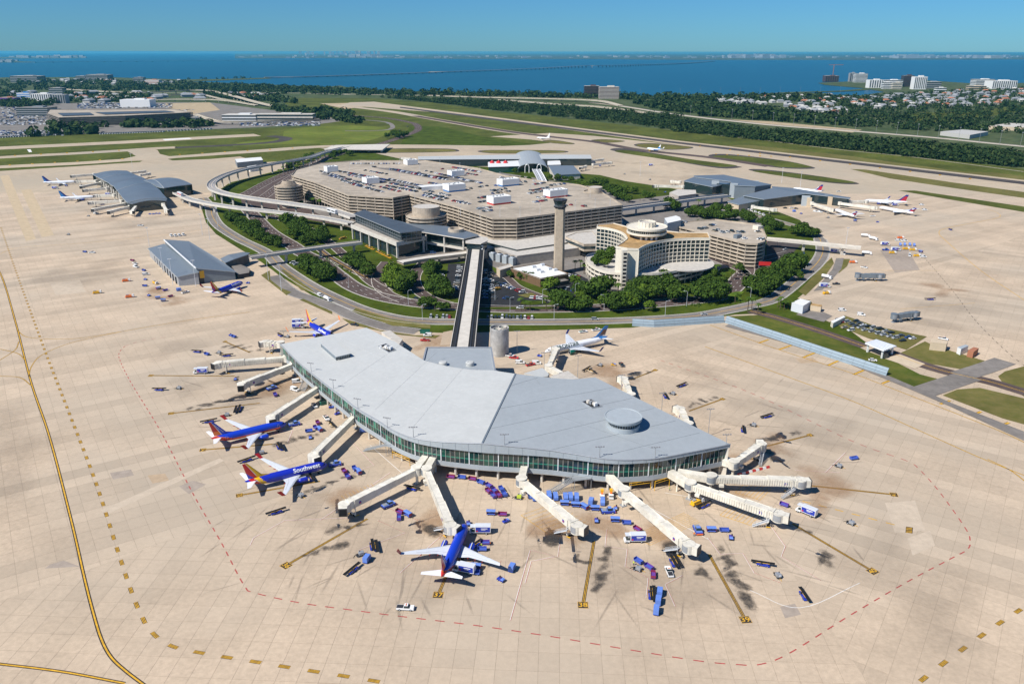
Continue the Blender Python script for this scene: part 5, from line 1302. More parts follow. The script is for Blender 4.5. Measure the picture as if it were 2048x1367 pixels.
c = MB(); c.cyl((0, 0), .8, 0, 16.2, 'pale_concrete', 10); cm = c.mesh('column'); Q = grow(tp, -2.2)
for p, q in zip(Q, Q[1:] + Q[:1]):
 for i in range(max(1, int((q - p).length / 13))): x = p.lerp(q, i / max(1, int((q - p).length / 13))); link('column', cm, ter, (x.x, x.y, 0))
hv = G(912, 462, 17); mb = MB(); mb.ring((hv.x, hv.y), 5.5, 7, 17, 19.5, 'garage_concrete', 28); mb.cyl((hv.x, hv.y), 5.5, 17, 17.4, 'roof_gravel', 28); mb.build('round_parapet', ter)
blk = poly([(945, 478), (1034, 500), (1130, 486), (1246, 460), (1246, 440), (985, 450)], 8); mb = MB(); mb.prism(blk, 0, 8.4, 'glass_dark', 'roof_gravel'); mb.build('ground_hall', ter)
stn = thing('guideway_station', (0, 0, 0), 0, 'tall dark roofed station with long glass side at the curved guideway end', 'station')
rp = poly([(707, 427), (728, 419), (848, 459), (800, 465)], 22); mb = MB(); mb.prism(rp, 21.2, 22, 'grey_metal', 'roof_dark'); mb.build('roof', stn)
W_ = poly([(702, 450), (724, 436), (850, 474), (793, 486)], 13.5)
gz = [Vector((p.x, p.y, 0)) for p in grow(rp, -1.5)]
mb = MB(); mb.prism(gz, 13.4, 21.2, 'glass_dark'); mb.build('upper_glazing', stn)
for p, q in zip(gz, gz[1:] + gz[:1]):
 n = int((q - p).length / 4)
 mb = MB()
 for i in range(n): x = p.lerp(q, i / n); mb.beam(Vector((x.x, x.y, 13.4)), Vector((x.x, x.y, 21.2)), .18, .25, 'grey_metal')
 for z in (15.5, 18): mb.beam(Vector((p.x, p.y, z)), Vector((q.x, q.y, z)), .2, .15, 'grey_metal')
 mb.build('glazing_frame', stn)
mb = MB(); ringwall(mb, grow(W_, .3), 10.8, 14.4, .5, 'pale_concrete'); mb.prism(W_, 12.8, 13.3, 'concrete'); mb.build('platform_beam', stn)
mb = MB(); mb.prism(grow(W_, -3), 0, 12.8, 'glass_dark'); mb.build('lower_glazing', stn)
c = MB(); c.box((0, 0, 0), (1.5, 1.5, 12.8), 'pale_concrete'); cm = c.mesh('column')
Q = grow(W_, -1.2)
for p, q in zip(Q, Q[1:] + Q[:1]):
 n = max(1, int((q - p).length / 15))
 for i in range(n): x = p.lerp(q, i / n); link('column', cm, stn, (x.x, x.y, 0), a1)
p = W_[0]
mb = MB(); A = G(776, 498, 0); mb.prism(poly([(730, 462), (760, 474), (770, 470), (742, 458)], 9), 0, 9, 'pale_concrete'); mb.build('service_block', stn)
sq = poly([(931, 478), (944, 471), (975, 474), (976, 481), (962, 487), (931, 485)], 15); ss_ = thing('shuttle_station', (0, 0, 0), 0, 'small flat roofed station at the terminal end of the straight guideway', 'station')
mb = MB(); mb.prism(sq, 14.3, 15, 'pale_concrete', 'roof_gravel'); mb.build('roof', ss_); mb = MB(); mb.prism(grow(sq, -1), 7.5, 14.3, 'glass_dark'); mb.build('glazing', ss_); mb = MB(); mb.prism(grow(sq, -.5), 0, 7.5, 'concrete'); mb.build('base', ss_)
ur = thing('elevated_drive', (0, 0, 0), 0, 'curved elevated drive passing under the straight guideway in front of the terminal', 'viaduct')
P = smooth_path(GP([(800, 524), (835, 518), (870, 513), (905, 509), (945, 503), (985, 492)], 6), 5); mb = MB(); ribbon(mb, P, 11, 'pale_concrete', 6.0);
for s in (5.5, -5.5):
 e = offset_line(P, s); mb.grid([[Vector((p.x, p.y, 4.6)) for p in e], [Vector((p.x, p.y, 7.0)) for p in e]], 'garage_concrete')
a, b = offset_line(P, 5.5), offset_line(P, -5.5); mb.grid([[Vector((p.x, p.y, 4.6)) for p in a], [Vector((p.x, p.y, 4.6)) for p in b]], 'garage_concrete'); mb.build('deck', ur)
for p in resample(P, 18)[1:]: mb = MB(); mb.box((p.x, p.y, 0), (1.6, 5, 4.6), 'garage_concrete'); mb.build('pier', ur)
c = G(1117.5, 547); tw = thing('control_tower', (c.x, c.y, .1), R(-8), 'tall square concrete control tower with dark glass cab', 'control tower')
mb = MB(); rows = []
for z, w_ in ((0, 4.1), (30, 3.9), (52, 3.75)): k = w_ * .72; rows.append([(x, y, z) for x, y in ((-w_, -k), (-k, -w_), (k, -w_), (w_, -k), (w_, k), (k, w_), (-k, w_), (-w_, k))])
mb.grid(rows, 'tower_concrete', close=True); mb.build('shaft', tw)
oct_ = lambda r, z: [(r * math.cos(R(22.5 + 45 * k)), r * math.sin(R(22.5 + 45 * k)), z) for k in range(8)]
mb = MB(); mb.grid([oct_(3.9, 52), oct_(5.2, 53), oct_(5.2, 54)], 'dark_metal', close=True); mb.face(oct_(5.2, 54), 'grey_metal'); mb.build('gallery', tw)
mb = MB();
for k in range(8): a, b = oct_(5.2, 55)[k], oct_(5.2, 55)[(k + 1) % 8]; mb.beam(a, b, .06, .06, 'grey_metal')
mb.build('railing', tw)
mb = MB(); mb.grid([oct_(4.2, 54), oct_(4.4, 55.2), oct_(5.4, 58)], 'glass_dark', close=True); mb.build('cab', tw)
mb = MB()
for k in range(8): mb.beam(oct_(4.4, 55.2)[k], oct_(5.4, 58)[k], .22, .22, 'dark_metal')
mb.build('cab_mullion', tw)
mb = MB(); mb.grid([oct_(5.7, 58), oct_(5.7, 58.7), oct_(.01, 59.0)], 'dark_metal', close=True); mb.build('cab_roof', tw)
for k in range(6): mb = MB(); x, y = 3.2 * math.cos(k), 3.2 * math.sin(k); mb.tube([(x, y, 58.8), (x, y, 61.5 + (k % 3))], .06, 'grey_metal', 5); mb.build('antenna', tw)
hl, P = simple('service_hall', 'long low flat roofed hall behind the control tower shaft', 'service building', [(988, 497), (1034, 513), (1161, 496), (1137, 482), (1050, 487)], 7, 'concrete', 'roof_gravel', parapet=.6)
for i, (u, v) in enumerate(((986, 520), (999, 523), (1012, 526), (1025, 530))):
 p = G(u, v); r = thing('chiller', (p.x, p.y, .1), a1 + .4, 'pale grey boxy chiller beside the straight guideway, ' + ('leftmost', 'second', 'third', 'rightmost')[i] + ' of four', 'chiller', 'chillers beside the guideway')
 mb = MB(); mb.box((0, 0, 0), (5.2, 4.4, 6.5), 'fence_blue'); mb.build('casing', r)
 mb = MB(); mb.cyl((0, 0), 1.7, 6.5, 7.3, 'wing_grey', 16, 'dark_void'); mb.build('fan', r)
lb_, P = simple('office_building', 'low brown walled building with pale flat roof at the foot of the control tower', 'office building', [(1022, 537), (1081, 527), (1137, 547.5), (1081, 557.5)], 6.5, 'brown_wall', 'roof_white', parapet=.5, over=.3)
for (u, v) in ((1067, 535), (1085, 531), (1076, 541), (1083, 545), (1099, 539), (1110, 541)):
 p = G(u, v, 6.5); mb = MB(); mb.box((p.x, p.y, 6.5), (3.2, 2.4, 1.6), 'wing_grey', a1); mb.build('roof_unit', lb_)
mb = MB(); mb.prism(poly([(1085, 560), (1120, 553), (1138, 560), (1100, 567)], 3.5), 0, 3.5, 'dark_metal', 'asphalt_grey'); mb.build('porch', lb_)
simple('service_block', 'small tan brick block beside the chillers', 'service building', [(993, 535), (1019, 528), (1026, 533), (1000, 541)], 6, 'tan_wall', 'roof_gravel', parapet=.4)
wk, P = simple('link_building', 'raised link with window strip between hotel and terminal', 'link building', [(1131, 474), (1152, 466), (1185, 463), (1200, 480), (1196, 488), (1168, 489)], 12, 'garage_concrete', 'roof_gravel', z0=6, parapet=.5)
mb = MB(); mb.prism(grow(P, .06), 8, 10.4, 'glass_dark'); mb.build('window_strip', wk); mb = MB(); mb.prism(grow(P, -3), 0, 6, 'dark_void'); mb.build('undercroft', wk)
hot = thing('hotel_building', (0, 0, 0), 0, 'cream three winged hotel with tan roofs and round restaurant on top', 'hotel'); HZ = 30.0
left_c = smooth_path([Vector((*q, 0)) for q in zC((795, 222), (900, 236), (1000, 268), (1042, 312), (1020, 340), (950, 384))], 5)
right_c = smooth_path([Vector((*q, 0)) for q in zC((1135, 404), (1195, 372), (1285, 344), (1400, 325), (1560, 316), (1720, 315))], 5)
ol = [(p.x, p.y) for p in left_c] + zC((1045, 400)) + [(p.x, p.y) for p in right_c] + zC((1700, 272), (1460, 268), (1300, 250), (1040, 222), (930, 194), (800, 208))
HP = poly(ol, HZ)
mb = MB(); mb.prism(HP, 0, HZ - .4, 'cream_paint'); mb.build('wall', hot)
mb = MB(); mb.prism(grow(HP, -.1), HZ - .4, HZ, 'cream_paint', 'roof_tan'); mb.build('roof', hot)
mb = MB(); ringwall(mb, grow(HP, .25), HZ - .9, HZ + .7, .5, 'cream_paint'); mb.build('parapet', hot)
wm_ = {}
def windows(path, z0, z1, rows, colw, out, root):
 P = resample([Vector((p.x, p.y, 0)) for p in path], colw); h = (z1 - z0) / rows
 k0 = round(colw, 2)
 fr = MB(); sgn = 1
 for a, b in zip(P, P[1:]):
  t = ang(a, b); c_ = (a + b) / 2; nrm = Vector((math.sin(t), -math.cos(t), 0)) * out
  for r_ in range(rows):
   key = (k0, round(h, 2))
   if key not in wm_:
    mb = MB(); mb.box((0, 0, 0), (colw * .80, .1, h * .74), 'glass_dark'); wm_[key] = mb.mesh('window')
   link('window', wm_[key], root, (c_.x + nrm.x * .06, c_.y + nrm.y * .06, z0 + r_ * h + h * .12), t)
  fr.box((a.x + nrm.x * .25, a.y + nrm.y * .25, z0), (.45, .7, z1 - z0), 'cream_paint', t)
  for r_ in range(rows + 1): fr.box((c_.x + nrm.x * .22, c_.y + nrm.y * .22, z0 + r_ * h - .3), (colw * 1.02, .6, .5), 'cream_paint', t)
 fr.build('facade_grid', root)
lw = [G(p.x, p.y, HZ) for p in left_c]; rw_ = [G(p.x, p.y, HZ) for p in right_c]
windows(lw, 11, 29, 6, 3.6, 1, hot); windows(rw_, 11, 29, 6, 3.6, 1, hot)
q = G(1246.5, 499, HZ); mb = MB(); mb.box((q.x + .5, q.y - 2.2, 0), (3.6, 4.4, HZ + .5), 'cream_paint', .1); mb.build('stair_tower', hot)
mb = MB()
for k in range(10): mb.box((q.x + 1.0, q.y - 4.44, 1 + k * 2.9), (2.4, .08, 1.5), 'dark_void', .1)
mb.build('stair_openings', hot, kind='stuff')
pod = [(p.x, p.y) for p in smooth_path([Vector((*q_, 0)) for q_ in zC((930, 598), (850, 586), (780, 560), (722, 522), (700, 478), (722, 446), (790, 430), (900, 410), (1100, 430), (1300, 440), (1500, 458), (1660, 466), (1702, 492), (1640, 534), (1500, 572), (1300, 600), (1100, 606))], 4, True)]
PP = poly(pod, 11.0)
for k, (z0, z1) in enumerate(((3.2, 4.8), (6.6, 8.2), (9.8, 11.6))): mb = MB(); ringwall(mb, PP, z0, z1, .5, 'cream_paint'); mb.build('podium_band', hot)
mb = MB(); mb.prism(grow(PP, -.5), 10.4, 11.0, 'cream_paint', 'roof_gravel'); mb.build('podium_roof', hot)
mb = MB(); mb.prism(grow(PP, -1.4), .0, 10.4, 'glass_dark'); mb.build('podium_glazing', hot)
mb = MB()
QQ = grow(PP, -.6); L_ = resample(QQ + [QQ[0]], 7)
for p in L_: mb.box((p.x, p.y, 0), (.6, .6, 10.4), 'cream_paint')
mb.build('podium_columns', hot, kind='stuff')
oc = G(1365, 526, 11); mb = MB(); rows = [[(oc.x + 24 * math.cos(t) * k, oc.y + 26 * math.sin(t) * k, z) for t in (2 * math.pi * i / 40 for i in range(40))] for k, z in ((1, 11), (1, 11.9), (.98, 11.9), (.01, 12.1))]; mb.grid(rows, 'roof_gravel', close=True); mb.build('roof_disc', hot)
c = G(1294, 451, 39); rr = 15.5
mb = MB(); mb.cyl(c, 9.5, HZ - .5, 33, 'garage_concrete', 40); mb.build('restaurant_neck', hot)
mb = MB(); mb.grid([[(c.x + r * math.cos(2 * math.pi * k / 56), c.y + r * math.sin(2 * math.pi * k / 56), z) for k in range(56)] for r, z in ((9.6, 32.2), (14.6, 33), (15.4, 33.6), (15.4, 35.0), (14.9, 35.1))], 'cream_paint', close=True); mb.build('restaurant_base', hot)
mb = MB(); mb.cyl(c, 14.6, 34.9, 37.4, 'glass_dark', 56); mb.build('restaurant_glazing', hot)
mb = MB()
for k in range(56): t = 2 * math.pi * k / 56; mb.box((c.x + 14.7 * math.cos(t), c.y + 14.7 * math.sin(t), 34.9), (.2, .2, 2.5), 'cream_paint', t)
mb.build('restaurant_mullions', hot, kind='stuff')
mb = MB(); mb.grid([[(c.x + r * math.cos(2 * math.pi * k / 56), c.y + r * math.sin(2 * math.pi * k / 56), z) for k in range(56)] for r, z in ((14.4, 37.2), (15.7, 37.4), (15.7, 38.9), (15.2, 38.9), (15.1, 38.4), (.01, 38.6))], 'cream_paint', close=True); mb.build('restaurant_roof', hot)
mb = MB(); mb.ring(c, 6.0, 6.6, 38.5, 42.3, 'cream_paint', 28); mb.cyl(c, 6.0, 38.5, 41.2, 'roof_gravel', 28)
for k in range(16): t = 2 * math.pi * k / 16; mb.box((c.x + 6.7 * math.cos(t), c.y + 6.7 * math.sin(t), 38.5), (.5, .7, 3.9), 'cream_paint', t)
mb.build('plant_drum', hot)
for k in range(4): t = 4.2 + k * .35; mb = MB(); mb.cyl((c.x + 11.5 * math.cos(t), c.y + 11.5 * math.sin(t)), .9, 30, 32.6, 'white_paint', 10); mb.build('exhaust_stack', hot)
g2 = thing('parking_garage', (0, 0, 0), 0, 'smaller banded garage with half empty deck right of the hotel', 'garage')
P2 = poly([(1347, 452), (1375, 444), (1430, 440), (1508, 449), (1526, 461), (1533, 474), (1529, 485), (1515, 489), (1491, 488), (1421, 470)], 20); banded(g2, P2, 2.0, 20, 6, colstep=7)
p = G(1515, 458, 20); mb = MB(); mb.box((p.x, p.y, 20), (6, 6, 3.2), 'cream_paint', a1); mb.build('stair_house', g2)
p = G(1475, 476, 20); mb = MB(); mb.box((p.x, p.y, 20), (6, 4, 3), 'steel_blue', a1); mb.build('stair_house', g2)
simple('service_block', 'pale blank block with blue grey side between hotel and its garage', 'service building', [(1329, 436), (1352, 431), (1360, 434), (1362, 440), (1335, 446)], 26, 'fence_blue', 'roof_white')
def guideway(label, px, z, wd, tracks=True, m='pale_concrete', step=26, name='guideway', rail='grey_metal', para=.9, piers=True, ps=(1.8, 3.4), deckm=None, zs=None, center=None):
 r = thing(name, (0, 0, 0), 0, label, 'guideway')
 P = smooth_path([G(u, v, (zs[i] if zs else z)) for i, (u, v) in enumerate(px)], 6)
 mb = MB(); a, b = offset_line(P, wd / 2), offset_line(P, -wd / 2); dz = lambda L, d: [p + Vector((0, 0, d)) for p in L]
 mb.grid([b, a], deckm or m); mb.grid([dz(a, para), dz(a, -1.4), dz(b, -1.4), dz(b, para)], m)
 i1, i2 = offset_line(P, wd / 2 - .35), offset_line(P, -wd / 2 + .35)
 mb.grid([dz(i1, 0), dz(i1, para), dz(a, para)], m); mb.grid([dz(b, para), dz(i2, para), dz(i2, 0)], m); mb.build('deck', r)
 if tracks:
  for o_ in (-wd * .25, wd * .25):
   tk_ = MB()
   for s in (-.9, .9):
    q = offset_line(P, o_ + s); tk_.grid([dz(offset_line(q, -.28), .02), dz(offset_line(q, -.28), .32), dz(offset_line(q, .28), .32), dz(offset_line(q, .28), .02)], rail)
   tk_.build('running_rail', r)
 if center:
  cc = MB(); cc.grid([dz(offset_line(P, -center), .05), dz(offset_line(P, -center), .5), dz(offset_line(P, center), .5), dz(offset_line(P, center), .05)], 'pale_concrete'); cc.build('walkway', r)
 if piers:
  for p in resample(P, step)[1:]:
   if p.z > 4:
    mb = MB(); mb.box((p.x, p.y, 0), (ps[0], ps[0], p.z - 2.4), m); mb.box((p.x, p.y, p.z - 2.4), (ps[1] * 1.3, ps[1] * 1.3, 1.0), m); mb.build('pier', r)
 return r, P
g_, PG = guideway('long curved double guideway on tall piers sweeping round to the dark roofed station', [(709, 434), (661, 419), (624, 413), (575, 406), (526, 399.5), (478, 392), (443, 384.5), (424, 375), (426.5, 363), (453, 349), (490, 338), (539, 328.5), (588, 320), (624, 313), (650, 304), (700, 292)], 13, 10, zs=[13] * 12 + [12, 11, 9, 6], deckm='concrete')
guideway('white shuttle guideway running under the curved one to the north-west concourse', [(352, 385), (380, 398), (410, 405), (439, 410), (482, 416), (540, 422), (600, 429), (650, 436), (702, 446)], 9, 8, m='pale_concrete', deckm='concrete')
guideway('plain concrete bridge from the slate hangar to the station over the roads', [(500, 514), (575, 503), (649, 493), (722, 484)], 9, 7, tracks=False, deckm='concrete', step=30)
guideway('straight wide guideway with dark tracks from the terminal to the near concourse', [(953, 489), (944, 560), (934, 630), (925, 695)], 9, 14, center=3.1, rail='dark_metal', deckm='asphalt_black', step=22, para=.5)
guideway('guideway with dark tracks from the garage to the east concourse', [(1236, 418), (1280, 412), (1340, 404), (1400, 396), (1455, 390)], 9, 12, rail='dark_metal', m='fence_blue', deckm='asphalt', center=1.2)
guideway('short sloping guideway between two arches at the far north concourse', [(1072, 338), (1080, 352), (1086, 365)], 9, 11, rail='dark_metal', m='white_paint', step=14)
guideway('unfinished white walkway bridge with broken end crossing the east road', [(1533, 477), (1580, 481), (1640, 487), (1700, 493), (1722, 495)], 8, 6.5, tracks=False, m='pale_concrete', deckm='pale_concrete', step=32)
q = G(361, 391, 9); tr_ = thing('shuttle_train', (q.x, q.y, 9.1), ang(G(352, 385), G(380, 398)), 'red and white shuttle train at the north-west concourse', 'train')
for k in (0, 1): mb = MB(); mb.box((k * 8 - 4, 0, .4), (7.6, 2.8, 3.2), 'white_paint'); mb.build('carriage', tr_); mb = MB(); mb.box((k * 8 - 4, 0, 1.0), (5.5, 2.9, 1.5), 'red_paint'); mb.build('red_panel', tr_)
q = G(668, 424, 13.3); tr_ = thing('shuttle_train', (q.x, q.y, 13.4), ang(G(661, 419), G(709, 434)), 'white train with dark round windows near the end of the curved guideway', 'train')
for k in (0, 1): mb = MB(); mb.box((k * 9 - 4, -2.2, 0), (8.6, 2.8, 3.3), 'white_paint'); mb.build('carriage', tr_); mb = MB(); mb.box((k * 9 - 4, -2.2, 1.2), (6.8, 2.9, 1.3), 'glass_dark'); mb.build('window', tr_)
q = G(963, 497, 9.4); tr_ = thing('shuttle_train', (q.x, q.y, 9.5), R(90), 'white shuttle car standing at the terminal station of the straight guideway', 'train'); mb = MB(); mb.box((0, 0, 0), (8, 2.8, 3.3), 'white_paint'); mb.build('carriage', tr_); mb = MB(); mb.box((-4.02, 0, 1.1), (.1, 2.2, 1.6), 'glass_dark'); mb.build('window', tr_)
tb = thing('taxiway_bridge', (0, 0, 0), 0, 'flat pale taxiway bridge spanning the airport road', 'bridge'); P = poly([(648, 298), (672, 290), (780, 288), (765, 299)], 7); mb = MB(); mb.prism(P, 5.6, 7, 'pale_concrete'); mb.build('deck', tb)
for u in (652, 680, 708, 738, 762): q = G(u, 305); mb = MB(); mb.box((q.x, q.y + 30, 0), (2.5, 60, 5.6), 'pale_concrete'); mb.build('pier', tb)
bf = thing('blast_fence', (0, 0, 0), 0, 'long pale blue blast fence with sloping panels round the apron corner', 'fence')
fpath = GP([(1264, 652), (1308, 654.5), (1449, 645.5), (1560, 682), (1660, 716), (1772, 752.5)])
for a, b in zip(fpath, fpath[1:]):
 L = (b - a).length; n = int(L / 6.5); d = (b - a).normalized(); nr = Vector((-d.y, d.x, 0))
 if nr.y < 0: nr = -nr
 for i in range(n):
  p, q = a.lerp(b, i / n) + d * .04, a.lerp(b, (i + 1) / n) - d * .04; mb = MB(); prof = [(0, .1), (.35, 1.6), (1.0, 3.1), (1.9, 4.5)]
  mb.grid([[p + nr * x + Vector((0, 0, z)) for x, z in prof], [q + nr * x + Vector((0, 0, z)) for x, z in prof]], 'blast_blue')
  for x, z in prof[1:]: mb.beam(p + nr * (x - .05) + Vector((0, 0, z)), q + nr * (x - .05) + Vector((0, 0, z)), .1, .16, 'steel_blue')
  mb.beam(p + nr * 1.85 + Vector((0, 0, 4.4)), p + nr * 3.0, .15, .15, 'steel_blue')
  mb.grid([[p + nr * (x + .12) + Vector((0, 0, z)) for x, z in prof[::-1]], [q + nr * (x + .12) + Vector((0, 0, z)) for x, z in prof[::-1]]], 'steel_blue')
  mb.build('fence_panel', bf)
z4 = lambda *l: [(a / 3.418, 300 + b / 3.418) for a, b in l]
hg = thing('hangar_building', (0, 0, 0), 0, 'slate roofed hangar with yellow end panel on the west apron', 'hangar')
def roofq(pts, zs, m, name, root, th=.5, wall=None):
 P = [G(u, v, z) for (u, v), z in zip(pts, zs)]
 a = sum(P[i].x * P[(i + 1) % len(P)].y - P[(i + 1) % len(P)].x * P[i].y for i in range(len(P)))
 if a < 0: P.reverse()
 mb = MB(); mb.face(P, m); Q = [p - Vector((0, 0, th)) for p in P]; mb.face(Q[::-1], m)
 for i in range(len(P)): j = (i + 1) % len(P); mb.face([Q[i], Q[j], P[j], P[i]], 'fence_blue')
 mb.build(name, root)
 if wall:
  w2 = MB(); Q = [p for p in grow([Vector((p.x, p.y, p.z)) for p in P], -.8)]
  for i in range(len(Q)): j = (i + 1) % len(Q); w2.face([Vector((Q[i].x, Q[i].y, 0)), Vector((Q[j].x, Q[j].y, 0)), Vector((Q[j].x, Q[j].y, P[j].z - th)), Vector((Q[i].x, Q[i].y, P[i].z - th))], wall)
  w2.build('wall', root)
 return P
PA = roofq(z4((1010, 672), (1210, 866), (1362, 832), (1122, 640)), (7.5, 7.5, 10, 10), 'steel_blue', 'roof', hg, wall='grey_metal')
PB = roofq(z4((1115, 610), (1290, 622), (1490, 742), (1615, 832), (1340, 806)), (13, 12, 9, 6.5, 12.5), 'steel_blue', 'roof', hg, wall='steel_blue')
A, B = G(328, 480, 13), G(392, 537, 12.5); mb = MB(); mb.beam(A + Vector((0, 0, .2)), B + Vector((0, 0, .2)), .7, .9, 'white_paint'); mb.build('ridge_fascia', hg)
mb = MB()
a, b = PB[-1], PB[-2]
e0, e1 = G(398, 567), G(471, 556); d = (e1 - e0).normalized(); nn = Vector((d.y, -d.x, 0))
L = (e1 - e0).length
mb.box(e0 + d * L * .22 + nn * 1.0 + Vector((0, 0, 4.2)), (L * .36, .5, 5.6), 'yellow_paint', math.atan2(d.y, d.x)); mb.build('yellow_panel', hg)
mb = MB(); mb.box(e0 + d * L * .5 + nn * .9, (L * .98, .5, 4.2), 'asphalt', math.atan2(d.y, d.x)); mb.build('plinth_wall', hg)
f0, f1 = G(301, 512), G(357, 570); d2 = (f1 - f0).normalized(); n2 = Vector((d2.y, -d2.x, 0)); n2 = n2 if n2.x < 0 else -n2
for k in range(11): q = f0.lerp(f1, (k + .5) / 11) + n2 * .2; mb = MB(); mb.box(q, (2.0, 1.0, 5.2), 'dark_void', math.atan2(d2.y, d2.x)); mb.build('bay_opening', hg)
q = e0.lerp(G(357, 570), .5) + nn * .6; mb = MB(); mb.box(q, (7, .5, 4.0), 'dark_void', ang(G(357, 570), e0)); mb.build('door', hg)
an2 = thing('annexe_building', (0, 0, 0), 0, 'small annexe with arched slate roof beside the hangar at the bridge end', 'annexe')
roofq(z4((1505, 742), (1560, 715), (1660, 696), (1709, 702), (1690, 715), (1600, 745), (1540, 770)), (7, 8.6, 9, 8, 8, 8.6, 7), 'steel_blue', 'roof', an2, wall='asphalt_grey')
q = G(478, 523); mb = MB(); mb.box(q, (9, .6, 6), 'yellow_paint', .1); mb.build('yellow_panel', an2)
simple('service_yard', 'low grey walled yard beside the arched annexe', 'yard wall', [(463, 532), (480, 528), (500, 537), (498, 545), (475, 549)], 3.5, 'asphalt', 'asphalt_grey')
nw = thing('concourse_building', (0, 0, 0), 0, 'slate blue concourse with wavy roof and rounded end on the north-west apron', 'terminal building')
def wave(pl, pr, zs, m, name, root):
 """roof between two pixel edges, heights along it; arched across"""
 rows = []
 for (a, b, z) in zip(pl, pr, zs):
  A, B = G(*a, z), G(*b, z); rows.append([A.lerp(B, t) + Vector((0, 0, 2.2 * math.sin(math.pi * t) - .2)) for t in (i / 10 for i in range(11))])
 mb = MB(); mb.grid(rows, m); mb.grid([[p - Vector((0, 0, .5)) for p in r] for r in rows][::-1], m)
 for e in (0, -1): mb.grid([[r[e] for r in rows], [r[e] - Vector((0, 0, .6)) for r in rows]], 'fence_blue')
 for e in (0, -1): mb.grid([rows[e], [p - Vector((0, 0, .6)) for p in rows[e]]], 'fence_blue')
 mb.build(name, root)
 w_ = MB(); sh = lambda r, k: r[0].lerp(r[-1], k)
 for k0 in (.04, .96): w_.grid([[Vector((*sh(r, k0)[:2], r[0].z - .5)) for r in rows], [Vector((*sh(r, k0)[:2], 0)) for r in rows]], 'glass_dark')
 for r in (rows[0], rows[-1]): w_.grid([[Vector((p.x, p.y, p.z - .5)) for p in r], [Vector((p.x, p.y, 0)) for p in r]], 'glass_dark')
 w_.build('wall', root)
 rb = MB()
 for r in rows[1:-1:2]:
  for p, q in zip(r, r[1:]): rb.beam(p + Vector((0, 0, .12)), q + Vector((0, 0, .12)), .5, .16, 'roof_pale')
 rb.build('roof_rib', root)
 return rows
wave(z4((632, 165), (690, 195), (742, 222), (770, 245)), z4((868, 140), (920, 165), (985, 190), (1010, 208)), (12, 13, 12.5, 11), 'roof_slate', 'roof', nw)
wave(z4((770, 238), (800, 275), (835, 320), (870, 358), (905, 366)), z4((960, 200), (1030, 225), (1090, 270), (1142, 330), (1135, 345)), (12, 13.5, 13, 11, 9.5), 'roof_slate', 'roof', nw)
wave(z4((960, 205), (1040, 198), (1100, 190), (1150, 187)), z4((1070, 250), (1120, 258), (1200, 245), (1312, 232)), (11, 12.5, 13, 13), 'roof_slate', 'roof', nw)
for k in range(12): q = G(*z4((700 + k * 17, 255 + k * 13))[0]); mb = MB(); mb.box(q, (1.4, 1.4, 9), 'pale_concrete'); mb.build('column', nw)
simple('hangar_building', 'pale grey box hangar left of the curved guideway', 'hangar', [(470, 318), (522, 314), (526, 320), (474, 325)], 8, 'steel_blue', 'roof_white')
simple('shed', 'small white shed beside the curved guideway', 'shed', [(494, 333), (512, 330), (520, 334), (500, 337)], 5, 'white_paint', 'roof_white')
ea = thing('concourse_building', (0, 0, 0), 0, 'grey blue concourse with angular overlapping roofs on the east apron', 'terminal building')
zd = lambda *l: zD(*l)
roofq(zd((520, 376), (600, 345), (930, 385), (760, 425)), (11, 12, 13, 12), 'roof_slate', 'roof', ea, wall='glass_dark')
roofq(zd((600, 332), (850, 325), (1245, 405), (1110, 420), (940, 412), (900, 380), (620, 345)), (13, 13, 15, 16, 16, 14, 13), 'roof_slate', 'roof', ea, wall='steel_blue')
roofq(zd((1245, 420), (1400, 432), (1890, 512), (1880, 522), (1510, 478), (1250, 440)), (12, 12, 10, 10, 10, 12), 'roof_slate', 'roof', ea, wall='glass_dark')
roofq(zd((1010, 495), (1255, 432), (1512, 482), (1180, 527)), (12, 14, 12, 10.5), 'steel_blue', 'roof', ea, wall='glass_dark')
roofq(zd((880, 545), (1010, 500), (1205, 527), (975, 570)), (8, 10, 8.5, 7.5), 'steel_blue', 'roof', ea, wall='tan_wall')
for a, b, h_ in (((775, 482), (15, 0), 16), ((925, 512), (15, 0), 17), ((1100, 468), (12, 0), 14), ((1515, 580), (10, 0), 11.5), ((1700, 560), (10, 0), 10.5)):
 q = G(*zd(a)[0]); mb = MB(); mb.box(q, (9, 4, h_), 'fence_blue', R(-20)); mb.build('pylon_wall', ea)
for a in ((840, 490), (1000, 500)): q = G(*zd(a)[0]); mb = MB(); mb.box(q, (16, 3, 13.5), 'glass_dark', R(-20)); mb.build('glazing', ea)
for a in ((1545, 585), (1715, 575)): q = G(*zd(a)[0]); mb = MB(); mb.box(q, (5, 3, 10), 'tan_wall', R(-20)); mb.build('tan_pier', ea)
simple('service_block', 'low concrete block under the west bridges of the east concourse', 'service building', zd((405, 470), (470, 445), (620, 450), (625, 480), (480, 500)), 6, 'concrete', 'roof_gravel')
fa = thing('concourse_building', (0, 0, 0), 0, 'long pale roofed concourse with central arched hall behind the garage', 'terminal building')
roofq([(836, 313), (1034, 309), (1181, 309.5), (1184, 317), (836, 319)], (11,) * 5, 'roof_pale', 'roof', fa, wall='glass_dark')
roofq([(976, 324), (1036, 321), (1040, 332), (976, 334)], (9,) * 4, 'roof_white', 'roof', fa, wall='glass_green')
roofq([(1097, 331), (1147, 331), (1162, 347), (1108, 350)], (9, 9, 8, 8), 'steel_blue', 'roof', fa, wall='pale_concrete')
roofq([(1095, 322), (1120, 321), (1122, 329), (1095, 330)], (8,) * 4, 'roof_white', 'roof', fa, wall='pale_concrete')
A0, A1 = G(1036, 345), G(1096, 345); bk_ = (G(1056, 318) - G(1065, 345)); rows = []
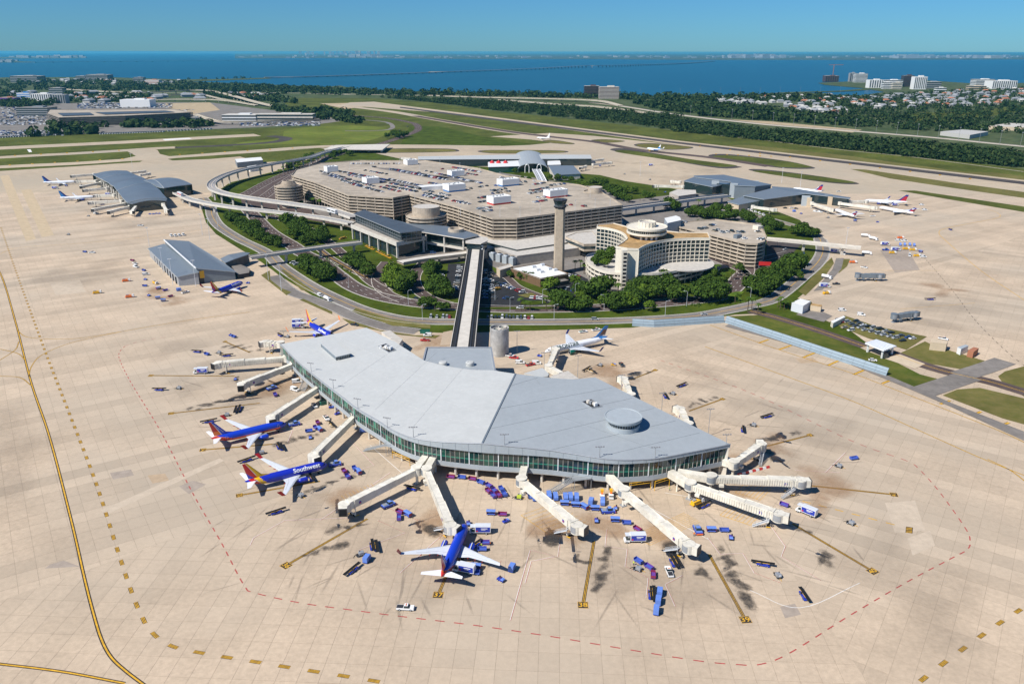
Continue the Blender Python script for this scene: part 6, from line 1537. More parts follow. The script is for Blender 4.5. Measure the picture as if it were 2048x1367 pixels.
for t in range(15):
 a = math.pi * t / 14; p = A0.lerp(A1, .5 - .5 * math.cos(a)) + Vector((0, 0, 5 + 8.5 * math.sin(a))); rows.append([p, p + Vector((bk_.x, bk_.y, 0))])
mb = MB(); mb.grid(rows, 'roof_grey'); mb.grid([[q - Vector((0, 0, .8)) for q in r] for r in rows][::-1], 'roof_grey'); mb.grid([[r[0] for r in rows], [r[0] - Vector((0, 0, .9)) for r in rows]], 'fence_blue'); mb.build('arched_roof', fa)
mb = MB(); off = Vector((0, 6, 0)); mb.face([r[0] + off - Vector((0, 0, .8)) for r in rows] + [A1 + off, A0 + off], 'glass_dark'); mb.build('arch_glazing', fa)
mb = MB()
for e in (0, -1): p, q = rows[e]; mb.face([Vector((p.x, p.y, 0)), Vector((q.x, q.y, 0)), q, p], 'fence_blue')
mb.build('side_wall', fa)
for t in (.3, .7): q = A0.lerp(A1, t) + Vector((0, -3, 0)); mb = MB(); mb.tube([q + Vector((-3, 0, 0)), q + Vector((-3, 0, 8)), q + Vector((-2, 0, 11)), q + Vector((0, 0, 12.3)), q + Vector((2, 0, 11)), q + Vector((3, 0, 8)), q + Vector((3, 0, 0))], .6, 'white_paint', 6); mb.build('entrance_arch', fa)
for u in (984, 997, 1011):
 q = G(u, 326, 9); r = thing('roof_tent', (q.x, q.y, 9.05), 0, {984: 'red cone on the green glass hall, leftmost', 997: 'red cone on the green glass hall, middle', 1011: 'red cone on the green glass hall, rightmost'}[u], 'roof tent', 'red cones on the far hall'); mb = MB(); mb.grid([[(k * 3.6 * math.cos(a), k * 3.6 * math.sin(a), z) for a in (2 * math.pi * i / 10 for i in range(10))] for k, z in ((1, 0), (.85, 1.8), (.4, 3.2), (.02, 3.8))], 'red_paint', close=True); mb.build('cover', r); mb = MB(); mb.cyl((0, 0), .4, 3.6, 4.4, 'white_paint', 6); mb.build('tip', r)
cp_ = thing('checkpoint_canopy', (0, 0, 0), 0, 'white slatted canopy over the guarded service road', 'canopy'); P = poly(zE((622, 1045), (700, 1020), (840, 1065), (750, 1098)), 5.5)
mb = MB(); mb.prism(P, 5.0, 5.5, 'white_paint'); mb.build('roof', cp_)
for k in range(7): a, b = P[0].lerp(P[1], k / 7 + .07), P[3].lerp(P[2], k / 7 + .07); mb = MB(); mb.beam(a + Vector((0, 0, .12)), b + Vector((0, 0, .12)), 1.2, .22, 'wing_grey'); mb.build('roof_slat', cp_)
for p in grow(P, -1.5): mb = MB(); mb.box((p.x, p.y, .1), (.9, .9, 5), 'white_paint'); mb.build('post', cp_)
q = G(1768, 716); mb = MB(); mb.box(q, (3, 2.4, 3), 'glass_dark', .3); mb.build('booth', cp_)
for px, z, wl, rf, lb, nm in ((zE((122, 768), (180, 742), (252, 758), (200, 790)), 6, 'wing_grey', 'roof_white', 'white metal shed beside the east road', 'shed'), (zE((390, 895), (475, 858), (488, 865), (405, 908)), 3.5, 'cream_paint', 'roof_white', 'long cream container behind the car lot', 'container'),
                              (zE((255, 772), (330, 785), (322, 798), (250, 786)), 4, 'tan_wall', 'roof_tan', 'tan shed next to the white metal shed', 'shed'), (zE((1075, 1012), (1190, 1030), (1180, 1050), (1070, 1038)), 5, 'tan_wall', 'tan_wall', 'flat tan block at the apron edge past the car lot', 'shed'),
                              (zE((1255, 1072), (1310, 1055), (1330, 1062), (1280, 1085)), 4, 'white_paint', 'fence_blue', 'white container next to the red one', 'container'), (zE((1325, 1095), (1365, 1072), (1400, 1080), (1365, 1105)), 4, 'terracotta', 'terracotta', 'rust red container at the apron edge', 'container')):
 simple(nm, lb, nm, px, z, wl, rf)
for u, v, lb in ((1545, 480, 'red banner panel on the walkway bridge by the garage'), (1530, 527, 'red banner panel over the hotel road')):
 p = G(u, v, 6); r = thing('banner', (p.x, p.y, 0), R(-8), lb, 'banner'); mb = MB(); mb.box((0, 0, 4.5), (9.5, .4, 3), 'red_paint'); mb.build('panel', r); mb = MB(); mb.box((-4.5, 0, 0), (.3, .3, 4.5), 'grey_metal'); mb.build('post', r); mb = MB(); mb.box((4.5, 0, 0), (.3, .3, 4.5), 'grey_metal'); mb.build('post', r)
# ================================================================ ground equipment and vehicles
def wheel_mesh(r, w):
 mb = MB(); mb.tube([(0, -w / 2, r), (0, w / 2, r)], r, 'black_rubber', 10); mb.tube([(0, -w / 2 - .01, r), (0, w / 2 + .01, r)], r * .5, 'wing_grey', 6); return mb.mesh('wheel')
WH = {k: wheel_mesh(*k) for k in ((.22, .14), (.32, .22), (.45, .3), (.36, .24))}
def wheels(r, xs, y, key):
 for x in xs:
  for s in (1, -1): link('wheel', WH[key], r, (x, s * y, 0))
def part(name, root, *boxes):
 mb = MB()
 for b in boxes:
  c, s, m = b[:3]; mb.box(c, s, m, b[3] if len(b) > 3 else 0)
 return mb.build(name, root)
def taper(mb, x0, x1, w, z0, z1, ix0, ix1, iw, m, mtop=None):
 a = [(x0, -w / 2, z0), (x1, -w / 2, z0), (x1, w / 2, z0), (x0, w / 2, z0)]; b = [(x0 + ix0, -w / 2 + iw, z1), (x1 - ix1, -w / 2 + iw, z1), (x1 - ix1, w / 2 - iw, z1), (x0 + ix0, w / 2 - iw, z1)]
 for i in range(4): j = (i + 1) % 4; mb.face([a[i], a[j], b[j], b[i]], m)
 mb.face(b, mtop or m)
def v_cart_open(col):
 r = thing('baggage_cart', (0, 0, 0), 0, '', 'baggage cart')
 part('bed', r, ((0, 0, .5), (3.3, 1.6, .14), 'purple_paint' if col == 'maroon_paint' else 'cart_blue'))
 part('side_panel', r, ((0, .78, .62), (3.3, .06, .75), col)); part('side_panel', r, ((0, -.78, .62), (3.3, .06, .35), col))
 part('end_panel', r, ((1.63, 0, .62), (.06, 1.6, .95), col)); part('end_panel', r, ((-1.63, 0, .62), (.06, 1.6, .95), col)); part('tow_bar', r, ((2.2, 0, .4), (1.2, .1, .1), 'dark_metal'))
 wheels(r, (1.1, -1.1), .7, (.22, .14)); return r
def v_cart_canopy(col='canopy_blue', fr='maroon_paint'):
 r = thing('baggage_cart', (0, 0, 0), 0, '', 'baggage cart')
 part('bed', r, ((0, 0, .5), (3.3, 1.6, .14), 'cart_blue')); part('end_panel', r, ((1.62, 0, .6), (.07, 1.6, 1.3), fr)); part('end_panel', r, ((-1.62, 0, .6), (.07, 1.6, 1.3), fr))
 mb = MB(); mb.grid([[(x, y, z) for x in (-1.75, 1.75)] for y, z in ((-.85, 1.75), (-.8, 1.95), (0, 2.08), (.8, 1.95), (.85, 1.75))], col); mb.build('canopy', r)
 part('curtain', r, ((0, .8, .9), (3.2, .04, .95), 'cart_blue')); part('tow_bar', r, ((2.2, 0, .4), (1.2, .1, .1), 'dark_metal')); wheels(r, (1.1, -1.1), .7, (.22, .14)); return r
def v_cart_box(col='canopy_blue'):
 r = thing('box_cart', (0, 0, 0), 0, '', 'box cart')
 part('bed', r, ((0, 0, .45), (3.6, 1.7, .2), 'cart_blue')); mb = MB(); P = [(-1.7, 0, .65), (-1.7, 0, 2.35), (1.2, 0, 2.35), (1.75, 0, 1.6), (1.75, 0, .65)]
 a = [(x, -.85, z) for x, _, z in P]; b = [(x, .85, z) for x, _, z in P]; mb.face(a, col); mb.face(b[::-1], col); mb.grid([b + b[:1], a + a[:1]], col); mb.build('container', r)
 part('door_flap', r, ((.2, -.87, .8), (1.2, .04, 1.3), 'cart_blue')); wheels(r, (1.2, -1.2), .72, (.22, .14)); return r
def v_tug(col='blue_paint', seat='purple_paint'):
 r = thing('baggage_tug', (0, 0, 0), 0, '', 'baggage tug')
 mb = MB(); taper(mb, -1.35, 1.4, 1.5, .3, .85, .05, .1, .06, col); taper(mb, .2, 1.35, 1.3, .85, 1.15, .1, .25, .1, 'canopy_blue'); mb.build('body', r)
 part('seat', r, ((-.4, .3, .85), (.5, .5, .45), 'dark_metal'), ((-.65, .3, 1.2), (.12, .5, .4), 'dark_metal')); part('console', r, ((.1, 0, .85), (.15, 1.2, .5), seat)); part('bumper', r, ((1.42, 0, .35), (.12, 1.5, .3), 'dark_metal')); wheels(r, (.9, -.85), .68, (.32, .22)); return r
def v_push():
 r = thing('pushback_tractor', (0, 0, 0), 0, '', 'pushback tractor')
 mb = MB(); taper(mb, -2.7, 2.7, 2.5, .45, 1.35, .1, .15, .1, 'blue_paint', 'canopy_blue'); mb.build('body', r)
 mb = MB(); taper(mb, -.3, 1.5, 2.0, 1.35, 2.3, .15, .3, .15, 'glass_dark', 'canopy_blue'); mb.build('cab', r)
 part('deck_cover', r, ((-1.5, 0, 1.35), (1.6, 1.7, .25), 'grey_metal')); part('bumper', r, ((2.75, 0, .4), (.2, 2.4, .5), 'orange_paint')); part('bumper', r, ((-2.75, 0, .4), (.2, 2.4, .5), 'dark_metal')); wheels(r, (1.6, -1.6), 1.1, (.45, .3)); return r
def v_belt(body='blue_paint', tilt=.055):
 r = thing('belt_loader', (0, 0, 0), 0, '', 'belt loader')
 mb = MB(); taper(mb, -2.0, 2.4, 1.5, .35, .85, .05, .2, .05, body); mb.build('chassis', r)
 mb = MB(); mb.beam((-3.9, .35, .95), (3.9, .35, .95 + 7.8 * tilt), .95, .12, 'black_rubber'); mb.build('conveyor_belt', r)
 for y in (-.15, .85): mb = MB(); mb.beam((-3.9, y, 1.0), (3.9, y, 1.0 + 7.8 * tilt), .07, .3, 'dark_metal'); mb.build('conveyor_rail', r)
 mb = MB(); mb.beam((-2.2, -.24, 1.1), (2.2, -.24, 1.35), .08, .12, 'yellow_paint'); mb.build('safety_rail', r)
 part('driver_seat', r, ((-.5, -.5, .85), (.5, .5, .6), 'dark_metal')); part('engine_cover', r, ((1.4, -.4, .85), (.9, .6, .35), body)); wheels(r, (1.5, -1.3), .68, (.32, .22)); return r
def v_boxtruck():
 r = thing('box_truck', (0, 0, 0), 0, '', 'box truck')
 part('frame', r, ((-.3, 0, .55), (7.4, 1.0, .25), 'dark_metal'))
 mb = MB(); taper(mb, 1.9, 3.9, 2.3, .6, 1.35, 0, .1, .05, 'white_paint'); taper(mb, 1.9, 3.2, 2.2, 1.35, 2.35, .05, .55, .15, 'glass_dark', 'white_paint'); mb.build('cab', r)
 mb = MB(); mb.box((-1.1, 0, 1.0), (5.6, 2.5, 2.5), 'white_paint', 0, 'wing_grey'); mb.build('box_body', r)
 for s in (1, -1):
  p = part('side_panel', r, ((-1.1, s * 1.27, 1.25), (5.2, .04, 2.0), 'blue_paint'))
  part('lettering_bar', p, ((-.6 if s < 0 else -1.6, s * 1.295, 2.55), (2.4, .02, .3), 'white_paint'), ((-.9 if s < 0 else -1.3, s * 1.295, 2.1), (1.5, .02, .2), 'white_paint')); part('emblem', p, ((1.05, s * 1.295, 1.45), (.7, .02, .5), 'red_paint'))
 part('platform', r, ((2.6, 0, 3.1), (1.8, 2.2, .12), 'wing_grey')); wheels(r, (2.9, -2.3), 1.0, (.45, .3)); return r
def v_pickup(col='white_paint', bed='dark_metal'):
 r = thing('pickup_truck', (0, 0, 0), 0, '', 'pickup truck')
 mb = MB(); taper(mb, -2.8, 2.8, 1.95, .45, 1.05, .05, .1, .06, col); mb.build('body', r)
 mb = MB(); taper(mb, -.4, 1.5, 1.8, 1.05, 1.8, .15, .6, .18, 'glass_dark', col); mb.build('cab', r); part('cargo_bed', r, ((-1.65, 0, 1.0), (2.1, 1.6, .08), bed));
 for s in (1, -1): part('headlight', r, ((2.78, s * .7, .75), (.06, .4, .2), 'wing_grey'))
 part('beacon', r, ((.3, 0, 1.8), (.25, .9, .12), 'orange_paint')); wheels(r, (1.8, -1.7), .9, (.36, .24)); return r
def v_gpu(col='grey_metal'):
 r = thing('ground_power_unit', (0, 0, 0), 0, '', 'power unit')
 part('base', r, ((0, 0, .35), (3.0, 1.7, .2), 'dark_metal')); part('casing', r, ((.3, 0, .55), (1.7, 1.5, .95), col)); part('control_panel', r, ((1.2, .2, .75), (.12, .9, .6), 'wing_grey')); part('exhaust', r, ((-.1, .4, 1.5), (.2, .2, .5), 'dark_metal'))
 mb = MB(); mb.tube([(-1.0, -.3, .7), (-1.4, .1, .9), (-1.1, .6, .6), (-1.6, .9, .3), (-2.2, .5, .08), (-2.6, -.3, .08)], .09, 'black_rubber', 5); mb.build('hose', r); mb = MB(); mb.beam((1.5, 0, .4), (2.8, 0, .25), .09, .09, 'yellow_paint'); mb.build('tow_bar', r); wheels(r, (.9, -.9), .75, (.32, .22)); return r
def v_van(col='white_paint', L=5.2):
 r = thing('van', (0, 0, 0), 0, '', 'van')
 mb = MB(); taper(mb, -L / 2, L / 2, 2.0, .4, 1.15, .03, .1, .05, col); taper(mb, -L / 2, L / 2 - .9, 1.95, 1.15, 2.1, .1, .6, .15, 'glass_dark', col); mb.build('body', r); part('rear_panel', r, ((-L / 2 + 1.4, 0, 1.15), (2.4, 1.9, .85), col)); wheels(r, (L * .3, -L * .3), .9, (.36, .24)); return r
def v_tanker(col='white_paint'):
 r = thing('tanker_truck', (0, 0, 0), 0, '', 'tanker truck')
 part('frame', r, ((0, 0, .55), (8, 1.1, .3), 'dark_metal')); mb = MB(); taper(mb, 2.4, 4.2, 2.3, .6, 2.5, 0, .5, .15, col); mb.build('cab', r); part('windscreen', r, ((3.85, 0, 1.5), (.35, 1.9, .7), 'glass_dark'))
 mb = MB(); mb.tube([(-4, 0, 1.9), (-3.8, 0, 1.9), (1.9, 0, 1.9), (2.1, 0, 1.9)], [.7, 1.15, 1.15, .7], col, 14); mb.build('tank', r); part('walkway', r, ((-1, 0, 3.02), (4.5, .5, .08), 'wing_grey')); wheels(r, (3.2, -2.2, -3.3), 1.0, (.45, .3)); return r
def v_service(col='yellow_paint'):
 r = thing('service_truck', (0, 0, 0), 0, '', 'service truck')
 part('frame', r, ((0, 0, .5), (6.2, 2.0, .35), col)); mb = MB(); taper(mb, 1.6, 3.1, 2.1, .8, 2.2, .1, .5, .15, 'white_paint'); mb.build('cab', r); part('window', r, ((2.75, 0, 1.5), (.3, 1.8, .5), 'glass_dark')); part('equipment', r, ((-.8, 0, .85), (3.6, 1.9, 1.1), col), ((-1.5, .2, 1.95), (1.6, 1.0, .5), 'grey_metal')); wheels(r, (2.1, -1.9), .9, (.45, .3)); return r
def v_skip(col='green_paint'):
 r = thing('refuse_skip', (0, 0, 0), 0, '', 'skip'); mb = MB(); ringwall(mb, [Vector((-3, -1.2, 0)), Vector((3, -1.2, 0)), Vector((3, 1.2, 0)), Vector((-3, 1.2, 0))], .1, 2.0, .12, col); mb.box((0, 0, .1), (5.9, 2.3, .15), col); mb.build('hopper', r); part('load', r, ((-.3, 0, .3), (4.8, 2.1, 1.1), 'dark_metal'));
 for x in (-2, 0, 2): part('rib', r, ((x, -1.25, .1), (.15, .1, 1.8), col), )
 return r
def v_lift():
 r = thing('scissor_lift', (0, 0, 0), 0, '', 'lift truck'); part('chassis', r, ((0, 0, .4), (3.8, 1.8, .5), 'white_paint')); part('cab', r, ((1.3, 0, .9), (1.1, 1.7, 1.2), 'white_paint')); part('window', r, ((1.6, 0, 1.4), (.55, 1.75, .5), 'glass_dark')); part('boom', r, ((-.6, 0, .9), (2.2, .7, 1.4), 'orange_paint')); part('basket', r, ((-1.2, 0, 2.3), (1.2, 1.2, .9), 'yellow_paint')); wheels(r, (1.2, -1.2), .8, (.36, .24)); return r
PROTO = {'Ob': (lambda: v_cart_open('cart_blue'), 'blue open baggage cart'), 'Om': (lambda: v_cart_open('maroon_paint'), 'maroon open baggage cart'), 'Op': (lambda: v_cart_open('purple_paint'), 'purple open baggage cart'),
         'C': (v_cart_canopy, 'blue canopied baggage cart'), 'X': (v_cart_box, 'closed blue box cart'), 'T': (v_tug, 'small blue tug'), 'P': (v_push, 'large blue pushback tractor'), 'L': (v_belt, 'belt loader with black conveyor'),
         'B': (v_boxtruck, 'white truck with blue side panels'), 'W': (v_pickup, 'white pickup'), 'G': (v_gpu, 'grey power unit'), 'V': (v_van, 'white van'), 'K': (v_tanker, 'white tanker truck'), 'Y': (v_service, 'yellow service truck'),
         'E': (v_skip, 'dark green skip'), 'F': (v_lift, 'orange and white lift truck'), 'J': (lambda: v_service('orange_paint'), 'orange service truck'), 'H': (lambda: v_gpu('lime_paint'), 'lime green hose cart'), 'Lt': (lambda: v_belt('tan_wall'), 'tan belt loader'), 'D': (lambda: v_pickup('red_paint'), 'red pickup'),
         'Wd': (lambda: v_pickup('dark_metal'), 'dark pickup'), 'Ty': (lambda: v_tug('yellow_paint'), 'small yellow tug'), 'Wg': (lambda: v_pickup('white_paint', 'green_paint'), 'white pickup with green bed')}
GRP = {'O': 'baggage carts on the apron', 'C': 'baggage carts on the apron', 'X': 'box carts on the apron', 'T': 'tugs on the apron', 'P': 'pushback tractors', 'L': 'belt loaders', 'B': 'box trucks', 'W': 'pickup trucks', 'G': 'power units', 'V': 'vans on the apron', 'K': 'tanker trucks', 'Y': 'service trucks', 'J': 'service trucks', 'F': 'lift trucks'}
_pr = {}
def put(code, u, v, dx, dy, tail):
 a, b = G(u, v), G(u + dx * 3, v + dy * 3); t = math.atan2(b.y - a.y, b.x - a.x); loc = (a.x, a.y, .11); fn, base = PROTO[code]; lb = base + ' ' + tail
 if code not in _pr: o = fn(); _pr[code] = o; o.location = loc; o.rotation_euler.z = t; o['label'] = lb
 else: o = dup(_pr[code], loc, t, lb)
 if code[0] in GRP: o['group'] = GRP[code[0]]
 elif 'group' in o: del o['group']
 return o
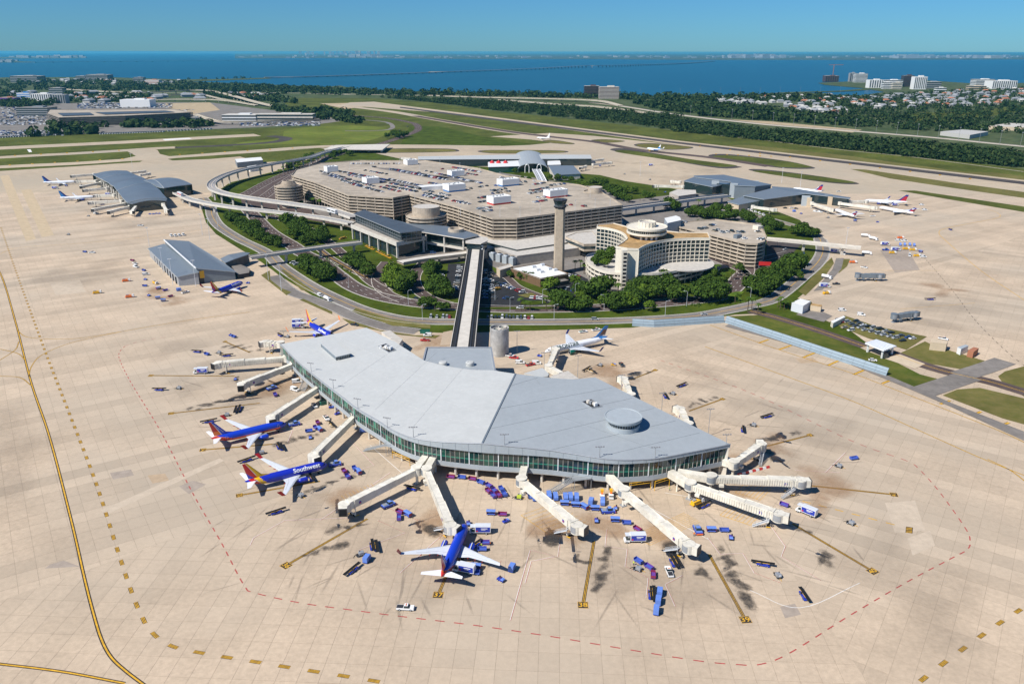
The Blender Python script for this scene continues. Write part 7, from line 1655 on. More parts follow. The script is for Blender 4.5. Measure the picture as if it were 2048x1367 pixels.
VEH = '''P 670 931 1 -.15|at the nose of the jet with the big Southwest title
Om 689 945 1 1.2|left of two open carts right of the Southwest titled jet
Op 696 956 1 1.2|hooked behind the maroon cart right of the Southwest titled jet
Ob 710 940 1 1.3|next to the fixed end of the front-left jet bridge
C 718 947 1 1.3|hooked to an open cart left of the paired bridges
G 602 993 1 .5|at the wing tip of the Southwest titled jet
L 622 958 .5 1|beside the engine of the Southwest titled jet
L 494 923 1 -.3|behind the far wing of the Southwest titled jet
L 553 1027 1 -.28|alone below the Southwest titled jet
P 777 1013 1 -.4|below the bridge with the empty cab
L 823 979 1 .3|in the shadow between the paired bridges
Om 800 1026 1 .4|near the front jet bridge's left side
C 816 1032 1 .6|near the front jet bridge's left side
Op 798 1038 0 1|standing end on left of the front jet bridge
L 744 1094 .15 1|left one of the upright pair above the 36 board line
L 752 1096 .15 1|right one of the upright pair above the 36 board line
G 721 1111 1 -.3|beside the pale box cart left of the front jet
X 734 1122 .6 -.8|left of the front jet at board 37
L 706 1143 1 -.75|pointing at the pale box cart left of the front jet
W 811 1218 1 .04|driving alone on the open concrete at front left
B 960 1066 -1 0|at the front door of the jet at board 37
T 937 1049 .15 1|at the nose of the front jet at board 37
Op 970 1088 1 0|beside the engine of the front jet at board 37
Ob 964 1101 1 0|below the engine of the front jet at board 37
L 950 1094 1 -.6|against the hold of the front jet at board 37
B 928 1144 -1 -.2|under the tail of the front jet at board 37
C 952 1137 1 .1|by the tail truck of the front jet
Ob 950 1148 1 .1|by the tail truck of the front jet
X 1024 1140 .5 -.9|at the right wing tip of the front jet
T 1002 1161 1 .5|below the right wing tip of the front jet
C 982 1029 1 .05|heading the short train right of the front bridge
Om 1005 1031 1 .05|in the short train right of the front bridge
T 1012 1044 1 -.4|below the short cart train right of the front bridge
Om 902 956 1 .1|first from the left in the curved row under the glass front
Ob 924 957 1 .1|second in the curved row under the glass front
Om 945 960 1 .15|third in the curved row under the glass front
Ob 962 967 1 .35|fourth in the curved row under the glass front
Op 978 974 1 .6|fifth in the curved row under the glass front
Op 989 984 1 1|in the middle of the bunch ending the curved row
Om 977 985 1 1|at the left of the bunch ending the curved row
Op 987 994 1 1.1|at the front left of the bunch ending the curved row
Om 998 993 1 1.3|at the front middle of the bunch ending the curved row
Ob 1003 981 .7 1|at the rear right of the bunch ending the curved row
Ob 1009 991 .7 1|at the front right of the bunch ending the curved row
X 1060 994 .2 1|just left of the third front bridge
X 1069 999 .2 1|touching the shadow left of the third front bridge
X 1098 995 .25 1|leftmost in the row before the grey stairs
X 1111 998 .25 1|second in the row before the grey stairs
X 1131 999 .2 1|third in the row before the grey stairs
X 1141 998 .2 1|fourth in the row before the grey stairs
X 1153 999 .1 1|fifth in the row before the grey stairs
C 1129 1010 1 .05|leftmost in the lower row before the grey stairs
C 1151 1013 1 .05|second in the lower row before the grey stairs
C 1169 1017 1 .6|turned aslant in the lower row before the grey stairs
C 1190 1020 1 .05|rightmost in the lower row before the grey stairs
X 1182 1007 .4 -1|standing apart right of the row before the grey stairs
X 1205 1008 0 1|in front of the left lift truck
F 1204 996 .1 1|left of two below the longest bridge
F 1222 995 .1 1|right of two below the longest bridge
P 1216 1025 1 -.05|left of the longest bridge's rotunda
Ty 1231 1018 0 1|beside the longest bridge's rotunda
H 1037 997 1 .1|at the foot of the third front bridge
T 1193 1043 .05 1|right of the cab above board 38
C 1230 1043 1 .05|in the short train above the truck left of the longest bridge
Ob 1253 1048 1 .05|in the short train above the truck left of the longest bridge
Om 1275 1061 1 .6|piled with bags near the truck left of the longest bridge
B 1269 1083 -1 .02|left of the longest bridge's outer end
P 1395 1063 .5 1|above the cab at board 39
C 1422 1063 1 .02|right of the cab at board 39
Ob 1448 1063 1 .02|right of the cab at board 39
T 1462 1077 .1 1|right of the cab at board 39
L 1409 1014 1 -.45|under the ribbed bridge to board 40
Y 1394 1008 1 -.4|under the ribbed bridge to board 40
L 1345 1127 .5 1|beside the white pickup at board 39
L 1352 1125 .5 1|right one of two beside the white pickup at board 39
Ob 1277 1125 1 .65|first of the slanting train left of board 39
Op 1298 1137 1 .65|second of the slanting train left of board 39
Om 1306 1153 .02 1|last of the slanting train left of board 39
G 1275 1140 1 .3|inside the bend of the slanting cart train
W 1338 1146 -.4 -1|parked between stands 38 and 39
L 1301 1191 .06 1|left of the train of three pale box carts
L 1306 1190 .06 1|touching the train of three pale box carts
X 1319 1189 .12 -1|top of the train of three at front right
X 1316 1206 .12 -1|middle of the train of three at front right
X 1312 1225 .12 -1|bottom of the train of three at front right
B 1612 1028 -1 -.4|right of the cab at board 40
Op 1568 1012 1 .35|by the cab at board 40
G 1701 1048 1 .4|on the open stand between boards 40 and 41
L 1606 1193 .6 1|alone beyond the red dashes right of board 39
L 1525 1131 1 .2|between boards 39 and 40
G 1555 1153 .8 1|between boards 39 and 40
Ob 1707 919 1 -.15|alone on the east apron above board 41
G 1677 934 1 .3|on the east apron above board 41
L 1485 861 .05 1|behind the pointed roof corner
G 1506 852 1 .2|behind the pointed roof corner
L 1364 773 1 -.35|on the open apron behind the round skylight
L 1330 794 .5 1|behind the east roof edge
G 1345 789 1 .2|behind the east roof edge
L 1534 835 1 -.25|far out on the east apron beyond the pointed corner
G 1200 732 1 .2|near the green lettered jet
Lt 1174 741 1 -.5|left of two near the green lettered jet
Lt 1181 744 1 .5|right of two near the green lettered jet
Ty 1227 731 1 0|near the green lettered jet
Wd 1243 731 .8 1|near the green lettered jet
Wg 1166 665 1 -.15|behind the green lettered jet, left
W 1192 661 1 -.15|behind the green lettered jet, right
T 1079 713 1 .2|at the nose of the green lettered jet
W 1020 713 1 .1|at the foot of the concrete tank
D 1028 717 1 .1|at the foot of the concrete tank
D 1061 731 1 -.2|by the pale annexe
V 1040 727 1 0|by the pale annexe
V 1073 728 1 0|touching the pale annexe
D 850 682 -1 0|below the service yard by the straight guideway
V 855 672 -1 0|below the service yard by the straight guideway
E 850 666 1 0|in the service yard by the straight guideway
T 462 672 1 .3|left of the stand 31 board
Ob 468 675 1 .3|left of the stand 31 board
L 394 705 1 .1|left of the ribbed bridge's end
Ob 414 710 1 .3|left of the ribbed bridge's end
G 438 707 1 .1|above the ribbed bridge's cab
L 453 713 1 -.05|above the ribbed bridge's cab
B 402 747 -1 .02|on the stand 32 line left of the open cabs
L 318 781 1 .05|outermost on the west apron
G 358 778 1 .1|outermost on the west apron
T 471 760 0 1|behind the second open cab
Op 514 727 1 0|under the ribbed bridge
Wd 560 746 1 .5|by the roof corner's stairs
V 594 765 1 -.1|under the north fixed stairs
V 590 781 1 .3|in front of the north fixed stairs
P 544 779 1 -.3|between the open cab and the next bridge
Op 551 792 .6 1|between the open cab and the next bridge
L 473 822 .4 -1|left of two above the jet with red belly
L 480 820 .4 -1|right of two above the jet with red belly
G 453 832 1 -.1|at the far wing tip of the jet with red belly
L 418 845 1 -.15|behind the tail of the jet with red belly
W 629 813 .8 1|by the dark green skip
E 652 807 1 -.25|under the west glass front
Wd 640 795 1 -.3|beside the skip under the west glass
T 663 816 1 -.1|left of three under the west glass
T 679 819 1 -.3|right of three under the west glass
T 675 829 1 -.3|lowest of three under the west glass
W 653 838 .8 1|towing a brown trailer by the bridge to the Southwest titled jet
Lt 662 851 .8 1|behind the towing pickup on the west side
P 589 851 1 -.2|at the nose of the jet with red belly
Om 636 848 .6 1|right of the jet with red belly
Op 632 858 1 .9|in the bunch right of the jet with red belly
C 640 862 1 .9|in the bunch right of the jet with red belly
Ob 618 864 1 -.1|in the bunch right of the jet with red belly
T 621 877 0 1|lowest of the bunch right of the jet with red belly
L 557 895 .4 1|left of two below the jet with red belly
L 563 897 .4 1|right of two below the jet with red belly
G 523 908 1 -.2|at the near wing tip of the jet with red belly
X 728 864 1 -.1|under the west glass by a support column
B 597 648 1 -.05|behind the half hidden blue jet
L 560 672 1 .6|behind the north-west roof corner
G 575 675 1 .1|behind the north-west roof corner
B 597 656 1 -.05|nearer one behind the half hidden blue jet
W 184 506 1 .03|with dark carts on the west apron
Ob 170 505 1 .03|behind the lone pickup on the west apron
Y 195 587 1 -.1|alone on the west apron
J 253 563 1 -.1|rear one left of the hangar
J 260 595 1 -.1|nearer one left of the hangar
V 292 550 1 -.1|along the hangar's kerb, largest
Ob 288 542 1 .2|along the hangar's kerb
T 291 560 1 .1|along the hangar's kerb
V 272 535 1 .2|by the hangar's west corner
W 270 528 1 .3|by the hangar's west corner
Om 265 522 1 .1|by the hangar's west corner
Ob 290 573 1 0|standing off the hangar's near corner
Y 311 568 1 .4|at the hangar's near corner
C 317 579 1 -.2|at the hangar's near corner
Op 331 582 1 -.2|at the hangar's near corner
C 316 598 1 -.1|in the cart cluster below the hangar, left
C 327 603 1 -.1|in the cart cluster below the hangar, lowest
Om 341 594 1 -.2|in the cart cluster below the hangar, right
T 298 592 1 .3|in the cart cluster below the hangar
X 358 582 1 -.1|left of the blue jet by the hangar
W 371 586 1 -.25|left of the blue jet by the hangar
V 343 473 .5 .3|first of four behind the hangar
V 351 473 .5 .3|second of four behind the hangar
V 359 472 .5 .3|third of four behind the hangar
V 367 471 .5 .3|last of four behind the hangar
T 496 567 1 0|at the nose of the jet by the hangar
B 111 378 1 0|left of the two white jets
G 177 433 1 0|below the north-west bridges
T 300 429 1 0|first of four at the rounded concourse end
T 307 429 1 0|second of four at the rounded concourse end
T 313 428 1 0|third of four at the rounded concourse end
T 319 428 1 0|last of four at the rounded concourse end
G 137 470 1 0|far out on the north-west apron
W 281 452 1 0|below the rounded concourse end
K 1731 474 1 .1|rearmost in the east equipment park
K 1747 480 1 .2|second in the east equipment park
B 1770 491 1 0|in the east equipment park, left
J 1801 477 1 0|at the back of the east equipment park
V 1796 482 1 0|at the back of the east equipment park
V 1809 483 1 0|at the back right of the east equipment park
X 1800 491 .3 1|first of four in the east equipment park
X 1809 491 .3 1|second of four in the east equipment park
X 1819 491 .3 1|third of four in the east equipment park
X 1828 492 .3 1|last of four in the east equipment park
P 1771 501 1 0|in the east equipment park
B 1791 502 1 0|in the middle of the east equipment park
Y 1812 499 1 0|in the middle of the east equipment park
Y 1826 501 1 0|right of the middle in the east equipment park
C 1841 505 1 .2|at the right of the east equipment park
Y 1785 507 1 0|at the front of the east equipment park
V 1819 512 .1 1|at the front of the east equipment park
Y 1834 513 1 0|at the front right of the east equipment park
V 1846 515 1 0|rightmost in the east equipment park
K 1733 509 1 .05|apart from the east equipment park, near the broken bridge
B 1670 506 1 .1|under the broken end of the walkway bridge
V 1688 509 0 1|under the broken end of the walkway bridge
K 1653 557 1 .2|at the service ramp by the east road
Wd 1672 569 1 0|right of the service ramp
B 1649 575 1 0|below the service ramp
Y 1653 588 1 -.1|below the service ramp
J 1706 526 1 0|near the broken end of the walkway bridge
W 1728 536 1 .2|above the detached grey bridge
V 1722 631 1 .1|behind the car lot
V 1684 622 1 0|by the fence at the east apron
V 1631 424 1 .1|left of two by the nearest T tail jet
V 1640 425 1 .1|right of two by the nearest T tail jet
W 1677 384 1 0|behind the hidden jet at the east concourse
W 1745 433 1 0|below the T tail jets
V 1849 421 1 0|right of the T tail jets, nearer
V 1843 411 1 0|right of the T tail jets, rear
V 1495 419 .6 .3|first of five by the east lawn
V 1503 422 .6 .3|second of five by the east lawn
V 1511 425 .6 .3|third of five by the east lawn
V 1519 428 .6 .3|fourth of five by the east lawn
V 1527 431 .6 .3|last of five by the east lawn
W 1886 679 1 .2|on the tan block at the apron edge
K 655 601 1 .5|on the service road below the lawn
V 640 592 1 .5|ahead of the tanker on the service road
Wd 709 651 1 .15|beside the north-west roof corner
B 1302 332 1 0|on the far north-east apron
G 1249 349 1 0|on the far north-east apron
G 1300 360 1 -.1|beside the west bridges of the east concourse
T 1330 385 1 0|under the west bridges of the east concourse
Y 1163 338 1 0|at the far north concourse
C 1200 333 1 0|under the far north bridges
T 120 371 1 0|under the nose of the rear white jet
C 133 373 1 0|beside the rear white jet
Ob 142 400 1 0|under the wing of the nearer white jet
W 163 372 1 0|between the two white jets
B 218 391 1 0|at the nose of the nearer white jet
L 205 410 1 -.1|under the lowest long north-west bridge
G 232 423 1 0|under the front north-west bridges
V 192 428 1 0|at the end of the front north-west bridge
C 225 348 1 0|behind the north-west concourse roof
Y 290 345 1 0|right of the north-west concourse's rear
L 1900 460 1 .4|far out on the east apron line
T 1755 445 1 0|on the apron before the T tail jets
C 1710 443 1 .1|under the tail of the nearest T tail jet
B 1790 412 1 0|between the T tail jet and the long jet
L 1860 600 1 0|far out beyond the nearer detached bridge
X 1588 424 1 0|left of the dock before the east concourse
T 1602 428 1 .2|before the east concourse's middle
G 1656 436 1 0|behind the nearest T tail jet's wing'''
_seen = {}
for ln in VEH.split('\n'):
 a, tail = ln.split('|'); c, u, v, dx, dy = a.split()
 put(c, float(u), float(v), float(dx), float(dy), tail)
for i in range(9):
 p = G(1479 + i * 6.9, 950 - i * 1.75); m = 'red_paint' if i % 2 == 0 else 'white_paint'; r = thing('barrier_block', (p.x, p.y, .11), R(22), ('red' if i % 2 == 0 else 'white') + ' water barrier in the striped row below the corner bridge', 'barrier', 'red and white barrier row')
 mb = MB(); taper(mb, -1.1, 1.1, .7, 0, .95, .02, .02, .2, m); mb.build('body', r); mb = MB(); mb.box((0, 0, .95), (.8, .25, .08), m); mb.build('cap', r)
CARC = {'white': (.75, .75, .74), 'silver': (.42, .43, .44), 'black': (.02, .02, .022), 'dark grey': (.09, .095, .10), 'red': (.38, .02, .025), 'blue': (.03, .07, .22), 'beige': (.38, .32, .24), 'yellow': (.75, .40, .01)}
CARM = {}
for nm, c in CARC.items():
 mm = 'car_' + nm.replace(' ', '_'); mat(mm, c, .28)
 for kind, L, h in (('car', 4.5, 1.45), ('van', 4.9, 1.8)):
  mb = MB(); taper(mb, -L / 2, L / 2, 1.8, .25, .85, .05, .08, .05, mm)
  x0, x1 = (-L * .38, L * .22) if kind == 'car' else (-L * .49, L * .27); taper(mb, x0, x1, 1.68, .85, h, .35 if kind == 'car' else .15, .6, .2, 'glass_dark', mm)
  for x in (-L * .3, L * .3):
   for s in (.82, -.82): mb.box((x, s, 0), (.62, .2, .6), 'black_rubber')
  CARM[(nm, kind)] = mb.mesh('parked_car')
rc = random.Random(21)
def car(p, t, place, group, col=None, name='parked_car', verb='parked'):
 col = col or rc.choices(list(CARC), (30, 18, 20, 14, 8, 7, 5, 0))[0]; k = 'van' if rc.random() < .3 else 'car'
 link(name, CARM[(col, k)], None, (p.x, p.y, p.z), t + (math.pi if rc.random() < .5 else 0), f"{col} {'large car' if k == 'van' else 'car'} {verb} {place}", 'car', group)
def car_row(a, b, n, z, place, group, turn=90, fill=.85, col=None):
 A, B = G(*a, z), G(*b, z); t = ang(A, B) + R(turn)
 for i in range(n):
  if rc.random() > fill: continue
  p = A.lerp(B, (i + .5) / n); p = p + Vector((rc.uniform(-.2, .2), rc.uniform(-.3, .3), 0)); car(p, t, place, group, col)
gr = 'cars on the big garage roof'; pl = 'on the roof deck of the big banded garage'
for a, b, n, f in (((684, 362), (744, 379), 22, .9), ((690, 358), (752, 374), 22, .8), ((773, 372), (835, 384), 22, .9), ((780, 367), (842, 379), 22, .85), ((662, 340), (712, 350), 16, .35), ((700, 336), (790, 352), 24, .3), ((740, 333), (840, 346), 24, .25), ((850, 342), (930, 360), 20, .35), ((870, 336), (960, 352), 20, .3), ((850, 387), (895, 398), 15, .75), ((858, 383), (900, 392), 14, .6),
                   ((982, 383), (1016, 378), 11, .9), ((984, 388), (1020, 383), 11, .7), ((1056, 388), (1098, 381), 14, .9), ((1060, 382), (1096, 376), 12, .8), ((956, 397), (984, 393), 9, .85), ((958, 405), (986, 401), 9, .8), ((954, 419), (982, 415), 9, .75), ((960, 424), (984, 421), 8, .6), ((1064, 406), (1092, 401), 9, .75), ((1075, 397), (1100, 393), 8, .5), ((940, 378), (975, 372), 10, .4), ((1100, 372), (1130, 368), 8, .5), ((1130, 412), (1150, 409), 6, .4), ((1040, 366), (1075, 362), 8, .4), ((905, 402), (940, 409), 10, .5), ((1160, 414), (1175, 412), 4, .4)):
 car_row(a, b, n, GZT, pl, gr, 90, f)
def car_stuff(name, rows, z, turn=90):
 mb = MB()
 for a, b, n, f in rows:
  A, B = G(*a, z), G(*b, z); t = ang(A, B) + R(turn)
  for i in range(n):
   if rc.random() > f: continue
   p = A.lerp(B, (i + .5) / n) + Vector((rc.uniform(-.2, .2), rc.uniform(-.4, .4), 0)); m = 'car_' + rc.choice(('white', 'white', 'silver', 'black', 'dark_grey', 'dark_grey', 'red', 'blue')); mb.box((p.x, p.y, z + .25), (4.5, 1.8, .6), m, t); mb.box((p.x, p.y, z + .85), (2.4, 1.6, .1), 'glass_dark', t); mb.box((p.x, p.y, z + .95), (2.1, 1.55, .5), m, t)
 mb.build(name, kind='stuff')
car_stuff('parked_cars', [(a, b, n, .85) for a, b, n in (((698, 351), (772, 366), 26), ((778, 359), (852, 374), 26), ((706, 369), (766, 385), 24), ((660, 352), (688, 359), 10), ((800, 343), (898, 361), 34), ((858, 366), (900, 373), 14), ((905, 335), (962, 345), 20), ((780, 339), (862, 352), 28), ((920, 359), (964, 367), 14), ((640, 343), (690, 356), 14), ((760, 374), (800, 384), 14), ((846, 391), (884, 401), 13), ((690, 345), (780, 362), 28), ((990, 372), (1002, 370), 4), ((1065, 370), (1090, 366), 8), ((1000, 355), (1040, 362), 10), ((870, 347), (920, 357), 16), ((700, 328), (800, 328), 20))], GZT)
for q in ([(690, 349), (700, 347), (850, 371), (838, 374)], [(640, 348), (655, 344), (700, 356), (688, 361)], [(745, 335), (790, 336), (900, 356), (880, 360)], [(860, 352), (900, 350), (960, 362), (930, 366)]):
 sheet('deck_lane', q, 'asphalt_grey', GZT + .01, parent=gar, kind=None)
gr = 'cars on the hotel garage roof'; pl = 'on the roof deck of the garage beside the hotel'
for a, b, n, f in (((1353, 448), (1372, 444), 6, .8), ((1398, 459), (1414, 456), 5, .8), ((1414, 452), (1430, 450), 5, .7), ((1424, 463), (1438, 461), 5, .6), ((1442, 466), (1466, 463), 7, .8), ((1476, 466), (1488, 464), 4, .7), ((1512, 463), (1522, 466), 3, .8), ((1516, 478), (1526, 480), 3, .9), ((1485, 478), (1495, 476), 3, .7)):
 car_row(a, b, n, 20, pl, gr, 90, f)
car_row((858, 634), (903, 634), 7, .2, 'on the outer road left of the straight guideway', 'cars along the outer road', 90, .75)
car_row((972, 634.5), (1068, 636), 13, .2, 'on the outer road right of the straight guideway', 'cars along the outer road', 90, .92)
gr = 'cars in the lots beside the straight guideway'
car_row((920, 533), (910, 582), 11, .3, 'in the dark lot left of the straight guideway', gr, 90, .9); car_row((882, 546), (886, 562), 4, .3, 'under trees at the edge of the dark lot', gr, 90, .8)
car_row((993, 565), (1046, 585), 13, .3, 'in the slanting row below the brown office', gr, 75, .92); car_row((980, 545), (984, 590), 9, .3, 'in the shade right of the straight guideway', gr, 90, .8); car_row((970, 540), (970, 600), 10, .3, 'close against the straight guideway', gr, 90, .7); car_row((1060, 595), (1085, 597), 6, .3, 'at the lower edge of the lot below the brown office', gr, 90, .9)
car_row((985, 596), (1030, 599), 6, .3, 'in the lower aisle of the lot by the guideway', gr, 0, .6); car_row((1120, 575), (1160, 585), 7, .3, 'in the lot between brown office and hotel', gr, 90, .8); car_row((1128, 549), (1160, 555), 6, .3, 'behind the control tower foot', gr, 90, .8); car_row((1170, 587), (1200, 593), 5, .3, 'under the trees before the hotel', gr, 90, .7)
car_row((584, 525), (602, 534), 5, .2, 'below the plain concrete bridge', 'cars below the concrete bridge', 90, .95)
car_row((732, 492), (783, 518), 9, .2, 'in the taxi rank at the station', 'taxis at the station', 15, .9, 'yellow'); car_row((680, 479), (692, 476), 2, .2, 'by the station forecourt', 'taxis at the station', 0, 1, 'yellow'); car_row((988, 581), (1000, 578), 2, .3, 'in the lot by the straight guideway', 'taxis in the lot', 0, 1, 'yellow')
gr = 'cars in the east staff lot'; pl = 'on the dry grass lot in the east corner'
for q in ((480, 945), (525, 963), (500, 905), (530, 922), (560, 900), (555, 935), (585, 915), (590, 945), (620, 962), (610, 930), (640, 938), (670, 972), (680, 945), (715, 985), (725, 955), (760, 970), (748, 995), (800, 980), (790, 1005), (830, 1015), (868, 1000), (915, 1012), (878, 1035), (945, 1020), (455, 910), (440, 895)):
 p = G(*zE(q)[0]); p.z = .3; car(p, R(20), pl, gr)
gr = 'cars driving on the airport roads'
for u, v, a, pl in ((833, 598, -20, 'on the main road before the straight guideway'), (1408, 630, 3, 'on the outer road above the blast fence'), (1040, 617, 0, 'on the main road right of the straight guideway'), (578, 490, -35, 'under the plain concrete bridge'), (1190, 640, 0, 'on the outer road behind the green lettered jet'), (1607, 508, 70, 'on the east road below the walkway bridge'), (1562, 485, 0, 'under the walkway bridge'), (1570, 500, 30, 'under the walkway bridge'), (866, 507, 10, 'on the elevated drive'), (1745, 722, -15, 'at the checkpoint canopy'), (1570, 417, 0, 'in front of the east concourse'), (1583, 417, 0, 'in front of the east concourse'), (1592, 418, 0, 'in front of the east concourse'), (800, 262, 40, 'on the far curve of the airport road'), (815, 254, 50, 'on the far curve of the airport road'), (775, 247, -20, 'on the far curve of the airport road')):
 p = G(u, v, 6 if 'elevated' in pl else 0); p.z += .25; car(p, R(a), pl, gr, name='car', verb='driving' if 'road' in pl or 'drive' in pl else 'standing')
car_row((1366, 417), (1405, 422), 9, .2, 'beside the lawn before the east concourse', 'cars by the east lawn', 90, .9)
def person_mesh(top, leg):
 me = bpy.data.meshes.new('person'); J = [((0, 0, .95), .16), ((0, 0, 1.2), .17), ((0, 0, 1.45), .16), ((0, 0, 1.58), .07), ((0, .02, 1.72), .12), ((.1, 0, .85), .11), ((.12, .05, .48), .075), ((.12, 0, .06), .06), ((.12, .14, .04), .05), ((-.1, 0, .85), .11), ((-.12, -.06, .48), .075), ((-.12, -.1, .06), .06), ((-.12, .04, .04), .05), ((.2, 0, 1.42), .075), ((.27, .03, 1.15), .055), ((.25, .16, .92), .045), ((-.2, 0, 1.42), .075), ((-.28, -.02, 1.15), .055), ((-.27, .08, .9), .045)]
 me.from_pydata([j[0] for j in J], [(0, 1), (1, 2), (2, 3), (3, 4), (0, 5), (5, 6), (6, 7), (7, 8), (0, 9), (9, 10), (10, 11), (11, 12), (2, 13), (13, 14), (14, 15), (2, 16), (16, 17), (17, 18)], [])
 o = bpy.data.objects.new('t', me); COL.objects.link(o); md = o.modifiers.new('s', 'SKIN');
 for i, j in enumerate(J): me.skin_vertices[0].data[i].radius = (j[1], j[1])
 me.skin_vertices[0].data[0].use_root = True; o.modifiers.new('b', 'SUBSURF').levels = 1
 m2 = bpy.data.meshes.new_from_object(o.evaluated_get(bpy.context.evaluated_depsgraph_get())); bpy.data.objects.remove(o); m2.materials.clear()
 for m in (top, leg, 'skin'): m2.materials.append(M(m))
 for p in m2.polygons: z = p.center.z; p.material_index = 1 if z < .92 and abs(p.center.x) < .21 else (2 if z > 1.53 or (abs(p.center.x) > .2 and z < 1.05) else 0)
 m2.name = 'person'; return m2
PMS = [person_mesh('hivis', 'cloth_navy'), person_mesh('orange_paint', 'cloth_navy')]
for k, (u, v, lb) in enumerate(((963, 1094, 'person in a lime vest beside the engine of the front jet'), (981, 1091, 'person in an orange vest next to the purple cart by the front jet'), (1388, 1072, 'person in an orange vest behind the cab at board 39'), (1339, 981, 'person in a lime vest by the right yellow barrier'), (1267, 1130, 'person in a lime vest by the power unit left of board 39'), (650, 899, 'person in an orange vest near the cab of the bridge to the Southwest titled jet'))):
 p = G(u, v); link('person', PMS[0 if 'lime' in lb else 1], None, (p.x, p.y, .11), k * 1.3, lb, 'person', 'ramp crew')
# ================================================================ trees
def blob(v, f, mi, c, r, n, rnd, size, mats=3, flat=.75):
 """leaf clump: n small leaf cards spread through a flattened ball"""
 for _ in range(n):
  while True:
   d = Vector((rnd.uniform(-1, 1), rnd.uniform(-1, 1), rnd.uniform(-1, 1)))
   if .15 < d.length < 1: break
  d = d.normalized() * (d.length ** .4); p = c + Vector((d.x * r, d.y * r, d.z * r * flat))
  nrm = (d + Vector((rnd.uniform(-.6, .6), rnd.uniform(-.6, .6), rnd.uniform(-.2, .9)))).normalized(); a = nrm.cross(Vector((rnd.uniform(-1, 1), rnd.uniform(-1, 1), .3))).normalized(); b = nrm.cross(a); s = size * rnd.uniform(.6, 1.3)
  i = len(v); v += [tuple(p + a * s), tuple(p + b * s * .8), tuple(p - a * s), tuple(p - b * s * .8)]; f.append((i, i + 1, i + 2, i + 3)); mi.append(rnd.randrange(mats))
def crown_mesh(seed, w, h, ncl, per, size, mats, name='crown'):
 rnd = random.Random(seed); v, f, mi = [], [], []
 for k in range(ncl):
  a = rnd.uniform(0, 6.28); rr = w * .5 * math.sqrt(rnd.random()) * .78; zz = h * (.42 + .5 * rnd.random() * (1 - (rr / (w * .5)) ** 2 * .75))
  blob(v, f, mi, Vector((rr * math.cos(a), rr * math.sin(a), zz)), w * rnd.uniform(.15, .25), per, rnd, size, len(mats))
 me = bpy.data.meshes.new(name); me.from_pydata(v, [], f)
 for m in mats: me.materials.append(M(m))
 me.polygons.foreach_set('material_index', mi); return me
def trunk_mesh(w, h, seed):
 rnd = random.Random(seed); mb = MB(); mb.tube([(0, 0, 0), (.1, 0, h * .2), (0, .1, h * .45)], [w * .032, w * .026, w * .02], 'bark', 7)
 for k in range(4): a = k * 1.57 + rnd.random(); mb.tube([(0, 0, h * .32), (w * .14 * math.cos(a), w * .14 * math.sin(a), h * .52), (w * .28 * math.cos(a), w * .28 * math.sin(a), h * .7)], [w * .016, w * .011, w * .004], 'bark', 5)
 return mb.mesh('trunk')
TREES = {'oak': [(crown_mesh(s, 12, 9, 34, 60, .62, ('leaf_dark', 'leaf_dark', 'leaf_mid')), trunk_mesh(12, 9, s)) for s in (1, 2, 3)],
         'bright': [(crown_mesh(s, 10, 9, 30, 60, .55, ('leaf_light', 'leaf_mid', 'leaf_light')), trunk_mesh(10, 9, s)) for s in (4, 5)],
         'mid': [(crown_mesh(s, 9, 8, 24, 55, .55, ('leaf_mid', 'leaf_dark', 'leaf_mid')), trunk_mesh(9, 8, s)) for s in (6, 7, 8)]}
def palm_mesh():
 mb = MB(); mb.tube([(0, 0, 0), (.15, 0, 3.5), (.1, .1, 7)], [.26, .2, .17], 'bark', 6); tm = mb.mesh('trunk'); mb = MB(); rnd = random.Random(4)
 for k in range(16):
  a = k * 6.283 / 16 + rnd.uniform(-.15, .15); e = rnd.uniform(.1, 1.2); d = Vector((math.cos(a), math.sin(a), 0)); s = Vector((-d.y, d.x, 0)) * .32; P = [Vector((.1, .1, 7)) + d * (2.6 * t) + Vector((0, 0, (1.2 * e) * t - 1.7 * t * t)) for t in (0, .35, .7, 1)]
  mb.grid([[p - s * w_ - Vector((0, 0, .12)) for p, w_ in zip(P, (.4, 1, .8, .1))], P, [p + s * w_ - Vector((0, 0, .12)) for p, w_ in zip(P, (.4, 1, .8, .1))]], 'leaf_mid')
 return mb.mesh('crown'), tm
PALM = palm_mesh()
rt = random.Random(9); NT = [0]
TL = {'oak': 'dark spreading oak', 'bright': 'bright green tree', 'mid': 'mid green round tree', 'palm': 'slim palm'}
def tree(kind, u, v, sc, tail, group, z=.12):
 p = G(u, v, z if z > 1 else 0); cm, tm = PALM if kind == 'palm' else rt.choice(TREES[kind]); k = sc * rt.uniform(.95, 1.3) * (1.0 if z > 1 else 1.12)
 r = thing('palm_tree' if kind == 'palm' else 'broadleaf_tree', (p.x, p.y, z), rt.uniform(0, 6.28), f'{TL[kind]} {tail}', 'tree', group); r.scale = (k, k, k * rt.uniform(.9, 1.15)); link('crown', cm, r); link('trunk', tm, r); NT[0] += 1
def trees(lst, tail, group):
 for q in lst: tree(q[0], q[1], q[2], q[3], tail, group, q[4] if len(q) > 4 else .12)
O, BR, MD, PM_ = 'oak', 'bright', 'mid', 'palm'
trees([(O, 1278, 590, 1.15), (O, 1305, 600, 1.2), (O, 1335, 592, 1.2), (O, 1355, 602, 1.1), (O, 1300, 578, 1.1), (O, 1325, 572, 1.0), (BR, 1290, 602, .9)], 'in the big grove before the hotel\'s round podium', 'trees before the hotel')
trees([(O, 1395, 600, 1.15), (O, 1418, 604, 1.15), (O, 1440, 602, 1.0), (MD, 1405, 590, 1)], 'in the clump at the bend right of the hotel', 'trees right of the hotel')
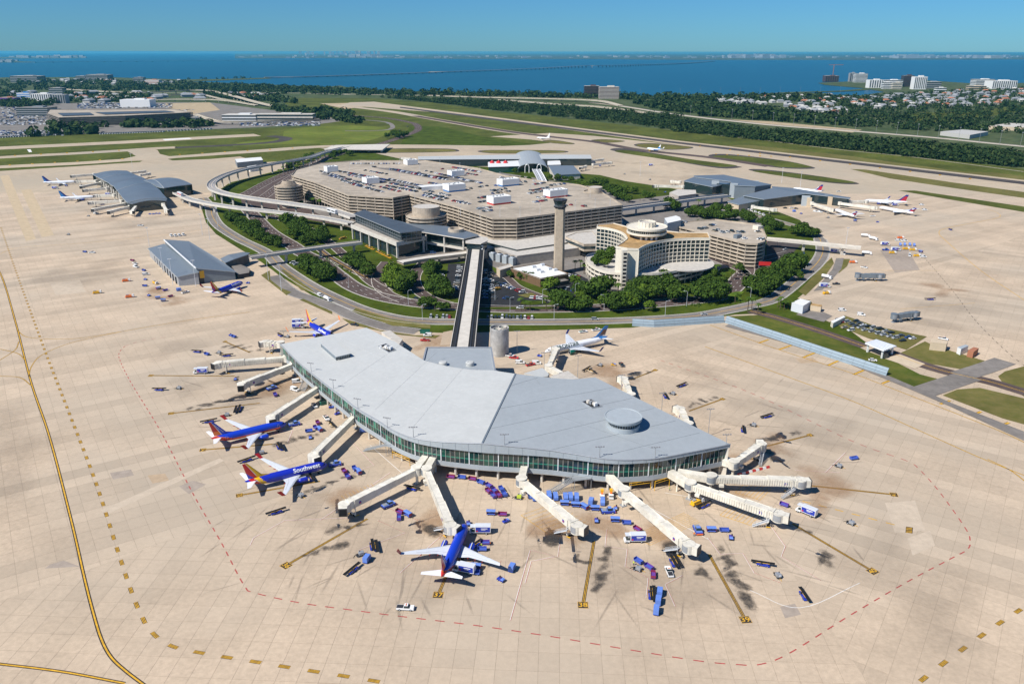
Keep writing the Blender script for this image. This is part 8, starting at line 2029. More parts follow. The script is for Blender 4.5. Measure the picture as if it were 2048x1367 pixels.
trees([(MD, 1420, 565, 1.1), (MD, 1440, 572, 1), (PM_, 1432, 560, 1.1), (PM_, 1446, 566, 1), (O, 1415, 578, .9)], 'beside the hotel garage front', 'trees right of the hotel')
trees([(O, 1500, 585, 1.1), (O, 1520, 592, 1.1), (O, 1540, 578, 1.2), (O, 1560, 560, 1.2), (O, 1585, 545, 1.1), (O, 1570, 548, 1), (MD, 1600, 530, 1), (MD, 1595, 560, .9), (O, 1530, 565, 1), (MD, 1550, 548, .9), (O, 1580, 530, 1)], 'in the grove inside the east road bend', 'trees inside the east road bend')
trees([(PM_, 1470, 605, 1), (PM_, 1495, 622, .9), (PM_, 1503, 622, .9), (PM_, 1515, 628, .9)], 'near the yellow hedge bed east of the hotel', 'palms east of the hotel')
trees([(PM_, 1500, 528, 1.5), (PM_, 1508, 530, 1.5), (PM_, 1516, 527, 1.4), (MD, 1478, 545, .8), (PM_, 1470, 552, 1.1), (PM_, 1462, 560, 1)], 'at the corner of the hotel garage', 'palms at the hotel garage')
trees([(O, 1130, 620, 1.1), (O, 1150, 622, .95), (O, 1120, 610, 1), (MD, 1170, 622, 1)], 'on the verge left of the hotel grove', 'trees along the main road')
trees([(O, 1225, 622, 1.0), (MD, 1240, 618, 1.1), (BR, 1255, 618, 1.0), (O, 1268, 612, 1.0), (BR, 1300, 622, .75), (MD, 1212, 615, 1)], 'in the row on the verge below the hotel', 'trees along the main road')
trees([(O, 1165, 592, 1.0), (O, 1185, 598, 1.1), (O, 1205, 590, 1.1), (BR, 1160, 600, .8), (MD, 1195, 580, .9)], 'in the lot between office and hotel', 'trees between office and hotel')
trees([(BR, 1100, 583, 1.0), (BR, 1150, 570, .7), (MD, 1062, 563, .7), (MD, 1045, 560, .7), (MD, 1020, 555, .6), (MD, 1072, 565, .6)], 'round the brown office', 'trees round the office')
trees([(PM_, 1092, 620, .9), (PM_, 1104, 622, .9), (PM_, 1042, 622, .8), (PM_, 1050, 622, .8), (PM_, 1060, 623, .8)], 'on the verge right of the straight guideway', 'palms along the main road')
trees([(PM_, 1168, 548, 1), (PM_, 1160, 542, 1), (PM_, 1150, 540, .9), (MD, 1172, 538, .7), (PM_, 1235, 595, 1.3), (PM_, 1260, 590, 1.2)], 'at the hotel\'s left side', 'palms at the hotel')
trees([(MD, 1200, 520, .9, 11), (MD, 1215, 524, .9, 11), (O, 1195, 530, .7, 11), (BR, 1210, 535, .6, 11), (MD, 1222, 515, .8, 11), (BR, 1190, 522, .5, 11), (PM_, 1205, 518, .7, 11)], 'on the hotel\'s garden terrace', 'trees on the hotel terrace')
trees([(BR, 780, 575, 1.15), (BR, 795, 580, 1.15), (BR, 805, 568, 1.1), (O, 810, 585, 1.0), (O, 815, 570, 1.0), (BR, 785, 562, 1)], 'in the light clump inside the first loop road', 'trees inside the loop roads')
trees([(O, 872, 592, 1.0), (O, 888, 595, 1.1), (O, 880, 585, 1.0), (PM_, 857, 572, .9)], 'on the lawn inside the second loop road', 'trees inside the loop roads')
trees([(O, 865, 548, .9), (O, 872, 545, .9), (MD, 860, 555, .8)], 'at the head of the dark lot', 'trees inside the loop roads')
trees([(MD, 848, 618, .8), (O, 858, 615, .7), (PM_, 870, 622, .8), (MD, 892, 622, .6), (MD, 880, 622, .6)], 'at the lawn\'s tip left of the straight guideway', 'trees left of the guideway')
trees([(O, 612, 530, .95), (O, 625, 540, 1.0), (O, 635, 545, 1.0), (O, 645, 555, 1.0), (O, 655, 560, .9), (MD, 663, 562, .8), (O, 620, 548, .9), (O, 640, 562, .8)], 'on the lawn strip below the concrete bridge', 'trees on the lawn strips')
trees([(O, 705, 535, 1.0), (O, 715, 540, 1.0), (MD, 725, 545, 1), (PM_, 735, 548, 1), (MD, 700, 525, .9), (O, 735, 555, .8), (MD, 745, 550, .7), (O, 715, 528, .9)], 'between the inner roads below the station', 'trees below the station')
trees([(O, 470, 448, .9), (O, 462, 442, .9), (O, 495, 465, 1.05), (O, 505, 472, 1), (O, 515, 480, 1), (O, 525, 485, 1), (MD, 535, 490, .9), (O, 550, 492, .8), (MD, 558, 495, .7), (O, 485, 458, .9), (O, 510, 460, .9)], 'on the lawn beside the north bend of the outer road', 'trees on the lawn strips')
trees([(O, 580, 455, 1.05), (O, 592, 462, 1.1), (O, 602, 470, 1.1), (O, 615, 478, 1.1), (O, 630, 482, 1.1), (O, 640, 486, 1), (MD, 605, 455, 1), (O, 590, 478, .9), (O, 612, 490, .8), (O, 645, 475, .9), (MD, 655, 484, .8)], 'in the grove between the roads under the curved guideway', 'trees between the inner roads')
trees([(PM_, 605, 410, 1.2), (PM_, 615, 408, 1.2), (PM_, 622, 412, 1.2), (PM_, 628, 415, 1.2), (PM_, 650, 410, 1), (PM_, 640, 418, 1), (MD, 600, 412, .8)], 'against the garage\'s west wall', 'palms against the garage')
trees([(PM_, 560, 352, 1.1), (PM_, 568, 348, 1.1), (PM_, 575, 345, 1.2), (MD, 585, 335, .9), (MD, 595, 330, 1), (MD, 605, 326, 1), (MD, 615, 322, 1), (O, 625, 318, .9), (O, 580, 340, .8)], 'between guideway and garage back corner', 'trees behind the garage')
trees([(MD, 670, 312, .9), (MD, 680, 310, .9), (MD, 690, 308, .9), (O, 700, 312, .9), (O, 665, 318, .8)], 'below the taxiway bridge', 'trees by the taxiway bridge')
trees([(O, 790, 275, 1.2), (O, 800, 277, 1.2), (O, 810, 274, 1.1), (MD, 775, 277, 1)], 'in the clump at the far road curve', 'trees at the far road curve')
trees([(MD, 1030, 347, .7), (MD, 1045, 362, .7), (MD, 1058, 364, .7), (MD, 1100, 360, .8), (MD, 1115, 362, .8), (MD, 1130, 362, .8), (MD, 1142, 364, .8), (MD, 1090, 367, .7), (MD, 1035, 365, .7), (MD, 1020, 362, .7)], 'in the planting below the far north concourse', 'trees at the far north concourse')
trees([(MD, 1160, 370, 1), (BR, 1170, 375, .9), (O, 1190, 372, 1), (O, 1205, 375, 1), (O, 1225, 390, 1.2), (O, 1235, 398, 1.2), (BR, 1250, 386, .9), (MD, 1268, 388, .9), (MD, 1258, 405, .8), (O, 1215, 383, 1), (MD, 1245, 402, 1), (MD, 1290, 396, .9), (MD, 1302, 400, .9), (PM_, 1280, 402, .9)], 'behind the garage towards the east concourse', 'trees behind the garage')
trees([(O, 1335, 418, 1.0), (O, 1350, 422, 1.0), (MD, 1390, 430, 1), (O, 1400, 434, 1), (O, 1412, 438, 1), (O, 1425, 436, 1), (O, 1438, 440, 1), (O, 1452, 442, 1), (MD, 1430, 424, .9), (MD, 1440, 426, .9), (MD, 1455, 428, .9), (MD, 1470, 430, .9), (MD, 1485, 433, .9), (PM_, 1396, 416, 1), (O, 1380, 434, .9), (O, 1490, 440, .9), (O, 1500, 445, .9), (MD, 1465, 440, .9)], 'in the planting behind the hotel garage', 'trees behind the hotel garage')
trees([(O, 1530, 455, 1), (O, 1550, 460, 1), (MD, 1585, 468, .7), (O, 1602, 472, 1), (O, 1618, 474, 1), (O, 1628, 472, .9), (MD, 1535, 468, .8)], 'on the lawn between walkway bridge and apron', 'trees on the east lawn')
trees([(PM_, 1560, 618, .8), (PM_, 1568, 620, .8), (PM_, 1575, 618, .8), (PM_, 1582, 620, .8), (PM_, 1555, 615, .8), (MD, 1570, 614, .6)], 'beside the white shed', 'palms beside the white shed')
v, f, mi = [], [], []; rnd = random.Random(2)
for a, b, n, w_ in (((640, 510), (700, 545), 40, 1.0), ((1030, 556), (1085, 566), 24, .9), ((1455, 600), (1480, 590), 20, 1.2), ((1370, 612), (1440, 608), 20, .8), ((1190, 505), (1225, 540), 1, 1), ((1450, 425), (1490, 436), 30, 1.4), ((1390, 440), (1490, 446), 40, 1.6), ((1030, 362), (1150, 366), 50, 1.6), ((590, 340), (625, 322), 40, 1.8), ((1500, 596), (1540, 586), 30, 1.2), ((570, 465), (640, 495), 40, 1.3)):
 for k in range(n): p = G(*Vector(a).lerp(Vector(b), rnd.random())) + Vector((rnd.uniform(-2, 2), rnd.uniform(-3, 3), w_ * .5)); blob(v, f, mi, p, w_ * rnd.uniform(.8, 1.4), 22, rnd, .35, 2)
me = bpy.data.meshes.new('shrubs'); me.from_pydata(v, [], f)
for m in ('leaf_mid', 'leaf_dark'): me.materials.append(M(m))
me.polygons.foreach_set('material_index', mi); link('shrubs', me, kind='stuff')
mb = MB(); mb.tube([(0, 0, 0), (0, 0, 10), (.6, 0, 10.6), (2.2, 0, 10.8)], [.14, .1, .07, .06], 'wing_grey', 5); lpm = mb.mesh('pole'); mb = MB(); mb.box((2.3, 0, 10.7), (.9, .35, .16), 'wing_grey'); lhm = mb.mesh('lamp_head')
for u, v, t, lb in ((462, 425, 0, 'by the curved guideway piers'), (507, 455, 0, 'on the north lawn'), (698, 576, 3, 'on the lawn below the bridge'), (817, 610, 0, 'at the second loop road'), (935, 622, 0, 'left of the straight guideway'), (1020, 625, 0, 'right of the straight guideway'), (1208, 620, 3, 'on the verge before the hotel grove'), (1373, 612, 3.1, 'at the bend right of the hotel'), (640, 540, 0, 'by the concrete bridge piers'), (1500, 604, 3, 'near the yellow hedge bed'), (845, 640, 0, 'on the outer road by the lawn tip'), (1330, 632, 0, 'on the lawn above the blast fence'), (1108, 640, 0, 'behind the green lettered jet'), (1560, 580, 2, 'in the east road grove'), (1085, 608, 0, 'at the lot below the brown office'), (1150, 596, 0, 'in the lot before the hotel'), (990, 600, 0, 'in the lot right of the straight guideway')):
 p = G(u, v); r = thing('street_lamp', (p.x, p.y, .12), t, 'tall pale street lamp ' + lb, 'street lamp', 'street lamps on the airport roads'); link('pole', lpm, r); link('lamp_head', lhm, r)
mb = MB(); mb.tube([(0, 0, 0), (0, 0, 20)], [.22, .12], 'wing_grey', 5); mb.beam((-1.4, 0, 20), (1.4, 0, 20), .5, .4, 'wing_grey'); hm = mb.mesh('high_mast')
for u, v, lb in ((300, 500, 'at the hangar\'s rear corner'), (327, 545, 'over the hangar roof, left'), (346, 570, 'beside the hangar front'), (392, 573, 'by the hangar\'s yellow panel'), (405, 470, 'at the outer road bend'), (420, 480, 'on the apron edge by the outer road'), (436, 455, 'near the curved guideway'), (1690, 500, 'at the broken walkway end'), (537, 560, 'by the service ramp mouth'), (563, 582, 'between service ramp and road'), (265, 335, 'left behind the north-west concourse'), (1280, 352, 'on the far north-east apron'), (1563, 366, 'behind the east concourse'), (1600, 375, 'behind the east concourse roof')):
 p = G(u, v); link('high_mast', hm, None, (p.x, p.y, .1), .3, 'thin grey high mast ' + lb, 'light mast', 'high masts on the outer aprons')
# ================================================================ far background
zF1, zF2, zF3 = Z(0, 60, 2.926), Z(660, 60, 2.926), Z(1348, 60, 2.926)
def farbox(zf, x0, x1, yt, yb, m, label, cat='building', bands=0, bm='glass_dark', roof=None, dep=.6, name='office_building', rz=0, grid=0, group=None):
 (u0, vb), (u1, _), (_, vt) = zf((x0, yb), (x1, yb), (x0, yt)); um = (u0 + u1) / 2
 A, B = G(u0, vb), G(u1, vb); w_ = (B - A).length; c = (A + B) / 2; d = CM @ Vector(((um - 1024) / FPX, -(vt - 683.5) / FPX, -1.0)); h = CAM_H + d.z * (c.y / d.y)
 r = thing(name, (c.x, c.y + w_ * dep / 2, 0), rz, label, cat, group); mb = MB(); mb.box((0, 0, 0), (w_, w_ * dep, h), m, 0, roof or 'roof_gravel'); mb.build('wall', r)
 for k in range(bands): mb = MB(); mb.box((0, 0, h * (k + .35) / bands), (w_ + .5, w_ * dep + .5, h / bands * .5), bm); mb.build('window_band', r)
 for k in range(grid): mb = MB(); mb.box((-w_ / 2 + w_ * (k + .5) / grid, 0, h * .06), (w_ / grid * .4, w_ * dep + 1.0, h * .88), bm); mb.build('window_column', r)
 mb = MB(); mb.box((w_ * .1, 0, h), (w_ * .35, w_ * dep * .4, h * .07 + 1.5), m); mb.build('plant_room', r); return r
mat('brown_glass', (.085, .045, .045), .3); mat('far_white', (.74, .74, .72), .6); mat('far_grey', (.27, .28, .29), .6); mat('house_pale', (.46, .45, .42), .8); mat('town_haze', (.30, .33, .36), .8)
farbox(zF2, 1487, 1575, 328, 395, 'brown_glass', 'left wing of the twin brown office slab by the bay', bands=8); farbox(zF2, 1577, 1690, 334, 404, 'pale_concrete', 'right striped wing of the twin brown office slab by the bay', bands=9, bm='brown_glass')
farbox(zF3, 885, 962, 268, 303, 'brown_glass', 'unfinished concrete frame with crane on the point', grid=6); farbox(zF3, 1025, 1060, 252, 303, 'far_grey', 'grey glass tower touching the white tower on the point', grid=3); farbox(zF3, 1060, 1128, 256, 307, 'far_white', 'broad white tower on the point', bands=7)
farbox(zF3, 1140, 1222, 292, 340, 'far_white', 'white slab left of the point\'s hotel row', grid=6); farbox(zF3, 1224, 1275, 306, 346, 'far_white', 'lower white block in the middle of the point', bands=4); farbox(zF3, 1235, 1335, 294, 334, 'far_white', 'long white slab behind the low block on the point', bands=4); farbox(zF3, 1279, 1330, 308, 347, 'cream_paint', 'cream block at the foot of the dark tower', bands=4)
farbox(zF3, 1338, 1398, 267, 333, 'brown_glass', 'dark red brown tower on the point', bands=9, bm='glass_dark'); farbox(zF3, 1400, 1473, 274, 348, 'far_white', 'tall white stepped tower right of the dark one', grid=7); farbox(zF3, 1475, 1560, 304, 342, 'far_grey', 'low grey block right of the white towers', bands=3)
farbox(zF3, 1765, 1872, 290, 332, 'far_white', 'white terraced block on the right shore', bands=5); farbox(zF3, 1860, 2002, 298, 345, 'far_white', 'white gridded slab at the right shore', grid=12); farbox(zF3, 1735, 1825, 328, 350, 'tan_wall', 'tan low block before the white gridded slab', bands=2); farbox(zF3, 1535, 1592, 338, 362, 'far_white', 'small white hall near the harbour', bands=2)
c = G(*zF3((925, 300))[0]); cr = thing('tower_crane', (c.x, c.y, 0), 0, 'tower crane over the unfinished frame on the point', 'crane'); mb = MB(); mb.beam((0, 0, 0), (0, 0, 95), 2.5, 2.5, 'terracotta'); mb.build('mast', cr); mb = MB(); mb.beam((-30, 0, 93), (60, 10, 93), 2.5, 2.5, 'terracotta'); mb.build('jib', cr)
farbox(zF1, 62, 222, 270, 308, 'far_grey', 'long dark office at the far left shore', bands=4); farbox(zF1, 505, 632, 262, 295, 'far_grey', 'dark glass office block on the left shore', bands=4, bm='glass_dark'); farbox(zF1, 443, 503, 270, 293, 'far_grey', 'grey office touching the dark glass block on the left shore', bands=3); farbox(zF1, 853, 932, 292, 320, 'terracotta', 'terracotta block on the left shore', bands=3, bm='far_white'); farbox(zF1, 780, 840, 278, 305, 'far_grey', 'small grey block left of the terracotta block', bands=3)
farbox(zF1, 105, 182, 368, 422, 'sky_tail', 'blue and white hotel on the far left', bands=5, bm='far_white'); farbox(zF1, 185, 300, 374, 430, 'far_white', 'white hotel block with vertical windows on the far left', grid=9); farbox(zF1, 300, 385, 378, 430, 'far_grey', 'grey end of the white hotel block on the far left', grid=6); farbox(zF1, 288, 368, 340, 372, 'far_grey', 'grey low tower behind the left hotels', bands=3); farbox(zF1, 0, 90, 395, 428, 'terracotta', 'red and purple low block at the left edge', bands=2, bm='purple_paint')
farbox(zF1, 705, 880, 408, 452, 'far_white', 'large white hall behind the rental garage', roof='roof_white', dep=.5); farbox(zF1, 1300, 1500, 497, 532, 'far_white', 'white stepped hall right of the rental garage', bands=2); farbox(zF1, 1500, 1832, 493, 532, 'pale_concrete', 'long low pale hall right of the rental garage', bands=2, dep=.25); farbox(zF1, 100, 285, 455, 505, 'far_grey', 'grey banded garage left of the rental garage', bands=4, roof='asphalt_grey')
farbox(zF1, 1120, 1170, 512, 552, 'far_grey', 'round ramp block at the rental garage end', bands=4)
rg = thing('parking_garage', (0, 0, 0), 0, 'wide banded rental car garage with dark roof panels at far left', 'garage'); banded(rg, poly([(93, 227), (118, 236), (250, 232.5), (386, 225.5), (344, 218.5), (200, 219.5), (99, 220)], 20), 1, 20, 5, band=1.9, m='asphalt_grey', deck='deck_concrete', colstep=40)
P = poly([(115, 226), (180, 225), (188, 229.5), (125, 231.5)], 21.5); mb = MB(); mb.prism(P, 21, 21.5, 'roof_dark'); mb.build('roof_panel', rg); P = poly([(190, 224.5), (330, 221), (350, 224), (210, 228.5)], 21.5); mb = MB(); mb.prism(P, 21, 21.5, 'roof_dark'); mb.build('roof_panel', rg)
simple('warehouse', 'long white flat warehouse by the far right highway', 'warehouse', [(1881, 263), (1925, 259), (1977, 263), (1940, 270)], 8, 'house_pale', 'house_pale'); simple('warehouse', 'pinkish flat store at the right edge beyond the highway', 'warehouse', [(1975, 252), (2020, 246), (2100, 250), (2080, 256)], 8, 'tan_wall', 'roof_gravel')
mat('road_pale', (.52, .46, .36), .85, var=.08, scale=.05)
def viaduct(label, px, zs, wd, n=6):
 P = smooth_path([G(u, v, z) for (u, v), z in zip(px, zs)], n); r = thing('highway_viaduct', (0, 0, 0), 0, label, 'viaduct'); mb = MB(); a, b = offset_line(P, wd / 2), offset_line(P, -wd / 2); u_ = Vector((0, 0, 1.1)); dn = Vector((0, 0, 2)); mb.grid([[p - dn for p in b], [p + u_ for p in b], [p - Vector((0, 0, 0)) for p in b], a, [p + u_ for p in a], [p - dn for p in a], [p - dn for p in b]], 'road_pale'); mb.build('deck', r)
 for p in resample(P, 60)[1:]:
  if p.z > 4: mb = MB(); mb.box((p.x, p.y, 0), (3, 3, p.z - 2), 'road_pale'); mb.build('pier', r)
viaduct('highest curved pale flyover behind the rental garage', [(126, 178), (219, 183), (284, 185), (393, 180), (444, 186), (513, 204), (567, 216)], [4, 8, 12, 15, 15, 9, 2], 16); viaduct('lower pale flyover under the highest one at left', [(284, 200.5), (359, 198), (444, 200), (513, 210)], [3, 8, 8, 4], 11); viaduct('short pale ramp between the two left flyovers', [(340, 190), (393, 187), (440, 197), (480, 204)], [4, 7, 7, 4], 9); viaduct('straight pale flyover crossing behind the runway end', [(845, 190), (957, 194), (1101, 197), (1196, 201), (1241, 211)], [2, 4, 8, 9, 2], 20); viaduct('lower pale flyover before the twin brown slab', [(1000, 199), (1101, 207), (1196, 213), (1300, 226)], [2, 6, 7, 2], 16); viaduct('rental garage access ramp curving right', [(390, 228), (420, 238), (450, 243), (540, 242), (640, 239)], [8, 9, 7, 6, 3], 12)
strip('highway', [(1180, 205), (1241, 212), (1360, 230), (1540, 250), (1700, 262), (1874, 276), (2048, 293), (2400, 325)], 'road_pale', .3, 26); strip('highway_lane', [(1241, 211), (1360, 229), (1540, 249), (1700, 261), (1874, 275), (2048, 292), (2400, 324)], 'asphalt_grey', .34, 9); strip('highway', [(640, 187), (762, 190), (845, 191)], 'road_pale', .3, 20); strip('highway', [(150, 183), (300, 186), (560, 186), (700, 190)], 'road_pale', .3, 14)
sheet('bare_soil', zF3((300, 522), (560, 552), (950, 590), (1042, 600), (1100, 585), (560, 535)), 'sand', .2); sheet('golf_grass', zF3((1280, 510), (1400, 485), (1700, 480), (2048, 440), (2048, 475), (1750, 520), (1450, 545)), 'grass', .2); sheet('grass_verge', zF3((0, 595), (560, 648), (1000, 700), (1700, 790), (2048, 815), (2048, 840), (1700, 830), (900, 720)), 'grass', .1)
strip('perimeter_track', zF3((200, 612), (560, 650), (960, 700), (1400, 745), (2048, 830)), 'road_pale', .25, 3)
def causeway(px, zs, wd, label, step):
 P = smooth_path([G(u, v, z) for (u, v), z in zip(px, zs)], 8); r = thing('causeway_bridge', (0, 0, 0), 0, label, 'bridge'); mb = MB(); a, b = offset_line(P, wd / 2), offset_line(P, -wd / 2); d = Vector((0, 0, 4)); mb.grid([[p - d for p in b], b, a, [p - d for p in a]], 'far_grey'); mb.build('deck', r); mb = MB()
 for p in resample(P, step): mb.box((p.x, p.y, -1), (9, wd, p.z), 'far_grey')
 mb.build('piers', r, kind='stuff')
causeway([(530, 154), (660, 151.5), (899, 143), (1060, 137), (1166, 131.5), (1220, 130.5), (1360, 126.5), (1430, 122)], [5, 6, 8, 12, 20, 20, 12, 8], 26, 'long low causeway bridge crossing the bay with a raised middle', 90); causeway([(70, 124), (300, 122), (480, 121), (640, 120.5)], [10, 12, 12, 10], 40, 'faint farther causeway at the left of the bay', 260)
sheet('sand_spit', [(848, 145.6), (860, 143.6), (905, 142.8), (902, 143.8)], 'sand', .3)
strip('harbour_causeway', zF3((500, 378), (700, 366), (980, 358), (1170, 345), (1330, 350)), 'near_land', .3, 60)
def woods(name, quads, n, r, size, per, mats, seed, hz_=.6):
 rnd = random.Random(seed); v, f, mi = [], [], []
 for (a, b, c_, d), k in zip(quads, n):
  A, B, C_, D = (G(*q) for q in (a, b, c_, d))
  for _ in range(k):
   s, t = rnd.random(), rnd.random(); p = A.lerp(B, s).lerp(D.lerp(C_, s), t); rr = r * rnd.uniform(.6, 1.4); blob(v, f, mi, p + Vector((0, 0, rr * hz_)), rr, per, rnd, size * rr / r, len(mats), .8)
 me = bpy.data.meshes.new(name); me.from_pydata(v, [], f)
 for m in mats: me.materials.append(M(m))
 me.polygons.foreach_set('material_index', mi); return link(name, me, kind='stuff')
woods('woodland', [((760, 195), (960, 203), (1000, 222), (860, 204)), ((960, 203), (1200, 222), (1250, 248), (1000, 222)), ((1200, 222), (1360, 233), (1360, 263), (1250, 248)), ((1348, 243), (1540, 268), (1560, 285), (1348, 263)), ((1540, 268), (1760, 286), (1800, 311), (1560, 285)), ((1760, 286), (2060, 316), (2060, 337), (1800, 312))], [260, 330, 240, 380, 430, 460], 8.5, 2.1, 44, ('wood_dark', 'wood_dark', 'wood_mid'), 1)
woods('woodland', [((0, 158), (380, 166), (300, 182), (0, 182)), ((380, 168), (700, 180), (760, 192), (300, 182)), ((700, 181), (1200, 192), (1200, 197), (760, 192)), ((540, 215), (700, 228), (720, 248), (580, 232)), ((400, 190), (560, 195), (600, 208), (470, 200)), ((0, 182), (60, 182), (60, 205), (0, 210)), ((130, 188), (300, 192), (300, 206), (130, 204)), ((1340, 194), (1640, 192), (1700, 205), (1360, 205)), ((60, 268), (200, 262), (205, 267), (60, 274)), ((1400, 228), (1660, 236), (1690, 252), (1400, 232)), ((1380, 206), (1560, 222), (1560, 240), (1370, 226)), ((250, 252), (420, 248), (420, 254), (250, 258)), ((1200, 191), (1350, 194), (1350, 202), (1245, 200)), ((1260, 206), (1370, 206), (1370, 226), (1330, 222)), ((0, 205), (130, 205), (90, 214), (0, 216)), ((90, 252), (420, 251), (420, 256), (90, 262))], [330, 420, 240, 150, 140, 50, 110, 200, 26, 150, 260, 40, 60, 90, 50, 14], 11, 4.2, 26, ('wood_dark', 'wood_dark', 'wood_mid'), 2)
woods('suburb_trees', [((1640, 196), (2048, 176), (2048, 205), (1560, 222)), ((1560, 222), (2048, 205), (2048, 245), (1700, 255)), ((1700, 252), (2048, 243), (2060, 268), (1860, 262)), ((535, 156), (380, 160), (360, 160), (500, 156))], [430, 430, 110, 14], 8.5, 2.9, 26, ('wood_dark', 'wood_mid', 'wood_dark'), 3)
hm_ = []
for wl, rf in (('house_pale', 'far_grey'), ('house_pale', 'house_pale'), ('house_pale', 'terracotta'), ('far_grey', 'far_grey')):
 mb = MB(); mb.box((0, 0, 0), (16, 11, 4.5), wl); x, y = 8.6, 6.2; mb.face([(-x, -y, 4.5), (x, -y, 4.5), (x - 3, 0, 7.5), (-x + 3, 0, 7.5)], rf); mb.face([(x, y, 4.5), (-x, y, 4.5), (-x + 3, 0, 7.5), (x - 3, 0, 7.5)], rf); mb.face([(-x, y, 4.5), (-x, -y, 4.5), (-x + 3, 0, 7.5)], rf); mb.face([(x, -y, 4.5), (x, y, 4.5), (x - 3, 0, 7.5)], rf); hm_.append(mb.mesh('house'))
rh = random.Random(6); HN = ('pale house with grey roof', 'pale house with white roof', 'cream house with terracotta roof', 'grey low house')
for (q, k, wt, pl) in ((((1430, 198), (1700, 190), (1720, 215), (1420, 207)), 60, (3, 4, 2, 1), 'in the waterside suburb left'), (((1640, 205), (2048, 190), (2048, 207), (1690, 224)), 85, (3, 2, 3, 3), 'in the suburb by the right shore'), (((1560, 212), (1690, 218), (1700, 232), (1600, 222)), 30, (4, 4, 1, 1), 'in the suburb above the highway'), (((1720, 196), (2048, 174), (2048, 186), (1760, 200)), 60, (1, 1, 1, 6), 'in the grey waterside terraces'), (((100, 158), (360, 162), (340, 170), (60, 170)), 45, (3, 3, 1, 2), 'among trees on the left shore'), (((0, 186), (330, 188), (320, 205), (0, 208)), 34, (3, 5, 1, 4), 'in the far left business district'), (((330, 192), (560, 188), (560, 196), (400, 203)), 14, (3, 5, 1, 4), 'by the left flyovers')):
 A, B, C_, D = (G(*x) for x in q)
 for _ in range(k):
  s, t = rh.random(), rh.random(); p = A.lerp(B, s).lerp(D.lerp(C_, s), t); i = rh.choices(range(4), wt)[0]; o = link('house', hm_[i], None, (p.x, p.y, .02), rh.choice((0, .4, 1.57, 1.9)) + rh.uniform(-.2, .2), f'{HN[i]} {pl}', 'house', 'suburban houses'); o.scale = (2.6, 2.2, 1.9) if 'district' in pl or 'flyover' in pl else (1.35, 1.3, 1.5)
def boxes(name, lst, mats, seed):
 rnd = random.Random(seed); mb = MB()
 for (u0, u1, v0, v1, k, sx, sz) in lst:
  for _ in range(k): p = G(rnd.uniform(u0, u1), rnd.uniform(v0, v1)); mb.box(p, (sx * rnd.uniform(.5, 1.5), sx * rnd.uniform(.4, 1), sz * rnd.uniform(.5, 1.5)), rnd.choice(mats), rnd.choice((0, .25)))
 mb.build(name, kind='stuff')
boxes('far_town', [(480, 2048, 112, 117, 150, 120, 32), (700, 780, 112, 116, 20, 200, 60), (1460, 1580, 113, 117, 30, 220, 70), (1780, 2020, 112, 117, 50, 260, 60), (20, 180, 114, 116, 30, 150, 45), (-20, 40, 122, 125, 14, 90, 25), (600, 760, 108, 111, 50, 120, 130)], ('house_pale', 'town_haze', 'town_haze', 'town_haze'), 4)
boxes('car_field', [(0, 95, 211, 250, 520, 4.6, 1.5), (155, 250, 206, 217, 300, 5, 1.6), (250, 345, 208, 216, 200, 5, 1.6), (480, 640, 244, 252, 260, 4.6, 1.5), (0, 130, 262, 272, 140, 5, 1.8), (110, 390, 218.5, 224, 60, 5, 1.6)], ('car_white', 'car_silver', 'car_dark_grey', 'car_blue', 'car_black'), 5)
rv = random.Random(8)
for a, b, n, pl in (((200, 269), (330, 264), 26, 'in the long row beyond the left taxiways'), ((335, 263), (425, 258.5), 14, 'in the right part of the row beyond the left taxiways'), ((0, 276), (118, 270), 22, 'in the left row beyond the left taxiways')):
 for i in range(n): p = G(*Vector(a).lerp(Vector(b), (i + .5) / n)); o = link('parked_truck', CARM[('white', 'van')], None, (p.x, p.y, .1), R(70) + rv.uniform(-.1, .1), 'white boxy vehicle ' + pl, 'truck', 'white vehicles beyond the left taxiways'); o.scale = (1.5, 1.3, 1.7)
mb = MB(); mb.tube([(0, 0, 0), (0, 0, 26)], [.3, .2], 'far_grey', 5); mb.box((0, 0, 26), (2.6, 1, .6), 'wing_grey'); hl_ = mb.mesh('highway_lamp')
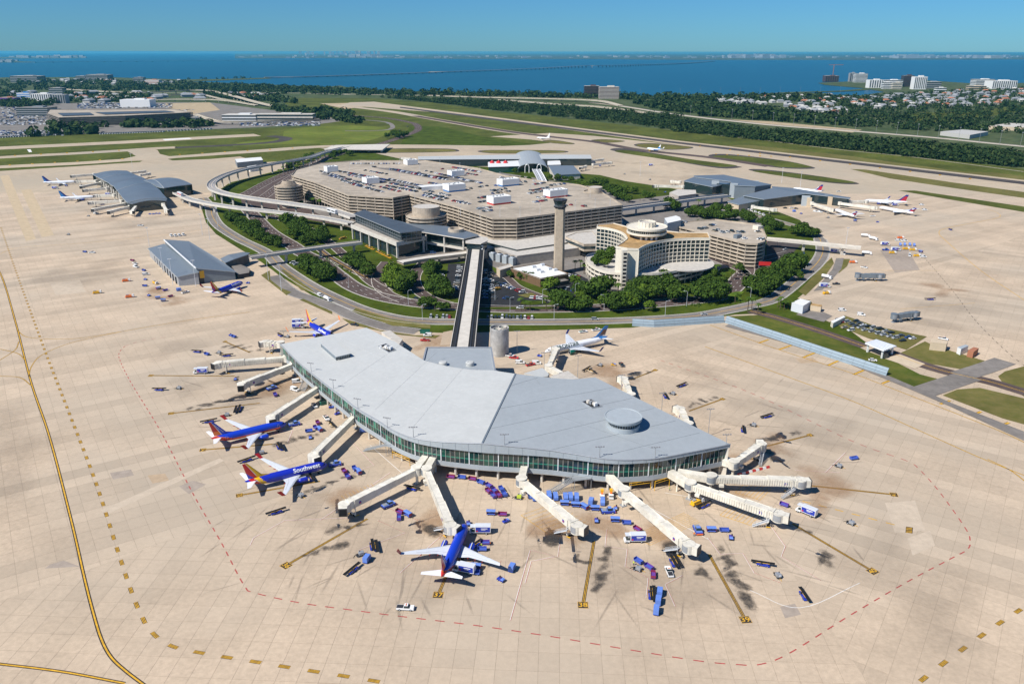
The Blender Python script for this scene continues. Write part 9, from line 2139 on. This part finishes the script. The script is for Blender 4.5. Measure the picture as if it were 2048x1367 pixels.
for k in range(34): t = k / 33; q = Vector((1360, 228)).lerp(Vector((2040, 292)), t) if k % 2 else Vector((1040, 196)).lerp(Vector((1700, 186)), t); p = G(q.x, q.y + (2 if k % 2 else 0)); link('highway_lamp', hl_, None, (p.x, p.y, 0), 0, 'thin pale lamp mast along the far highway' if k % 2 else 'thin pale lamp mast along the bay shore', 'light mast', 'far highway lamps')
mb = MB(); mb.box((0, 0, .2), (3.4, .35, 1.0), 'line_yellow'); mb.box((0, 0, 0), (2.6, .2, .2), 'dark_metal'); sg_ = mb.mesh('taxiway_sign')
for k, (u, v) in enumerate([(20 + 45 * i, 331 - 2.35 * i * 1.05) for i in range(6)] + [(30 + 52 * i, 312 - 2.6 * i) for i in range(5)] + [(360 + 45 * i, 310 - 2.6 * i) for i in range(6)] + [(1400 + 60 * i, 293.5 + 7.2 * i) for i in range(10)] + [(1432 + 22 * i, 309 + .9 * i) for i in range(6)]): p = G(u, v); link('taxiway_sign', sg_, None, (p.x, p.y, .15), 0, 'small yellow sign at the ' + ('left taxiways' if u < 700 else 'edge of the right runway'), 'sign', 'taxiway signs')
# ================================================================ air
hz = bpy.data.materials.new('haze_air'); hz.use_nodes = True
hn = hz.node_tree; hn.nodes.remove(hn.nodes['Principled BSDF'])
pv = hn.nodes.new('ShaderNodeVolumePrincipled'); pv.inputs['Color'].default_value = (.14, .66, .94, 1); pv.inputs['Density'].default_value = 2.3e-5; pv.inputs['Anisotropy'].default_value = 0.2
hn.links.new(pv.outputs[0], hn.nodes['Material Output'].inputs['Volume'])
mb = MB(); mb.box((0, FAR / 2 - 2000, -2.0), (2 * FAR + 4000, FAR + 8000, 170.0), hz)
mb.build('haze', kind='stuff')
# ================================================================ look-alikes that one can tell apart by their place
ORD = 'leftmost,second,third,fourth,fifth,sixth,seventh,eighth,ninth,tenth,eleventh,twelfth'.split(','); sets = {}
for o in SC.objects:
 if o.parent is None and 'category' in o: sets.setdefault(o['label'], []).append(o)
for lb, L in sets.items():
 if not 2 <= len(L) <= 12: continue
 L.sort(key=lambda o: o.location.x / max(1, o.location.y))
 for i, o in enumerate(L):
  e = ('leftmost' if i == 0 else 'rightmost' if i == len(L) - 1 else ORD[i] + ' from left')
  if len((lb + ' ' + e).split()) <= 16: o['label'] = lb + ', ' + e
